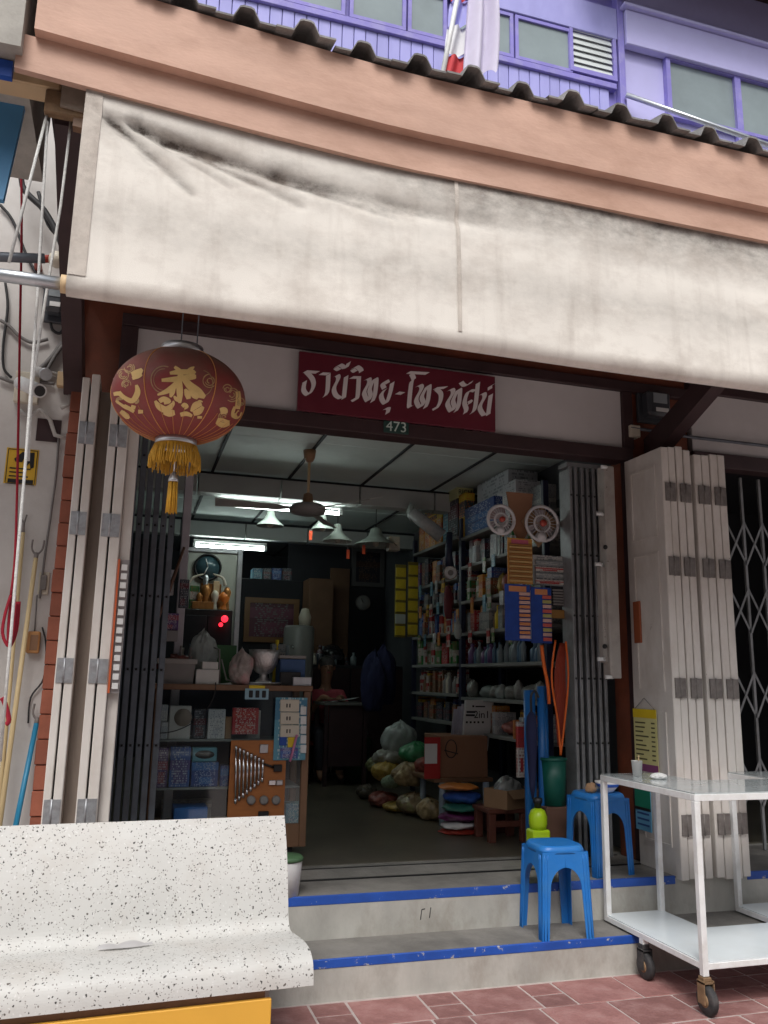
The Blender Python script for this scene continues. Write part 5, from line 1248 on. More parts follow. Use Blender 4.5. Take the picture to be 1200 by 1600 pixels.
for x, l in ((392, 'nearest the long wrenches'), (412, 'between two others'), (431, 'beside the cabinet post')): disc('round grey plastic knob on the orange board, '+l, x, 1250, .028, M_GREYPL, name='grey_knob', cat='dial')  # plain grey knobs of unknown use
pbox('square_washer', 'grey square bracket plate near the top of the orange board', 'plate', 406, 1163, 419, 1177, CY-.036, .01, M_ALU)
pbox('socket_set', 'pair of chrome sockets on a rail on the orange board', 'socket', 420, 1219, 431, 1227, CY-.04, .014, M_CHROME)
pbox('socket_set', 'second chrome socket beside the pair on the orange board', 'socket', 432, 1219, 442, 1227, CY-.04, .014, M_ALU)
pbox('black_clamp', 'black clamp at the bottom of the orange board', 'clamp', 404, 1268, 420, 1278, CY-.05, .022, M_BLACK)
pbox('black_drill_bit', 'black fitting at the upper right of the orange board', 'fitting', 428, 1195, 441, 1206, CY-.05, .022, M_BLACK)
bit = MB().tube([ony(413, 1194, CY-.035), ony(428, 1199, CY-.035)], .007, 7); single('drill_bit', bit, M_BLACK, 'thin dark drill bit beside the chrome wrenches on the orange board', 'drill bit')
# card of wall sockets
sk = pr(429, 1090, 479, 1188, CY-.04)
kd = thing('socket_card', 'hanging card of white wall sockets in clear packs on the cabinet', 'socket card', ((sk[0]+sk[1])/2, CY-.04, sk[2]))
part('card', MB().box(sk[0], sk[1], CY-.035, CY-.03, sk[2], sk[3], .001), p_teal, kd)
for k in range(3):
    a = pr(438, 1093+k*20, 468, 1112+k*20, CY-.05); o = part('socket_plate', MB().box(a[0], a[1], CY-.047, CY-.036, a[2], a[3], .004), M_IVORY, kd)
    sl = MB()
    for u in (.35, .5) : sl.box(a[0]+(a[1]-a[0])*u-.004, a[0]+(a[1]-a[0])*u+.004, CY-.0485, CY-.0472, (a[2]+a[3])/2-.012, (a[2]+a[3])/2+.012)
    part('slots', sl, M_BLACK, o)
for k in range(5):
    a = pr(470, 1104+k*15, 479, 1117+k*15, CY-.05); part('small_socket', MB().box(a[0], a[1], CY-.045, CY-.036, a[2], a[3], .003), M_WHITEP, kd)
for (x0, y0, x1, y1, m_) in ((437, 1150, 448, 1165, M_BLUEP), (450, 1152, 462, 1168, M_YELLOW), (438, 1168, 466, 1185, p_blue2)):
    a = pr(x0, y0, x1, y1, CY-.05); part('blister_pack', MB().box(a[0], a[1], CY-.044, CY-.036, a[2], a[3], .003), m_, kd)
part('pink_tie', MB().tube([ony(464, 1148, CY-.055), ony(458, 1172, CY-.055), ony(453, 1190, CY-.055)], .008, 7), mat('pink', (.6, .22, .38), .5), kd)
tg = pr(383, 1076, 420, 1093, CY-.03)
kd = thing('hanging_tag', 'small blue card with three black parts hung over the cabinet top edge', 'tag', ((tg[0]+tg[1])/2, CY-.03, tg[2]))
part('card', MB().box(tg[0], tg[1], CY-.022, CY-.018, tg[2], tg[3], .001), mat('card_blue', (.3, .48, .58), .5), kd)
part('yellow_strip', MB().box(tg[0]+.025, tg[1]-.025, CY-.024, CY-.018, tg[3]+.001, tg[3]+.02, .001), M_YELLOW, kd)
for k in range(3): part('black_part', MB().box(tg[0]+.025+k*.042, tg[0]+.05+k*.042, CY-.03, CY-.0225, tg[2]+.012, tg[3]-.012, .003), M_BLACK, kd)
single('cabinet_wire', MB().tube(catmull([tuple(ony(x, y, CY-.03)) for x, y in ((337, 1066), (335, 1085), (322, 1110), (300, 1130), (270, 1143), (240, 1146))], 5), .0035, 6), M_CABLE, 'thin black wire hanging across the cabinet glass', 'wire')

# ------------------------------------------------------------------ things on the counter
ZC = cz1
YC = CY+.06
a = pr(246, 1030, 305, 1070, YC)
gb = thing('grey_bin', 'grey open plastic bin standing on the cabinet top', 'bin', ((a[0]+a[1])/2, YC, ZC))
w_ = (a[1]-a[0])/2; xc = (a[0]+a[1])/2; h_ = ony(275, 1030, YC).z-ZC
part('bin', MB().add([(xc-w_*.9, YC, ZC), (xc+w_*.9, YC, ZC), (xc+w_*.9, YC+.24, ZC), (xc-w_*.9, YC+.24, ZC), (xc-w_, YC-.01, ZC+h_), (xc+w_, YC-.01, ZC+h_), (xc+w_, YC+.25, ZC+h_), (xc-w_, YC+.25, ZC+h_)], [(3, 2, 1, 0), (0, 1, 5, 4), (1, 2, 6, 5), (2, 3, 7, 6), (3, 0, 4, 7)]), M_GREYPL, gb)
part('rim', MB().box(xc-w_-.008, xc+w_+.008, YC-.018, YC+.006, ZC+h_-.03, ZC+h_+.004, .003).box(xc-w_-.008, xc-w_+.008, YC+.0065, YC+.25, ZC+h_-.03, ZC+h_+.004, .003).box(xc+w_-.008, xc+w_+.008, YC+.0065, YC+.25, ZC+h_-.03, ZC+h_+.004, .003), mat('grey_rim', (.36, .34, .32), .5), gb)
part('contents', MB().blob((xc, YC+.12, ZC+h_-.03), (w_*.85, .1, .05), 18, 8, .6, 2), M_BAGRED, gb)
part('handles', MB().tube([(xc+w_*.2, YC+.1, ZC+h_-.02), (xc+w_*.22, YC+.1, ZC+h_+.09)], .008, 7).tube([(xc+w_*.7, YC+.1, ZC+h_-.02), (xc+w_*.75, YC+.1, ZC+h_+.08)], .008, 7), M_GREYPL, gb)
bo = pbox('white_carton', 'white carton with a lid on the cabinet top beside the grey bin', 'box', 306, 1046, 342, 1069, YC-.02, .16, mat('white_carton', (.62, .61, .58), .5), ZC)
pbox('small_white_box', 'small white box lying on the white carton on the cabinet top', 'box', 316, 1034, 341, 1045, YC, .12, mat('white_carton', (.62, .61, .58), .5), ony(320, 1046, YC-.02).z+.001)
q = ony(318, 1015, YC+.22); single('clear_plastic_pack', MB().bag((q.x, q.y, ZC+.16), (.10, .08, .19), 3), M_BAGCLEAR, 'crumpled clear plastic pack behind the white carton on the cabinet', 'plastic bag')
single('wire_rack', MB().tube([ony(343, 1068, YC+.05), ony(343, 1015, YC+.05), ony(335, 1012, YC+.15)], .006, 6).tube([ony(346, 1030, YC+.05), ony(354, 1062, YC+.05), ony(368, 1066, YC)], .005, 6), M_GREYPL, 'bent grey wire rack on the cabinet top', 'rack')
pbox('green_box', 'green plastic box behind the plastic bag on the cabinet top', 'box', 338, 1008, 369, 1060, YC+.25, .12, mat('box_green', (.05, .17, .06), .5), ZC)
q = ony(378, 1045, YC); single('plastic_bag', MB().bag((q.x, YC+.03, ZC+.10), (.08, .07, .125), 6), mat('pinkish_bag', (.42, .36, .33), .3, .55, 9, .7, 30, dirt=(.6, .15, .2), damt=.8, dscale=8), 'knotted clear plastic bag with pink goods on the cabinet top', 'plastic bag')
q = ony(413, 1062, YC+.06); rb = (ony(437, 1020, YC+.06).x-ony(389, 1020, YC+.06).x)/2; hb = ony(413, 1015, YC+.06).z-ZC
bw = thing('silver_bowl', 'hammered silver pedestal bowl on a tray on the cabinet top', 'bowl', (q.x, YC+.08, ZC))
part('tray', MB().lathe([(.0, .0), (rb*1.25, .0), (rb*1.4, .014), (rb*1.4, .018), (rb*1.2, .006), (0, .005)], (q.x, YC+.1, ZC+.0005), 28), M_ALU, bw)
part('bowl', MB().lathe([(rb*.55, .02), (rb*.5, .03), (rb*.28, .05), (rb*.25, .07), (rb*.55, .085), (rb*.85, hb*.6), (rb*.98, hb*.85), (rb*1.03, hb), (rb*.97, hb), (rb*.8, hb*.6), (0, .1)], (q.x, YC+.1, ZC), 30), M_SILVER, bw)
bo = pbox('blue_box', 'blue plastic box with a grey lid at the end of the cabinet top', 'box', 438, 1030, 477, 1062, YC+.05, .18, mat('dull_blue', (.035, .09, .22), .5), ZC)
pbox('box_lid', 'grey lid resting on the blue box on the cabinet top', 'lid', 436, 1024, 479, 1030, YC+.04, .2, M_GREYPL, ony(455, 1030, YC+.05).z+.004)
pbox('flat_case', 'thin grey case lying near the cabinet top corner', 'case', 458, 1058, 487, 1064, YC-.03, .12, M_ALU, ZC)
pbox('black_adapter', 'black adapter lying in front of the blue box on the cabinet', 'adapter', 438, 1050, 470, 1063, YC+.0, .04, M_BLACK, ZC)
pbox('rear_carton', 'pale carton behind the silver bowl on the cabinet top', 'box', 424, 1006, 446, 1060, YC+.27, .08, p_grey, ZC)

# white post and hanging goods by the left grille
single('white_post', MB().box(ony(286, 800, 5.75).x, ony(299, 800, 5.75).x, 5.75, 5.80, Z2-.002, CZ-.013, .004), mat('lilac_white', (.50, .48, .52), .6), 'slim white post just inside the entrance behind the tassel', 'post')
single('dark_cane', MB().tube([ony(236, 990, 5.3), ony(265, 920, 5.3), ony(288, 855, 5.3)], [.014, .012, .009], 8), mat('cane_brown', (.14, .075, .05), .5), 'dark knobbly wooden cane hanging by the left grille', 'cane')
for i, (x0, y0, x1, y1, m_, l) in enumerate(((253, 958, 279, 985, p_purple, 'clear white-edged pack hanging below the cane'), (258, 985, 278, 1002, mat('bag_grey', (.28, .27, .27), .4), 'grey pouch hanging below the clear pack'), (262, 890, 272, 930, p_white, 'pale blister card hanging behind the cane'), (266, 800, 273, 850, M_DARKIN, 'dark strap hanging behind the lantern tassel'), (280, 905, 295, 950, p_dark, 'dark blue pack hanging on the white post'))):
    pbox('hanging_pack', l, 'pack', x0, y0, x1, y1, 5.62-.03*i, .03, m_)
# orange-edged rack with white tags hung beside the shutter leaf, facing the street
xa_ = le[3][1]+.001
zt0, zt1 = ony(172, 1083, SY).z, ony(190, 874, SY).z
rk = thing('tag_rack', 'narrow orange-edged clear rack of white tags on the white shutter', 'tag rack', (xa_, SY, zt0))
part('back_strip', MB().box(xa_+.011, xa_+.056, SY+.012, SY+.018, zt0, zt1), mat('rack_grey', (.28, .26, .26), .4), rk)
part('edge_strip', MB().box(xa_, xa_+.01, SY-.012, SY+.018, zt0, zt1), mat('rack_orange', (.5, .1, .03), .5), rk)
for k in range(14):
    z = zt0+.02+(zt1-zt0-.03)*k/14; part('tag', MB().box(xa_+.018, xa_+.048, SY-.002, SY+.0115, z, z+.03, .001), M_PAPER, rk)

# ------------------------------------------------------------------ ceiling fan, lamps, fluorescent tubes
fp = onz(484, 704, CZ-.013)
fn_ = thing('ceiling_fan', 'old grey three-blade ceiling fan with brown canopy inside the shop', 'fan', (fp.x, fp.y, CZ-.5))
part('canopy', MB().lathe([(.052, 0), (.045, -.06), (.03, -.09), (.015, -.1)], (fp.x, fp.y, CZ-.0135), 20), mat('fan_brown', (.30, .17, .09), .5), fn_)
zm = ony(482, 790, fp.y).z-.03
part('rod', MB().tube([(fp.x, fp.y, CZ-.1), (fp.x, fp.y, zm+.05)], .012, 10), M_CREAM, fn_)
part('lower_canopy', MB().lathe([(.02, .13), (.036, .12), (.045, .05), (.045, .04)], (fp.x, fp.y, zm), 18), mat('fan_brown', (.30, .17, .09), .5), fn_)
part('motor', MB().lathe([(.05, .05), (.12, .035), (.15, .0), (.14, -.03), (.06, -.05), (0, -.052)], (fp.x, fp.y, zm), 26), M_GREYPL, fn_)
for ang in (183, 303, 63):
    q = R(ang); d = Vector((math.cos(q), math.sin(q), 0)); s = Vector((-d.y, d.x, 0))
    o = Vector((fp.x, fp.y, zm)); pts = [o+d*.12-s*.02, o+d*.25-s*.05+Vector((0, 0, -.012)), o+d*.72-s*.07+Vector((0, 0, -.018)), o+d*.74+s*.05+Vector((0, 0, .018)), o+d*.25+s*.05+Vector((0, 0, .012)), o+d*.12+s*.02]
    part('blade', MB().add([tuple(p) for p in pts]+[tuple(p-Vector((0, 0, .005))) for p in pts], [(0, 1, 4, 5), (1, 2, 3, 4), (11, 10, 7, 6), (10, 9, 8, 7), (0, 6, 7, 1), (1, 7, 8, 2), (2, 8, 9, 3), (3, 9, 10, 4), (4, 10, 11, 5), (5, 11, 6, 0)]), mat('fan_blade', (.45, .45, .42), .45), fn_)
def tube_light(label, pl_, pr_, z):
    a, b = onz(*pl_, z), onz(*pr_, z); Y = (a.y+b.y)/2
    t_ = thing('tube_light', label, 'tube light', ((a.x+b.x)/2, Y, z), 'lit fluorescent tubes')
    part('tube', MB().tube([(a.x, Y, z), (b.x, Y, z)], .016, 12), M_TUBE, t_)
    part('batten', MB().box(a.x-.03, b.x+.03, Y-.02, Y+.02, z+.04, z+.075, .003), M_WHITEP, t_)
    part('end_cap', MB().box(a.x-.035, a.x-.001, Y-.02, Y+.02, z-.02, z+.0395, .003).box(b.x+.001, b.x+.035, Y-.02, Y+.02, z-.02, z+.0395, .003), M_WHITEP, t_)
    hang = MB()
    for x in (a.x+.1, b.x-.1): hang.tube([(x, Y, z+.074), (x, Y, CZ-.0005)], .004, 6)
    part('hanger', hang, M_BLACK, t_)
tube_light('lit fluorescent tube behind the blades of the ceiling fan', (345, 786), (527, 804), 3.06)
tube_light('lit fluorescent tube above the round wall clock', (306, 852), (412, 859), 3.02)
def shade(label, x, y, wpx, z, m, tagc=None):
    c = onz(x, y, z); r = wpx/2/1303*(c-CAMC).length
    t_ = thing('pendant_lamp', label, 'lamp', (c.x, c.y, z), 'enamel pendant lamps')
    part('shade', MB().lathe([(r, 0), (r*.98, .012), (r*.55, .06), (r*.34, .10), (r*.25, .17), (r*.1, .18)], c, 26, cap=False), m, t_)
    part('cord', MB().tube([(c.x, c.y, z+.17), (c.x, c.y, CZ-.0005)], .005, 6), M_CABLE, t_)
    part('bulb', MB().lathe([(0, -.02), (.03, 0), (.03, .05), (.018, .1)], c, 14), M_IVORY, t_)
    if tagc: part('price_tag', MB().box(c.x+tagc[0]-.016, c.x+tagc[0]+.016, c.y-.02, c.y-.018, z+tagc[1]-.09, z+tagc[1]), mat('tag_orange', (.75, .09, .03), .5), t_); part('tag_string', MB().tube([(c.x+tagc[0], c.y-.019, z+tagc[1]), (c.x+tagc[0]*.8, c.y-.015, z+.02)], .0015, 4), M_PAPER, t_)
    return t_
ME = mat('enamel_green_grey', (.48, .52, .47), .35, .08); MED = mat('enamel_dark', (.28, .31, .28), .35, .08)
shade('pale enamel pendant lamp with a big orange price tag under the tube light', 527, 846, 46, 2.86, ME, (.11, -.08))
shade('dull enamel pendant lamp hanging nearest the shelves', 587, 852, 66, 2.84, MED, (-.13, -.01))
shade('small enamel pendant lamp hanging left of the fan motor', 422, 822, 42, 2.93, MED)
shade('enamel pendant lamp half hidden behind the fan motor', 504, 828, 36, 2.93, MED, (-.12, -.02))

# ------------------------------------------------------------------ shelving along the right wall
SX = 2.9; SXB = 3.34
sv = thing('wall_shelving', 'long metal shelving crowded with goods along the right wall', 'shelving', (3.1, 7, Z2))
bays = [(5.53, 7.10), (7.19, 8.46)]
lev = [[onx(740, y, SX).z for y in (833, 880, 936, 987, 1037, 1090, 1143)], [onx(675, y, SX).z for y in (854, 912, 946, 992, 1038, 1082, 1124)]]
for (ya, yb_) in ((5.49, 5.53), (7.11, 7.17), (8.47, 8.51)):
    for x in (SX, SXB-.05): part('post', MB().box(x, x+.045, ya, yb_, Z2-.002, 3.0, .003), M_SHELFPOST, sv)
for bi, (ya, yb_) in enumerate(bays):
    for z in lev[bi]: part('shelf_board', MB().box(SX-.01, SXB, ya+.012, yb_-.002, z-.028, z, .003), M_SHELF, sv)
    part('back_panel', MB().box(SXB+.001, SXB+.012, ya, yb_, Z2+.3, 3.0), M_DARKIN, sv)
rs = random.Random(21)
HUE = dict(pr_white='white', pr_blue='dark blue', pr_blue2='violet blue', pr_teal='teal', pr_red='bright red', pr_redw='cream and red', pr_green='green and cream', pr_yel='yellow and black', pr_org='orange', pr_dark='blackish', pr_brown='brown', pr_grey='grey', pr_purple='purple',
           red_bag='reddish', yellow_bag='yellowish', clear_bag='clear', bag_of_fittings='greyish', yellow_plastic='yellow', ivory_plastic='ivory', brown_wood='brown', bottle_violet='violet', bottle_blue='blue', bottle_grey='grey', grey_plastic='grey')
ORD = ['top', 'second', 'third', 'fourth', 'fifth', 'sixth', 'lowest']
def bottle(mats, r, h):
    return MB().lathe([(r*.95, 0), (r, .01), (r, h*.62), (r*.45, h*.78), (r*.38, h*.86), (r*.45, h*.87), (r*.45, h), (0, h)], (0, 0, 0), 12)
def row(bi, li, specs, what):
    ya, yb_ = bays[bi]; z = lev[bi][li]; y = ya+.05; bay = ('front', 'rear')[bi]
    zmax = (lev[bi][li-1]-.04-z) if li else .3
    k = 0
    while y < yb_-.09:
        kind, w_, h_, m_ = rs.choice(specs); w_ *= rs.uniform(.85, 1.15); h_ = min(h_*rs.uniform(.7, 1.1), zmax); w_ *= rs.choice((.55, .75, .95, 1.25))
        xf = SX+.02+rs.uniform(0, .05)
        m_ = m_ if not isinstance(m_, list) else rs.choice(m_)
        lab = '%s %s on the %s shelf of the %s bay' % (HUE.get(m_.name, 'dull'), what[kind], ORD[li], bay); grp = 'goods on the %s shelf of the %s bay' % (ORD[li], bay)
        if kind == 'bottle':
            for dxx in (0,):
                o = single('bottle', bottle(None, w_/2, h_), m_, lab, 'bottle', grp, loc=(xf+w_/2, y+w_/2, z), local=True)
        elif kind == 'bag':
            o = single('packet', MB().bag((0, 0, h_*.4), (w_*.45, w_*.5, h_*.5), k+li*7, 24, 16, knot=False), m_, lab, 'packet', grp, loc=(xf+w_*.5, y+w_/2, z), local=True)
        else:
            d = rs.uniform(.12, .22); lean = 0
            o = single('carton', MB().box(0, d, 0, w_-.004, 0, h_, .002), m_, lab, 'box', grp, loc=(xf, y, z), local=True)
            if h_ < zmax*.72:
                single('carton', MB().box(0, d*.8, 0, w_*.92, 0, min(zmax-h_-.01, rs.uniform(.04, .1)), .002), rs.choice([p_white, p_redw, p_yel, p_blue2, p_org]), 'small carton laid on another '+what[kind]+' on the %s shelf of the %s bay' % (ORD[li], bay), 'box', grp, loc=(xf+.01, y, z+h_+.0005), local=True)
        y += w_+rs.uniform(.002, .02); k += 1
PALE = [p_white, p_redw, p_grey]
row(0, 1, [('box', .10, .24, [p_dark, p_grey, p_yel, p_green]), ('box', .08, .22, [p_white, p_dark])], {'box': 'upright product carton'})
row(0, 2, [('box', .09, .22, [p_green, p_red, p_brown, p_org, p_dark]), ('bag', .1, .2, [M_BAGRED, M_BAGYEL])], {'box': 'carton', 'bag': 'shiny packet'})
row(0, 3, [('box', .12, .2, [p_redw, p_grey, p_red]), ('bottle', .05, .2, [M_YELLOW, M_IVORY, M_WOOD])], {'box': 'printed carton', 'bottle': 'small glue bottle'})
MB1 = mat('bottle_violet', (.16, .09, .22), .3); MB2 = mat('bottle_blue', (.09, .17, .26), .3); MB3 = mat('bottle_grey', (.2, .25, .27), .3)
row(0, 4, [('bottle', .07, .19, [MB1, MB2, MB3, MB2])], {'bottle': 'spray bottle in a row'})
row(0, 5, [('bag', .18, .16, [M_BAGCLEAR, mat('bag_of_fittings', (.28, .28, .26), .35, .5, 20, .8, 30)])], {'bag': 'bag of fittings'})
row(0, 6, [('bag', .16, .14, [M_BAGCLEAR, M_BAGRED]), ('box', .1, .18, [p_white, p_brown])], {'bag': 'bag of small parts', 'box': 'worn carton'})
row(1, 1, [('box', .12, .26, [p_brown, p_dark, p_purple, p_org])], {'box': 'upright carton'})
row(1, 2, [('box', .07, .13, [p_white, p_grey, p_dark])], {'box': 'small carton'})
row(1, 3, [('box', .09, .2, [p_brown, p_blue, p_redw, p_org])], {'box': 'printed carton'})
row(1, 4, [('box', .12, .26, [p_redw, p_red, p_redw, p_green])], {'box': 'printed carton'})
row(1, 5, [('bottle', .06, .2, [M_IVORY, M_WOOD, M_GREYPL]), ('box', .08, .2, [p_brown, p_redw])], {'bottle': 'dusty bottle', 'box': 'carton'})
row(1, 6, [('box', .14, .16, [p_dark, p_brown])], {'box': 'carton'})
# things on the top shelves (placed by eye)
def topbox(name, label, cat, x0, y0, x1, y1, X, dep, m, zb_=None):
    """box on the shelf, its long face towards the aisle (plane X)"""
    a, b = onx(x0, y1, X), onx(x1, y1, X); z0 = zb_ if zb_ is not None else min(a.z, b.z); z1 = onx((x0+x1)/2, y0, X).z
    return single(name, MB().box(X, X+dep, min(a.y, b.y), max(a.y, b.y), z0, z1, .003), m, label, cat)
T0, T1 = lev[0][0], lev[1][0]
topbox('large_white_box', 'large white carton with faint print on top of the shelving', 'box', 746, 745, 795, 820, SX+.12, .28, p_white, T0)
bo = topbox('blue_printed_box', 'blue product carton with white edge lying on the top shelf', 'box', 726, 785, 772, 836, SX+.02, .1, p_blue, T0)
topbox('yellow_box', 'yellow and black carton standing at the end of the top shelf', 'box', 716, 772, 727, 836, SX+.02, .1, p_yel, T0)
zz = ony(705, 777, 7.22).z
bo = single('pale_yellow_box', MB().box(SX-.0, SX+.17, 7.22, 7.46, zz, zz+.12, .003), mat('pale_yellow', (.60, .60, .30), .5), 'pale yellow carton lettered RICH on a dark carton atop the shelving', 'box')
for nm, bd_, sz, x in (('printed_letters', 'RICH', .085, 0),):
    letter(nm, bd_, .062, (SX+.085, 7.218, zz+.06), M_BLACK, bo)
single('dark_tall_box', MB().box(SX+.01, SX+.16, 7.22, 7.48, T1, zz-.001, .003), p_dark, 'tall dark carton under the pale yellow one on the rear top shelf', 'box')
single('teal_tall_box', MB().box(SX+.02, SX+.22, 7.5, 7.64, T1, T1+.55, .003), p_teal, 'tall teal carton beside the dark one on the rear top shelf', 'box')
for k in range(4): single('orange_window_box', MB().box(SX+.02, SX+.2, 7.68+k*.17, 7.84+k*.17, T1, T1+.27, .003), p_org, 'orange carton with dark windows on the rear top shelf', 'box', 'orange cartons on the rear top shelf')
single('yellow_flat_box', MB().box(SX+.03, SX+.24, 7.7, 8.2, T1+.271, T1+.42, .003), p_yel, 'yellow carton lying across the orange window cartons', 'box')
def sbox(name, label, cat, x0, y0, x1, y1, Y, dep, m, zb_=None, **k): return pbox(name, label, cat, x0, y0, x1, y1, Y, dep, m, zb_, **k)
sbox('white_carton', 'white carton on top of the shelving behind the wall fans', 'box', 806, 750, 845, 830, 5.95, .25, p_white, T0)
sbox('grey_carton', 'grey carton on top of the shelving nearest the folded grille', 'box', 848, 756, 870, 830, 5.7, .25, p_grey, T0)
# roll of clear film sticking out from the shelf end
a, b = ony(642, 800, 7.2), ony(690, 838, 7.15)
rf_ = thing('plastic_roll', 'slanting clear plastic-wrapped roll sticking out above the rear shelves', 'roll', tuple(b))
part('roll', MB().tube([a, b], [.058, .066], 16), mat('wrapped_roll', (.45, .46, .46), .25, .2, 20, .4, 40), rf_)
part('twisted_end', MB().blob((a.x, a.y, a.z), (.03, .03, .075), 12, 8, .4, 3, flat=False), M_BAGCLEAR, rf_)
sbox('small_speaker', 'small ivory speaker box hanging below the ceiling near the yellow strips', 'speaker', 608, 838, 625, 860, 8.0, .1, M_IVORY)
# torch / alarm clock hanging from the post
q = ony(704, 895, 7.03)
al = thing('hanging_torch', 'torch with bright round chrome head hanging on the shelving post', 'torch', (q.x, q.y, q.z-.06))
part('head', MB().tube([q, q+Vector((.012, .05, 0))], .062, 20), M_CHROME, al)
part('face', MB().tube([q-Vector((.001, .004, 0)), q-Vector((.0002, .0008, 0))], .052, 20), mat('torch_face', (.75, .76, .76), .2), al)
part('dial', MB().tube([q-Vector((.002, .008, 0)), q-Vector((.001, .0042, 0))], .026, 16), M_GREYPL, al)
part('body', MB().tube([q+Vector((.012, .05, .06)), q+Vector((.0, .05, .2)), q+Vector((.01, .05, .38))], [.04, .034, .028], 14), M_SHELFPOST, al)
single('red_bag_strap', MB().blob((ony(699, 945, 7.05).x, 7.02, ony(699, 945, 7.05).z), (.045, .04, .16), 12, 10, .3, 9), mat('maroon', (.14, .02, .03), .7), 'dark maroon pouch hanging on the shelving post below the torch', 'pouch')
single('white_cloth_pouch', MB().blob((ony(712, 985, 7.05).x, 7.0, ony(712, 985, 7.05).z), (.03, .03, .1), 12, 10, .4, 12), M_BAGCLEAR, 'pale plastic pouch hanging below the maroon pouch', 'pouch')
# two wall fans wrapped in plastic
def wfan(label, x, y, rp_, Y, diamond):
    c = ony(x, y, Y); r = rp_/1303*(c-CAMC).length
    t_ = thing('wall_fan', label, 'fan', (c.x, Y, c.z-r), 'wrapped fans hung on the shelving end')
    ring = MB()
    for rr_ in (r, r*.48):
        ring.tube([(c.x+rr_*math.cos(2*math.pi*i/28), Y, c.z+rr_*math.sin(2*math.pi*i/28)) for i in range(29)], .012 if rr_ == r else .008, 7)
    part('guard_ring', ring, mat('fan_white', (.58, .56, .57), .4), t_)
    sp = MB()
    for i in range(24):
        q = 2*math.pi*i/24; sp.tube([(c.x+r*.1*math.cos(q), Y-.012, c.z+r*.1*math.sin(q)), (c.x+r*math.cos(q), Y, c.z+r*math.sin(q))], .0018, 4)
    part('guard_wires', sp, mat('fan_white', (.58, .56, .57), .4), t_)
    part('hub_badge', MB().lathe([(0, -.02), (r*.2, -.018), (r*.2, 0)], (c.x, Y-.01, c.z), 18, axis='y'), mat('badge_red', (.42, .06, .04), .4), t_)
    for k in range(3):
        q = R(90+120*k); d = Vector((math.cos(q), 0, math.sin(q))); s = Vector((-d.z, 0, d.x)); o = Vector((c.x, Y+.03, c.z))
        part('fan_blade', MB().add([tuple(o+d*r*.15-s*r*.12), tuple(o+d*r*.85-s*r*.3), tuple(o+d*r*.85+s*r*.3+Vector((0, .02, 0))), tuple(o+d*r*.15+s*r*.12+Vector((0, .02, 0)))], [(0, 1, 2, 3)]), mat('fan_blade_clear', (.42, .36, .38), .3), t_)
    part('motor_base', MB().lathe([(0, -.03), (r*.26, -.025), (r*.28, .03)], (c.x-.01, Y-.0, c.z-r*.78), 16, axis='y'), mat('fan_white', (.58, .56, .57), .4), t_)
    if diamond:
        k = r*1.32; part('card_backing', MB().prism([(c.x, c.z-k), (c.x+k, c.z+.02), (c.x+.02, c.z+k*.9), (c.x-k*.8, c.z+.02)], .006, 'y', Y+.06), M_CARD, t_)
    else: part('card_backing', MB().prism([(c.x-r*.6, c.z+r*.1), (c.x+r*.7, c.z+r*.2), (c.x+r*.55, c.z+r*1.25), (c.x-r*.4, c.z+r*.95)], .006, 'y', Y+.06), mat('pinkcard', (.45, .33, .33), .6), t_)
wfan('smaller plastic-wrapped fan with white guard hung on the shelving end', 783, 812, 22, 5.19, False)
wfan('larger plastic-wrapped fan on a cardboard diamond hung on the shelving end', 847, 818, 27, 5.19, True)
a = pr(796, 768, 838, 850, 5.22); single('brown_card', MB().prism([(a[0], a[3]), (a[1], a[3]), (a[1]-.04, a[2]+.1), ((a[0]+a[1])/2, a[2]), (a[0]+.05, a[2]+.1)], .012, 'y', 5.262), M_CARD2, 'brown cardboard sheet hung between the two wrapped fans', 'cardboard')
def card(label, x0, y0, x1, y1, Y, m, rows, mi, side='r', name='goods_card', head=None):
    a = pr(x0, y0, x1, y1, Y); t_ = thing(name, label, 'goods card', ((a[0]+a[1])/2, Y, a[2]))
    part('card', MB().box(a[0], a[1], Y, Y+.005, a[2], a[3], .001), m, t_)
    for k in range(rows):
        z = a[2]+(a[3]-a[2])*(.04+.84*k/rows); u0, u1 = (.55, .96) if side == 'r' else (.06, .96)
        part('packet', MB().box(a[0]+(a[1]-a[0])*u0, a[0]+(a[1]-a[0])*u1, Y-.012, Y-.0005, z, z+(a[3]-a[2])*.84/rows*.72, .002), mi[k % len(mi)], t_)
    if head: part('header', MB().box(a[0]+.03, a[1]-.03, Y-.002, Y-.0004, a[3]-.05, a[3]-.012), head, t_)
    return t_
MO = mat('amber_card', (.50, .24, .045), .35, .2, 30); MPK = mat('pink_head', (.5, .1, .16), .5)
card('amber card of small tools hanging under the wrapped fans', 793, 841, 832, 912, 5.17, MO, 16, [mat('amber_slot', (.56, .36, .14), .35), mat('amber_slot2', (.34, .15, .04), .4)], 'l', head=MPK)
MBC = mat('blue_card', (.015, .06, .32), .35, .25, 12); MOR = mat('orange_packet', (.62, .25, .10), .4); MOP = mat('peach_packet', (.66, .42, .36), .4); MRD = mat('coral_packet', (.6, .12, .1), .4)
card('blue card with orange packets hanging below the amber card', 789, 913, 829, 1001, 5.15, MBC, 11, [MOP, MOR], head=MOR)
card('blue card with coral packets hanging beside the other blue card', 830, 918, 862, 1005, 5.16, MBC, 10, [MRD, MOP, mat('olive_packet', (.45, .42, .15), .4)], head=MOR)
card('pale rack of small parts hanging right of the amber card', 833, 868, 881, 915, 5.21, p_grey, 4, [p_redw, p_grey], 'l')
card('dark rack of ruled strips hanging behind the blue cards', 862, 916, 881, 947, 5.21, M_DARKIN, 6, [M_GREYPL], 'l')
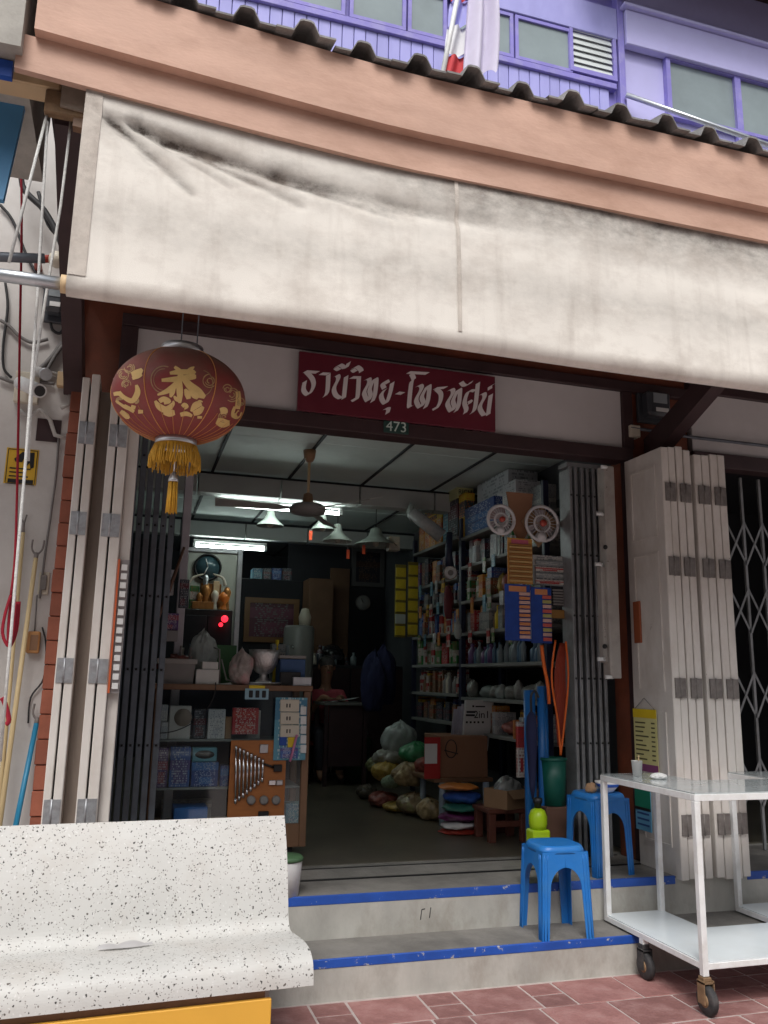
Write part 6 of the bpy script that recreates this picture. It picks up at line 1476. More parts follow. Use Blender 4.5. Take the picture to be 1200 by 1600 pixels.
sbox('wood_rail', 'short yellow-brown wooden rail between the blue card and the grille', 'rail', 862, 953, 890, 966, 5.2, .03, mat('yellow_wood', (.36, .19, .05), .5))
for (x0, x1, y0, y1, l) in ((617, 634, 882, 996, 'wider yellow'), (637, 653, 878, 995, 'narrower yellow')):
    a = pr(x0, y0, x1, y1, 8.0); t_ = thing('packet_strip', l+' strip of packets hanging at the far end of the shelving', 'packet strip', ((a[0]+a[1])/2, 8.0, a[2]))
    part('strip', MB().box(a[0], a[1], 8.0, 8.005, a[2], a[3]), mat('strip_olive', (.20, .17, .03), .5), t_)
    for k in range(6):
        z = a[2]+.02+(a[3]-a[2]-.03)*k/6; m_ = mat('packet_yellow', (.58, .46, .03), .35, .15, 15) if not (l[0] == 'w' and k in (1,)) else mat('packet_pale', (.40, .47, .42), .35)
        part('packet', MB().box(a[0]+.005, a[1]-.005, 7.985, 7.9995, z, z+(a[3]-a[2])/6-.03, .003), m_, t_)

# more small things crowded on the counter
for i, (x, y0, m_, l) in enumerate(((282, 1012, M_IVORY, 'ivory bottle standing behind the grey bin'), (296, 1006, MB2, 'blue bottle standing behind the grey bin'), (352, 1018, M_WHITEP, 'white bottle beside the green box on the counter'), (430, 1000, M_YELLOW, 'yellow-capped bottle behind the silver bowl'), (446, 1008, MB3, 'grey bottle behind the blue box on the counter'))):
    q = ony(x, 1060, YC+.3); h_ = ony(x, y0, YC+.3).z-ZC; single('bottle', bottle(None, .028, h_), m_, l, 'bottle', loc=(q.x, YC+.31-.01*i, ZC), local=True)
for i, (x, l) in enumerate(((350, 'beside the wire rack'), (398, 'beside the plastic bag'))):
    q = ony(x, 1066, CY+.02); single('paper_slip', MB().grid(lambda u, v: (q.x+(u-.5)*.1, CY+.02+v*.05, ZC+.002+.012*u*v), 5, 4), M_PAPER, 'loose white paper slip on the counter '+l, 'paper')

# blister packs hung on hooks from the shelf edges
for bi, li, n_ in ((0, 1, 5), (0, 2, 6), (0, 3, 5), (1, 1, 4), (1, 2, 5), (1, 3, 5)):
    ya, yb_ = bays[bi]
    for k in range(n_):
        y = ya+.1+(yb_-ya-.3)*(k+rs.uniform(.1, .8))/n_; h_ = rs.uniform(.06, .11); z = lev[bi][li]-.03-h_
        single('blister_pack', MB().box(SX-.03, SX-.022, y, y+rs.uniform(.05, .08), z, z+h_+.04, .001), rs.choice([p_white, p_redw, p_yel, p_green, p_org, p_teal]), 'small blister pack hung from the edge of the %s shelf of the %s bay' % (ORD[li], ('front', 'rear')[bi]), 'pack', 'blister packs on the %s shelf edge of the %s bay' % (ORD[li], ('front', 'rear')[bi]))

# ------------------------------------------------------------------ goods on the floor at the right
def oncyl(label, name, cat, x, ytop, ybot, r, Y, m, zb_=None):
    a, b = ony(x, ytop, Y), ony(x, ybot, Y); return single(name, MB().tube([(a.x, Y, b.z if zb_ is None else zb_), (a.x, Y, a.z)], r, 12), m, label, cat)
PIPEG = 'blue pipes standing at the shelving end'
for i, x in enumerate((824, 833, 845, 853)):
    q = ony(x, 1080, 5.14); z1 = ony(x, 1072 if i > 1 else 1078, 5.14).z
    o = single('blue_pipe', MB().lathe([(.026, 0), (.026, z1-Z2), (.020, z1-Z2), (.020, z1-Z2-.05)], (q.x, 5.14+.03*(i % 2), Z2-.002), 14), M_HOSE, 'long blue plastic pipe standing upright at the shelving end', 'pipe', PIPEG)
q = ony(828, 1110, 5.06)
um = thing('umbrella', 'folded navy umbrella hanging in front of the blue pipes', 'umbrella', (q.x, 5.04, ony(828, 1245, 5.06).z))
zt, zb_ = ony(828, 1112, 5.06).z, ony(830, 1248, 5.06).z
part('folded_canopy', MB().lathe([(.006, zb_), (.02, zb_+.08), (.034, zb_+(zt-zb_)*.6), (.038, zb_+(zt-zb_)*.8), (.03, zt-.03), (.012, zt)], (q.x, 5.04, 0), 9), M_NAVY, um)
part('handle', MB().tube(catmull([(q.x, 5.04, zt-.01), (q.x, 5.04, zt+.1), (q.x+.03, 5.04, zt+.13), (q.x+.055, 5.04, zt+.09)], 5), .008, 8), M_BLACK, um)
for i, (pts, l) in enumerate((([(868, 1000), (862, 1060), (872, 1130), (876, 1180)], 'thin loop'), ([(884, 1002), (888, 1060), (882, 1130), (876, 1180)], 'thin loop'))):
    single('orange_cable', MB().tube(catmull([tuple(ony(x, y, 5.07)) for x, y in pts], 5), .007, 7), M_ORANGE, 'thin orange cable hanging in a loop beside the grey grille', 'cable', 'orange cables beside the grille')
oc = MB()
for k in range(7):
    x0 = 868+k*2.3; oc.tube(catmull([tuple(ony(x, y, 5.09+.004*k)) for x, y in ((876+k, 1005), (x0, 1050), (x0+1, 1110), (873+k*.6, 1165))], 5), .008, 6)
single('orange_cable_coil', oc, mat('red_orange', (.30, .035, .012), .5), 'thick hank of red-orange cable hanging above the green bin', 'cable')
single('orange_strap', MB().tube(catmull([tuple(ony(x, y, 5.1)) for x, y in ((846, 1008), (850, 1040), (856, 1070), (858, 1100))], 4), .012, 6), M_ORANGE, 'orange strap hanging behind the blue pipes', 'strap')
a = pr(858, 1186, 896, 1262, 5.02)
gb = thing('green_bin', 'dark green plastic bin below the hanging orange cables', 'bin', ((a[0]+a[1])/2, 5.09, a[2]))
single('brown_crate', MB().box((a[0]+a[1])/2-.1, (a[0]+a[1])/2+.1, 5.04, 5.24, Z2-.002, a[2]-.0005, .006), mat('crate_brown', (.12, .06, .04), .7), 'brown wooden crate under the dark green bin', 'crate')
part('bin', MB().lathe([(.075, a[2]-Z2), (.088, a[3]-Z2), (.082, a[3]-Z2), (.07, a[2]-Z2+.01)], ((a[0]+a[1])/2, 5.13, Z2), 24), M_GREENPL, gb)
part('rim', MB().lathe([(.087, a[3]-Z2-.02), (.094, a[3]-Z2-.015), (.094, a[3]-Z2), (.086, a[3]-Z2+.002)], ((a[0]+a[1])/2, 5.13, Z2), 24, cap=False), M_GREENPL, gb)
q = ony(843, 1290, 5.0)
lm = thing('lime_sprayer', 'lime green plastic sprayer behind the nearer blue stool', 'sprayer', (q.x-.0, 5.0, Z2))
zl = ony(843, 1263, 5.0).z; zm_ = ony(843, 1296, 5.0).z
part('tank', MB().lathe([(.05, zm_), (.058, zm_+.03), (.058, zl-.05), (.045, zl-.015), (.02, zl)], (q.x, 5.02, 0), 20), M_LIME, lm)
part('base', MB().box(q.x-.06, q.x+.06, 4.965, 5.075, Z2-.002, zm_-.0005, .01), M_LIME, lm)
part('cap', MB().lathe([(.022, zl), (.022, zl+.025), (.03, zl+.03), (.03, zl+.06), (.0, zl+.065)], (q.x, 5.02, 0), 16), M_BLACK, lm)
# white doll-like packs hanging beside the umbrella
sbox('hanging_pack', 'white and purple blister pack hanging left of the umbrella', 'pack', 809, 1128, 821, 1215, 5.3, .03, p_redw)
sbox('orange_board', 'narrow orange board leaning on the shelf end', 'board', 803, 1125, 812, 1155, 5.6, .02, M_ORANGEWOOD)
# table with a large carton and the white 2in1 pack
tz = ony(690, 1216, 6.45).z; tx0, tx1 = ony(672, 1216, 6.45).x, ony(768, 1216, 6.45).x
tbn = thing('low_table', 'low table with pale blue legs under the large brown carton', 'table', ((tx0+tx1)/2, 6.6, Z2))
part('table_top', MB().box(tx0+.02, tx1, 6.42, 6.95, tz-.03, tz, .004), M_WOOD, tbn)
lxg = ony(691, 1250, 6.45).x
for (x, y) in ((lxg, 6.45), (tx1-.05, 6.45), (lxg, 6.9), (tx1-.05, 6.9)): part('leg', MB().tube([(x, y, Z2-.002), (x, y, tz-.031)], .026, 12), mat('pale_blue_leg', (.38, .47, .55), .4), tbn)
a = pr(688, 1150, 762, 1214, 6.47)
bo = single('large_carton', MB().box(a[0], a[1], 6.47, 6.85, tz+.0005, a[3], .004), M_CARD2, 'large open brown carton standing on the low table', 'box')
q = ony(705, 1170, 6.468); cm = MB()
cm.tube([(q.x+.06*math.cos(2*math.pi*i/16)*.8, 6.4685, q.z+.07*math.sin(2*math.pi*i/16)) for i in range(17)], .004, 5).tube([(q.x-.06, 6.4685, q.z-.01), (q.x+.06, 6.4685, q.z-.04)], .004, 5)
part('printed_mark', cm, M_BLACK, bo)
a2 = pr(664, 1152, 689, 1212, 6.40)
rs_ = thing('red_notice', 'red notice with a white paper taped beside the brown carton', 'notice', ((a2[0]+a2[1])/2, 6.40, a2[2]))
part('board', MB().box(a2[0], a2[1], 6.41, 6.418, tz+.001, a2[3], .002), mat('notice_red', (.42, .02, .02), .5), rs_)
part('paper', MB().box(a2[0], a2[1]-.03, 6.404, 6.4095, a2[2]+.09, a2[3]-.05, .001), M_PAPER, rs_)
pk = thing('pack_of_adapters', 'white pack lettered 2in1 standing in the large brown carton', 'pack', (ony(738, 1148, 6.5).x, 6.55, a[3]-.12))
c_ = [ony(722, 1150, 6.6), ony(762, 1150, 6.6), ony(772, 1094, 6.6), ony(728, 1094, 6.6)]
part('pack', MB().prism([(p.x, p.z-(.12 if i < 2 else 0)) for i, p in enumerate(c_)], .03, 'y', 6.6), M_PAPER, pk)
q = ony(752, 1117, 6.598); letter('printed_letters', '2in1', .085, (q.x+.005, 6.5985, q.z), M_BLACK, pk)
ink = MB()
for (x0, y0, x1, y1) in ((729, 1111, 743, 1114), (728, 1116, 742, 1119), (738, 1102, 741, 1105), (743, 1103, 758, 1105), (728, 1127, 731, 1130), (734, 1127, 737, 1130), (740, 1127, 743, 1130), (746, 1127, 749, 1130), (753, 1127, 756, 1130)):
    e = pr(x0, y0, x1, y1, 6.598); ink.box(e[0], e[1], 6.5975, 6.599, e[2], e[3])
part('printed_marks', ink, M_BLACK, pk, kind='stuff')
for k in range(3):
    e = ony(716-k*4, 1150, 6.62); g_ = ony(723-k*5, 1100+k*4, 6.62)
    part('pack_behind', MB().prism([(e.x-.01, e.z-.1), (e.x+.09, e.z-.1), (g_.x+.12, g_.z), (g_.x, g_.z)], .012, 'y', 6.635+k*.016), mat('pack_lavender', (.42, .42, .5), .5), pk)
# brown wooden stool with a small open carton
q0 = onz(768, 1309, Z2); z_s = ony(790, 1262, 5.75).z
ws_ = thing('wooden_stool', 'low reddish-brown wooden stool under the small open carton', 'stool', (2.72, 5.75, Z2))
sx0_, sx1_ = ony(762, 1265, 5.7).x, ony(826, 1265, 5.7).x
part('seat', MB().box(sx0_, sx1_, 5.68, 5.98, z_s-.03, z_s, .004), mat('reddish_wood', (.14, .045, .03), .5, .2, 5), ws_)
for x in (sx0_+.01, sx1_-.06):
    for y in (5.69, 5.92): part('leg', MB().box(x, x+.05, y, y+.05, Z2-.002, z_s-.031, .003), mat('reddish_wood', (.14, .045, .03), .5, .2, 5), ws_)
part('stretcher', MB().box(sx0_+.06, sx1_-.06, 5.70, 5.725, Z2+.1, Z2+.14, .003), mat('reddish_wood', (.14, .045, .03), .5, .2, 5), ws_)
oc_ = thing('open_carton', 'small open tan carton with handholes on the brown wooden stool', 'box', (2.75, 5.8, z_s), rz=R(24), local=True)
w_ = .165; h_ = .13
ob = MB().box(-w_, w_, -.11, -.105, 0, h_).box(-w_, w_, .105, .11, 0, h_).box(-w_, -w_+.005, -.1045, .1045, 0, h_).box(w_-.005, w_, -.1045, .1045, 0, h_).box(-w_+.005, w_-.005, -.1045, .1045, 0, .005)
part('box', ob, M_CARD, oc_)
part('flap', MB().add([(w_, -.1, h_), (w_, .1, h_), (w_+.09, .1, h_-.05), (w_+.09, -.1, h_-.05)], [(0, 1, 2, 3)]).add([(-w_, -.11, h_), (w_, -.11, h_), (w_, -.17, h_-.05), (-w_, -.17, h_-.05)], [(0, 1, 2, 3)]), M_CARD, oc_)
hh = MB()
for x in (.06, .10): hh.box(x-.012, x+.012, -.1125, -.1101, h_*.45, h_*.75)
part('printed_mark', hh, M_BLACK, oc_)
part('contents', MB().bag((-.02, .0, h_*.7), (.14, .1, .12), 31, knot=False), mat('grey_bag', (.24, .25, .24), .3, .4, 9, .6, 30), oc_)
single('dark_crate', MB().box(ony(762, 1290, 6.1).x, ony(800, 1290, 6.1).x, 6.05, 6.3, Z2-.002, Z2+.17, .004), mat('maroon_crate', (.09, .025, .025), .6), 'dark maroon crate on the floor behind the brown wooden stool', 'crate')
# stack of bagged mats/ plates
PL = [('red', M_REDDARK), ('white', M_PAPER), ('purple', mat('purple_pack', (.16, .03, .12), .35)), ('green', mat('green_pack', (.03, .16, .12), .35)), ('blue', mat('blue_pack', (.03, .09, .36), .3)), ('orange', mat('orange_pack', (.6, .2, .04), .35))]
z = Z2-.002; qx = ony(722, 1290, 6.1).x
for i, (nm, m_) in enumerate(PL):
    h_ = (.035, .05, .07, .06, .09, .05)[i]
    single('packed_coil', MB().bag((0, 0, h_*.44), (.155, .14, h_*.55), 70+i, 36, 14, knot=False), m_, nm+' wrapped coil in the stack beside the pale blue table leg', 'coil', 'stack of wrapped coils', loc=(qx+rs.uniform(-.02, .02), 6.12+rs.uniform(-.02, .02), z), local=True); z += h_
# bags heaped along the shelving
BG = [((625, 1150), 7.6, (.20, .16, .21), M_BAGCLEAR, .62, 'large clear plastic bag on top of the heap beside the shelves', 1), ((650, 1172), 7.2, (.17, .15, .14), M_BAGGREEN, .55, 'green plastic bag on the heap beside the brown carton', 2), ((610, 1178), 7.6, (.2, .16, .12), mat('pale_bag', (.34, .34, .3), .3, .4, 8, .7, 25), .4, 'pale plastic bag below the large clear bag', 3),
      ((605, 1200), 7.5, (.17, .15, .13), M_BAGYEL, .2, 'yellowish bag of goods in the middle of the heap', 4), ((637, 1205), 7.1, (.15, .14, .14), M_BAGBEIGE, .2, 'beige bag of snack-like goods beside the table leg', 5), ((600, 1228), 7.5, (.17, .15, .09), M_BAGRED, 0, 'reddish bag on the floor at the edge of the heap', 6), ((650, 1232), 7.0, (.19, .15, .13), mat('bag_mixed', (.28, .2, .11), .35, .6, 16, .8, 30, dirt=(.1, .3, .05), damt=.8, dscale=7), 0, 'bag of mixed coloured goods on the floor by the table leg', 7),
      ((588, 1190), 7.9, (.12, .12, .1), mat('bag_olive', (.2, .22, .1), .35, .5, 12, .7, 30), .3, 'olive bag squeezed behind the yellowish bag in the heap', 10), ((622, 1238), 7.2, (.14, .12, .06), M_BAGYEL, 0, 'flat yellow bag on the floor in front of the heap', 11), ((663, 1190), 6.95, (.1, .1, .09), M_BAGRED, .3, 'small reddish bag wedged beside the red notice', 12), ((612, 1215), 7.25, (.1, .1, .08), mat('bag_pale_green', (.25, .33, .22), .3, .5, 12, .7, 30), .2, 'pale green bag between yellow bags in the heap', 13),
      ((575, 1222), 8.0, (.12, .12, .09), mat('bag_dark', (.10, .08, .06), .4, .4, 9, .6, 25), 0, 'dark bag on the floor beyond the heap', 8), ((672, 1222), 6.75, (.12, .12, .12), M_BAGBEIGE, 0, 'tan bag on the floor behind the pale blue leg', 9)]
for (x, y), Y, r_, m_, dz, l, sd_ in BG:
    y += 6 if dz else 0; r_ = (r_[0]*.9, r_[1], r_[2]*.78)
    q = ony(x, y, Y); single('plastic_bag', MB().bag((q.x, Y, q.z if dz else Z2+r_[2]*.8), r_, sd_*3+1, knot=sd_ in (1, 3)), m_, l, 'plastic bag')
gi = onz(556, 1222, Z2)
gn = thing('waste_bin', 'dark green waste bin with a crumpled bag beyond the heap of bags', 'bin', tuple(gi))
zt = ony(556, 1152, gi.y).z
part('bin', MB().lathe([(.13, Z2-.002), (.16, zt), (.15, zt), (.12, Z2+.01)], (gi.x, gi.y, 0), 22), mat('bin_green', (.02, .09, .045), .5), gn)
part('bag', MB().bag((gi.x, gi.y, zt+.03), (.13, .13, .12), 44), M_BAGCLEAR, gn)
# red tin roll
single('yellow_basket', MB().lathe([(.1, 0), (.12, .09), (.115, .09), (.09, .01)], (0, 0, 0), 20), M_YELLOW, 'yellow basket in the heap behind the red notice', 'basket', loc=(ony(630, 1195, 7.3).x+.1, 7.25, ony(630, 1210, 7.3).z), local=True)

# ------------------------------------------------------------------ desk and the shopkeeper
DY = 8.9
dz = ony(545, 1098, DY).z; dx0, dx1 = ony(506, 1098, DY).x, ony(578, 1098, DY).x
dk = thing('desk', 'dark desk with papers at the back of the shop', 'desk', ((dx0+dx1)/2, DY+.25, Z2))
part('desk_top', MB().box(dx0, dx1, DY, DY+.55, dz-.03, dz, .004), mat('desk_grey', (.16, .16, .15), .5), dk)
for x in (dx0+.02, dx1-.06):
    for y in (DY+.02, DY+.48): part('leg', MB().box(x, x+.04, y, y+.04, Z2-.002, dz-.031), M_DARKWOOD, dk)
part('front_panel', MB().box(dx0+.07, dx1-.07, DY+.03, DY+.045, Z2+.2, dz-.032), M_DARKWOOD, dk)
q = ony(537, 1082, DY+.2); pc_ = (q.x, DY+.2, dz)
single('paper_pile', MB().grid(lambda u, v: (pc_[0]+(u-.5)*.3, pc_[1]+(v-.5)*.24, dz+.004+.05*u*(1-.3*v)+.006*math.sin(7*u+3*v)), 8, 6), M_PAPER, 'curled white papers lying on the desk in front of the shopkeeper', 'paper')
px_, py_ = ony(510, 1050, 9.55).x, 9.62
hz_ = ony(512, 1045, 9.6).z
pe = thing('person', 'person in a pinkish red shirt sitting bent over the desk', 'person', (px_, py_+.05, Z2))
def skinmesh(name, vs, es, rad, m, sub=2):
    me = bpy.data.meshes.new(name); o_ = WORLDOFF[pe.name]; me.from_pydata([(v[0]-o_[0], v[1]-o_[1], v[2]-o_[2]) for v in vs], es, [])
    me.materials.append(m); ob = bpy.data.objects.new(name, me); COL.objects.link(ob); ob.parent = pe; WORLDOFF[ob.name] = o_
    ob.modifiers.new('s', 'SKIN'); sb = ob.modifiers.new('d', 'SUBSURF'); sb.levels = sub; sb.render_levels = sub
    for i, r_ in enumerate(rad): me.skin_vertices[0].data[i].radius = (r_, r_) if not isinstance(r_, tuple) else r_
    me.skin_vertices[0].data[0].use_root = True
    return ob
ZS = Z2+.46; x, y = px_, py_; zh = hz_
sh_z = zh-.30
V = [(x, y+.06, ZS+.08), (x, y+.03, ZS+.3), (x, y-.02, sh_z-.06), (x, y-.05, sh_z+.05), (x, y-.07, sh_z+.13), (x, y-.09, zh-.06), (x, y-.10, zh+.03), (x, y-.09, zh+.09),
     (x-.19, y-.02, sh_z), (x-.24, y-.1, sh_z-.26), (x-.10, y-.34, dz+.05), (x-.04, y-.42, dz+.035), (x+.19, y-.02, sh_z), (x+.25, y-.1, sh_z-.26), (x+.12, y-.34, dz+.05), (x+.05, y-.42, dz+.035),
     (x-.1, y+.04, ZS+.06), (x-.11, y-.36, ZS+.05), (x-.11, y-.38, Z2+.1), (x-.11, y-.48, Z2+.05), (x+.1, y+.04, ZS+.06), (x+.11, y-.36, ZS+.05), (x+.11, y-.38, Z2+.1), (x+.11, y-.48, Z2+.05)]
Ed = [(0, 1), (1, 2), (2, 3), (3, 4), (4, 5), (5, 6), (6, 7), (2, 8), (8, 9), (9, 10), (10, 11), (2, 12), (12, 13), (13, 14), (14, 15), (0, 16), (16, 17), (17, 18), (18, 19), (0, 20), (20, 21), (21, 22), (22, 23)]
rad = [(.15, .12), (.14, .11), (.15, .1), .07, .052, .075, .088, .06, .06, .045, .034, .03, .06, .045, .034, .03, .085, .065, .045, .035, .085, .065, .045, .035]
skinmesh('body', V, Ed, rad, M_SKIN)
skinmesh('shirt', [V[0], V[1], V[2], V[3], V[8], (x-.225, y-.07, sh_z-.15), V[12], (x+.23, y-.07, sh_z-.15)], [(0, 1), (1, 2), (2, 3), (2, 4), (4, 5), (2, 6), (6, 7)], [(.17, .14), (.165, .13), (.17, .12), .08, .078, .07, .078, .07], M_SHIRT)
skinmesh('trousers', [V[0], V[16], V[17], V[18], V[20], V[21], V[22]], [(0, 1), (1, 2), (2, 3), (0, 4), (4, 5), (5, 6)], [(.165, .13), .1, .08, .06, .1, .08, .06], M_TROUS)
hc = Vector((x, y-.09, zh+.03))
part('hair', MB().blob((hc.x, hc.y+.02, hc.z+.035), (.098, .105, .085), 18, 10, .06, 5, flat=False), M_HAIR, pe)
for s in (-1, 1):
    part('eye', MB().lathe([(0, -.008), (.01, 0), (0, .008)], (hc.x+s*.033, hc.y-.088, hc.z-.01), 10), M_BLACK, pe)
    part('ear', MB().blob((hc.x+s*.09, hc.y+.01, hc.z-.015), (.014, .02, .032), 10, 6, .05, 2, flat=False), M_SKIN, pe)
part('nose', MB().blob((hc.x, hc.y-.098, hc.z-.035), (.015, .02, .024), 10, 6, .03, 3, flat=False), M_SKIN, pe)
part('mouth', MB().box(hc.x-.022, hc.x+.022, hc.y-.092, hc.y-.085, hc.z-.075, hc.z-.066, .002), M_SHIRT, pe)
for s, b_ in ((-1, V[11]), (1, V[15])):
    for k in range(4):
        skinmesh('finger', [b_, (b_[0]-s*(.012-.012*k), b_[1]-.05, b_[2]+.006), (b_[0]-s*(.012-.014*k), b_[1]-.085, b_[2]-.008)], [(0, 1), (1, 2)], [.011, .009, .008], M_SKIN, 1)
    skinmesh('thumb', [b_, (b_[0]-s*.035, b_[1]-.02, b_[2]), (b_[0]-s*.04, b_[1]-.05, b_[2]-.004)], [(0, 1), (1, 2)], [.012, .010, .009], M_SKIN, 1)
chs = thing('chair', 'dark red chair under the person at the desk', 'chair', (px_, py_+.05, Z2))
part('seat', MB().box(x-.2, x+.2, y-.18, y+.22, ZS-.085, ZS-.04, .01), M_REDDARK, chs)
part('backrest', MB().box(x-.2, x+.2, y+.22, y+.26, ZS+.05, ZS+.45, .01), M_REDDARK, chs)
for (xx_, yy_) in ((x-.18, y-.16), (x+.16, y-.16), (x-.18, y+.22), (x+.16, y+.22)): part('leg', MB().tube([(xx_, yy_, Z2-.002), (xx_, yy_, ZS-.086 if yy_ < y else ZS+.2)], .013, 8), M_CHROME, chs)
q = ony(518, 1024, 10.4)
he = thing('helmet', 'shiny dark motorcycle helmet on the shelf behind the person', 'helmet', (q.x, 10.4, q.z-.12))
part('shell', MB().blob((q.x, 10.4, q.z), (.15, .16, .14), 22, 14, .02, 1), mat('helmet_black', (.02, .02, .022), .1), he)
part('visor', MB().lathe([(.145, -.05), (.152, 0), (.14, .05)], (q.x, 10.39, q.z-.01), 20, cap=False), mat('visor', (.06, .06, .07), .08), he)
cbx = thing('rear_cupboard', 'dark low cupboard behind the person', 'cupboard', (q.x, 10.6, Z2))
part('body', MB().box(q.x-.5, q.x+.9, 10.2, 10.7, Z2-.002, q.z-.121, .01), M_DARKIN, cbx)
part('door', MB().box(q.x-.48, q.x+.19, 10.185, 10.1995, Z2+.05, q.z-.16, .004), M_DARKWOOD, cbx); part('door', MB().box(q.x+.21, q.x+.88, 10.185, 10.1995, Z2+.05, q.z-.16, .004), M_DARKWOOD, cbx)

# ------------------------------------------------------------------ altar corner, clock and back of the shop
AY = 8.2
a = pr(300, 864, 371, 1060, AY)
pw = thing('partition', 'pale partition panel carrying the round clock', 'partition', ((a[0]+a[1])/2, AY, Z2))
part('panel', MB().box(a[0]-.1, a[1]-.03, AY, AY+.04, Z2-.002, a[3]), mat('partition_pale', (.40, .41, .36), .6), pw)
part('edge_post', MB().box(a[1]-.029, a[1]+.02, AY-.03, AY+.04, Z2-.002, a[3]+.05, .004), M_ALU, pw)
part('top_rail', MB().box(a[0]-.1, a[1]-.03, AY-.02, AY+.04, a[3]+.001, a[3]+.04, .004), M_ALU, pw)
q = ony(325, 886, AY-.04); r = 21/1303*(q-CAMC).length
ck = thing('wall_clock', 'round black-rimmed clock with a dark glossy face above the altar', 'clock', (q.x, AY, q.z-r))
part('rim', MB().lathe([(r*.84, -.02), (r*.88, -.04), (r, -.035), (r, -.0005)], (q.x, AY, q.z), 36, axis='y', cap=False), M_BLACK, ck)
part('face', MB().lathe([(0, -.022), (r*.86, -.022), (r*.86, -.001)], (q.x, AY, q.z), 36, axis='y'), M_CLOCKF, ck)
for (x, y, w_) in ((322, 873, .005), (319, 897, .006)):
    e = ony(x, y, AY-.026); e.y = AY-.026; part('clock_hand', MB().tube([(q.x, AY-.026, q.z), tuple(e)], w_, 6), M_PAPER, ck)
q2 = ony(570, 941, 10.9); r2_ = 12/1303*(q2-CAMC).length
wl_ = thing('rear_partition', 'dark partition wall at the back of the shop carrying the framed portrait', 'partition', (q2.x+.2, 11.0, Z2))
part('panel', MB().box(q2.x-1.05, 3.35, 11.0, 11.06, Z2-.002, CZ-.013), M_DARKIN, wl_)
ck = thing('small_clock', 'small white round clock below the framed portrait', 'clock', (q2.x, 10.99, q2.z-r2_))
part('rim', MB().lathe([(r2_*.9, -.03), (r2_, -.028), (r2_, -.0005)], (q2.x, 11.0, q2.z), 28, axis='y', cap=False), M_GREYPL, ck)
part('face', MB().lathe([(0, -.02), (r2_*.92, -.02), (r2_*.92, -.001)], (q2.x, 11.0, q2.z), 28, axis='y'), M_CLOCKW, ck)
part('clock_hand', MB().tube([(q2.x, 10.976, q2.z), (q2.x-.03, 10.976, q2.z+.06)], .004, 5).tube([(q2.x, 10.976, q2.z), (q2.x-.02, 10.976, q2.z+.04)], .005, 5), M_BLACK, ck)
def framed(label, x0, y0, x1, y1, Y, mf, mp_, t=.05):
    a = pr(x0, y0, x1, y1, Y); t_ = thing('framed_picture', label, 'picture', ((a[0]+a[1])/2, Y, a[2]))
    part('frame', MB().box(a[0], a[1], Y-.03, Y-.001, a[2], a[2]+t).box(a[0], a[1], Y-.03, Y-.001, a[3]-t, a[3]).box(a[0], a[0]+t, Y-.03, Y-.001, a[2]+t, a[3]-t).box(a[1]-t, a[1], Y-.03, Y-.001, a[2]+t, a[3]-t), mf, t_)
    part('picture', MB().box(a[0]+t, a[1]-t, Y-.012, Y-.002, a[2]+t, a[3]-t), mp_, t_); return t_
framed('dark framed portrait hanging high at the back of the shop', 549, 856, 600, 917, 10.99, mat('frame_grey', (.12, .12, .12), .4), printed('pr_portrait', (.03, .03, .04), (.06, .035, .03), (.14, .09, .07), seed=14), .06)
framed('wide gold-framed picture of pink flowers behind the cabinet', 381, 935, 466, 1004, 9.6, mat('frame_gold', (.20, .10, .035), .4), printed('pr_flowers', (.10, .03, .05), (.16, .05, .08), (.16, .15, .15), seed=15), .06)
single('picture_cupboard', MB().box(ony(372, 1000, 9.6).x, ony(470, 1000, 9.6).x, 9.601, 10.0, Z2-.002, ony(420, 905, 9.6).z, .01), M_DARKIN, 'dark cupboard behind the gold-framed picture', 'cupboard')
zq = ony(420, 905, 9.6).z
for i, (x0, x1, m_) in enumerate(((395, 410, p_teal), (411, 424, p_dark), (425, 440, p_blue), (441, 456, p_dark))):
    sbox('rear_box', 'dim carton in the row above the gold-framed picture', 'box', x0, 888, x1, 906, 9.66, .2, m_, zq, group='cartons above the framed picture')
# altar
az0 = ony(325, 952, AY-.3).z; b_ = pr(282, 952, 362, 1040, AY-.32)
at_ = thing('altar_cabinet', 'black cabinet under the altar beneath the round clock', 'cabinet', ((b_[0]+b_[1])/2, AY-.32, Z2))
part('body', MB().box(b_[0], b_[1], AY-.3, AY-.005, Z2-.002, az0, .006), M_BLACK, at_)
part('door', MB().box(b_[0]+.02, (b_[0]+b_[1])/2-.005, AY-.312, AY-.3005, Z2+.1, az0-.06, .003), M_DARKIN, at_); part('door', MB().box((b_[0]+b_[1])/2+.005, b_[1]-.02, AY-.312, AY-.3005, Z2+.1, az0-.06, .003), M_DARKIN, at_)
al_ = thing('altar', 'small golden altar with arched tusks below the round clock', 'altar', ((b_[0]+b_[1])/2, AY-.2, az0))
def al(n_, x0, y0, x1, y1, dd, m_): e = pr(x0, y0, x1, y1, AY-.25+dd); part(n_, MB().box(e[0], e[1], AY-.25+dd, AY-.2+dd, max(e[2], az0), e[3], .004), m_, al_)
al('shrine_back', 312, 912, 345, 952, .1, M_ALTAR); al('picture', 296, 915, 311, 952, .08, p_green); al('picture', 333, 908, 343, 930, .05, M_CREAM); al('offering_tray', 300, 940, 334, 952, 0, M_ALTAR)
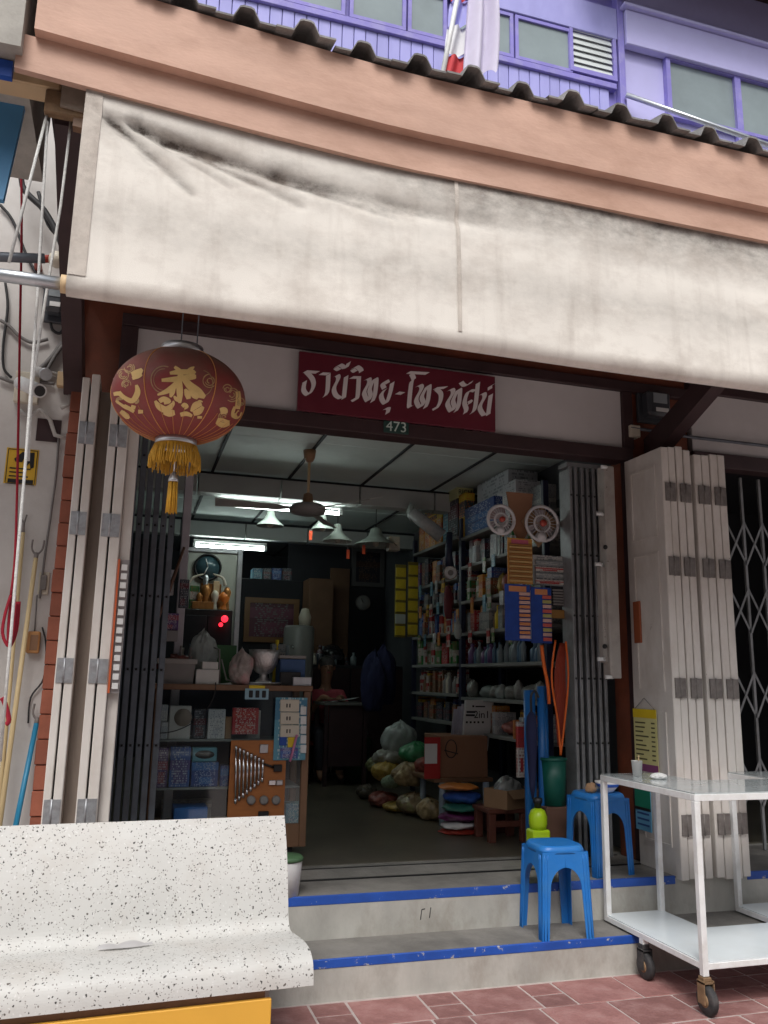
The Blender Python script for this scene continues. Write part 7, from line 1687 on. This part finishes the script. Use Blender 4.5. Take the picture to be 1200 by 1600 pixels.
for (x, y, r_, m_) in ((322, 903, .028, M_ALU), (322, 922, .05, M_ALTAR), (336, 930, .04, M_IVORY), (350, 935, .055, mat('flame_orange', (.7, .2, .03), .4)), (345, 942, .04, M_ALTAR), (312, 932, .035, M_ALTAR), (355, 925, .04, M_ALTAR)):
    e = ony(x, y, AY-.2); part('figurine', MB().lathe([(r_*.9, az0), (r_*.7, az0+.02), (r_*.5, (az0+e.z)/2), (r_, e.z), (r_*.5, e.z+r_), (0, e.z+r_*1.2)], (e.x, e.y, 0), 12), m_, al_)
for s in ((290, 915, 303, 902, 318, 897), (352, 915, 348, 903, 333, 897)):
    pts = [tuple(ony(s[i], s[i+1], AY-.2)) for i in (0, 2, 4)]; part('tusk', MB().tube(catmull(pts, 5), [.018-.0012*i for i in range(11)], 8), M_IVORY, al_)
for (x, y, r_, l) in ((351, 967, .032, 'larger red altar lamp glowing beside the black cabinet'), (345, 976, .02, 'smaller red altar lamp glowing below the larger one')):
    e = ony(x, y, AY-.36); t_ = thing('altar_lamp', l, 'lamp', (e.x, e.y, e.z-r_)); part('bulb', MB().blob(tuple(e), (r_, r_, r_), 12, 8, 0, 1, flat=False), M_REDLED, t_); part('holder', MB().tube([e+Vector((0, r_*.8, 0)), Vector((e.x, AY-.313, e.z))], .008, 6), M_BLACK, t_)
# rear clutter
sbox('wooden_cupboard', 'tall brown wooden cupboard at the back between clock and portrait', 'cupboard', 482, 904, 520, 1000, 10.5, .4, mat('dim_wood', (.16, .085, .045), .6), q.z*0+Z2)
sbox('wooden_cupboard', 'second brown cupboard standing behind the first at the back', 'cupboard', 516, 888, 546, 960, 10.95-.02, .04, mat('dim_wood', (.16, .085, .045), .6), Z2)
oo = ony(466, 1020, 9.2)
dr = thing('water_drum', 'grey cylindrical water drum at the back behind the blue box', 'drum', (oo.x, 9.2, Z2))
part('drum', MB().lathe([(.17, Z2-.002), (.17, ony(466, 982, 9.2).z), (.15, ony(466, 978, 9.2).z), (0, ony(466, 978, 9.2).z)], (oo.x, 9.2, 0), 24), mat('drum_grey', (.20, .2, .19), .4), dr)
part('tap', MB().tube([(oo.x-.1, 9.04, ony(466, 1010, 9.2).z), (oo.x-.1, 8.98, ony(466, 1010, 9.2).z-.03)], .012, 8), M_CHROME, dr)
zdr = ony(466, 978, 9.2).z
single('water_jug', MB().lathe([(.06, 0), (.07, .1), (.05, .16), (.04, .19), (0, .2)], (0, 0, 0), 18), M_IVORY, 'pale jug standing on the grey water drum', 'jug', loc=(oo.x+.06, 9.2, zdr), local=True)
for k in range(10):
    e = ony(488+k*8, 990+rs.uniform(-5, 4), 10.15); hh_ = rs.uniform(.1, .24)
    single('rear_bottle', bottle(None, rs.uniform(.03, .05), hh_), rs.choice([MB2, MB3, M_IVORY, M_DARKIN, p_dark]), 'dim bottle or can on the cupboard behind the person', 'bottle', 'bottles behind the person', loc=(e.x+.0, 10.3+rs.uniform(-.05, .2), q.z*0+ony(518, 1024, 10.4).z-.121), local=True)
# dark jackets hanging near the yellow strips
for i, (x, y) in enumerate(((585, 1070), (605, 1060))):
    e = ony(x, y, 8.6); single('hanging_jacket', MB().bag((e.x, 8.6+.1*i, e.z), (.14, .1, .34), 60+i), M_NAVY, ('dark navy jacket hanging beside the rear shelves', 'second navy jacket hanging behind the first beside the rear shelves')[i], 'jacket', 'jackets beside the rear shelves')
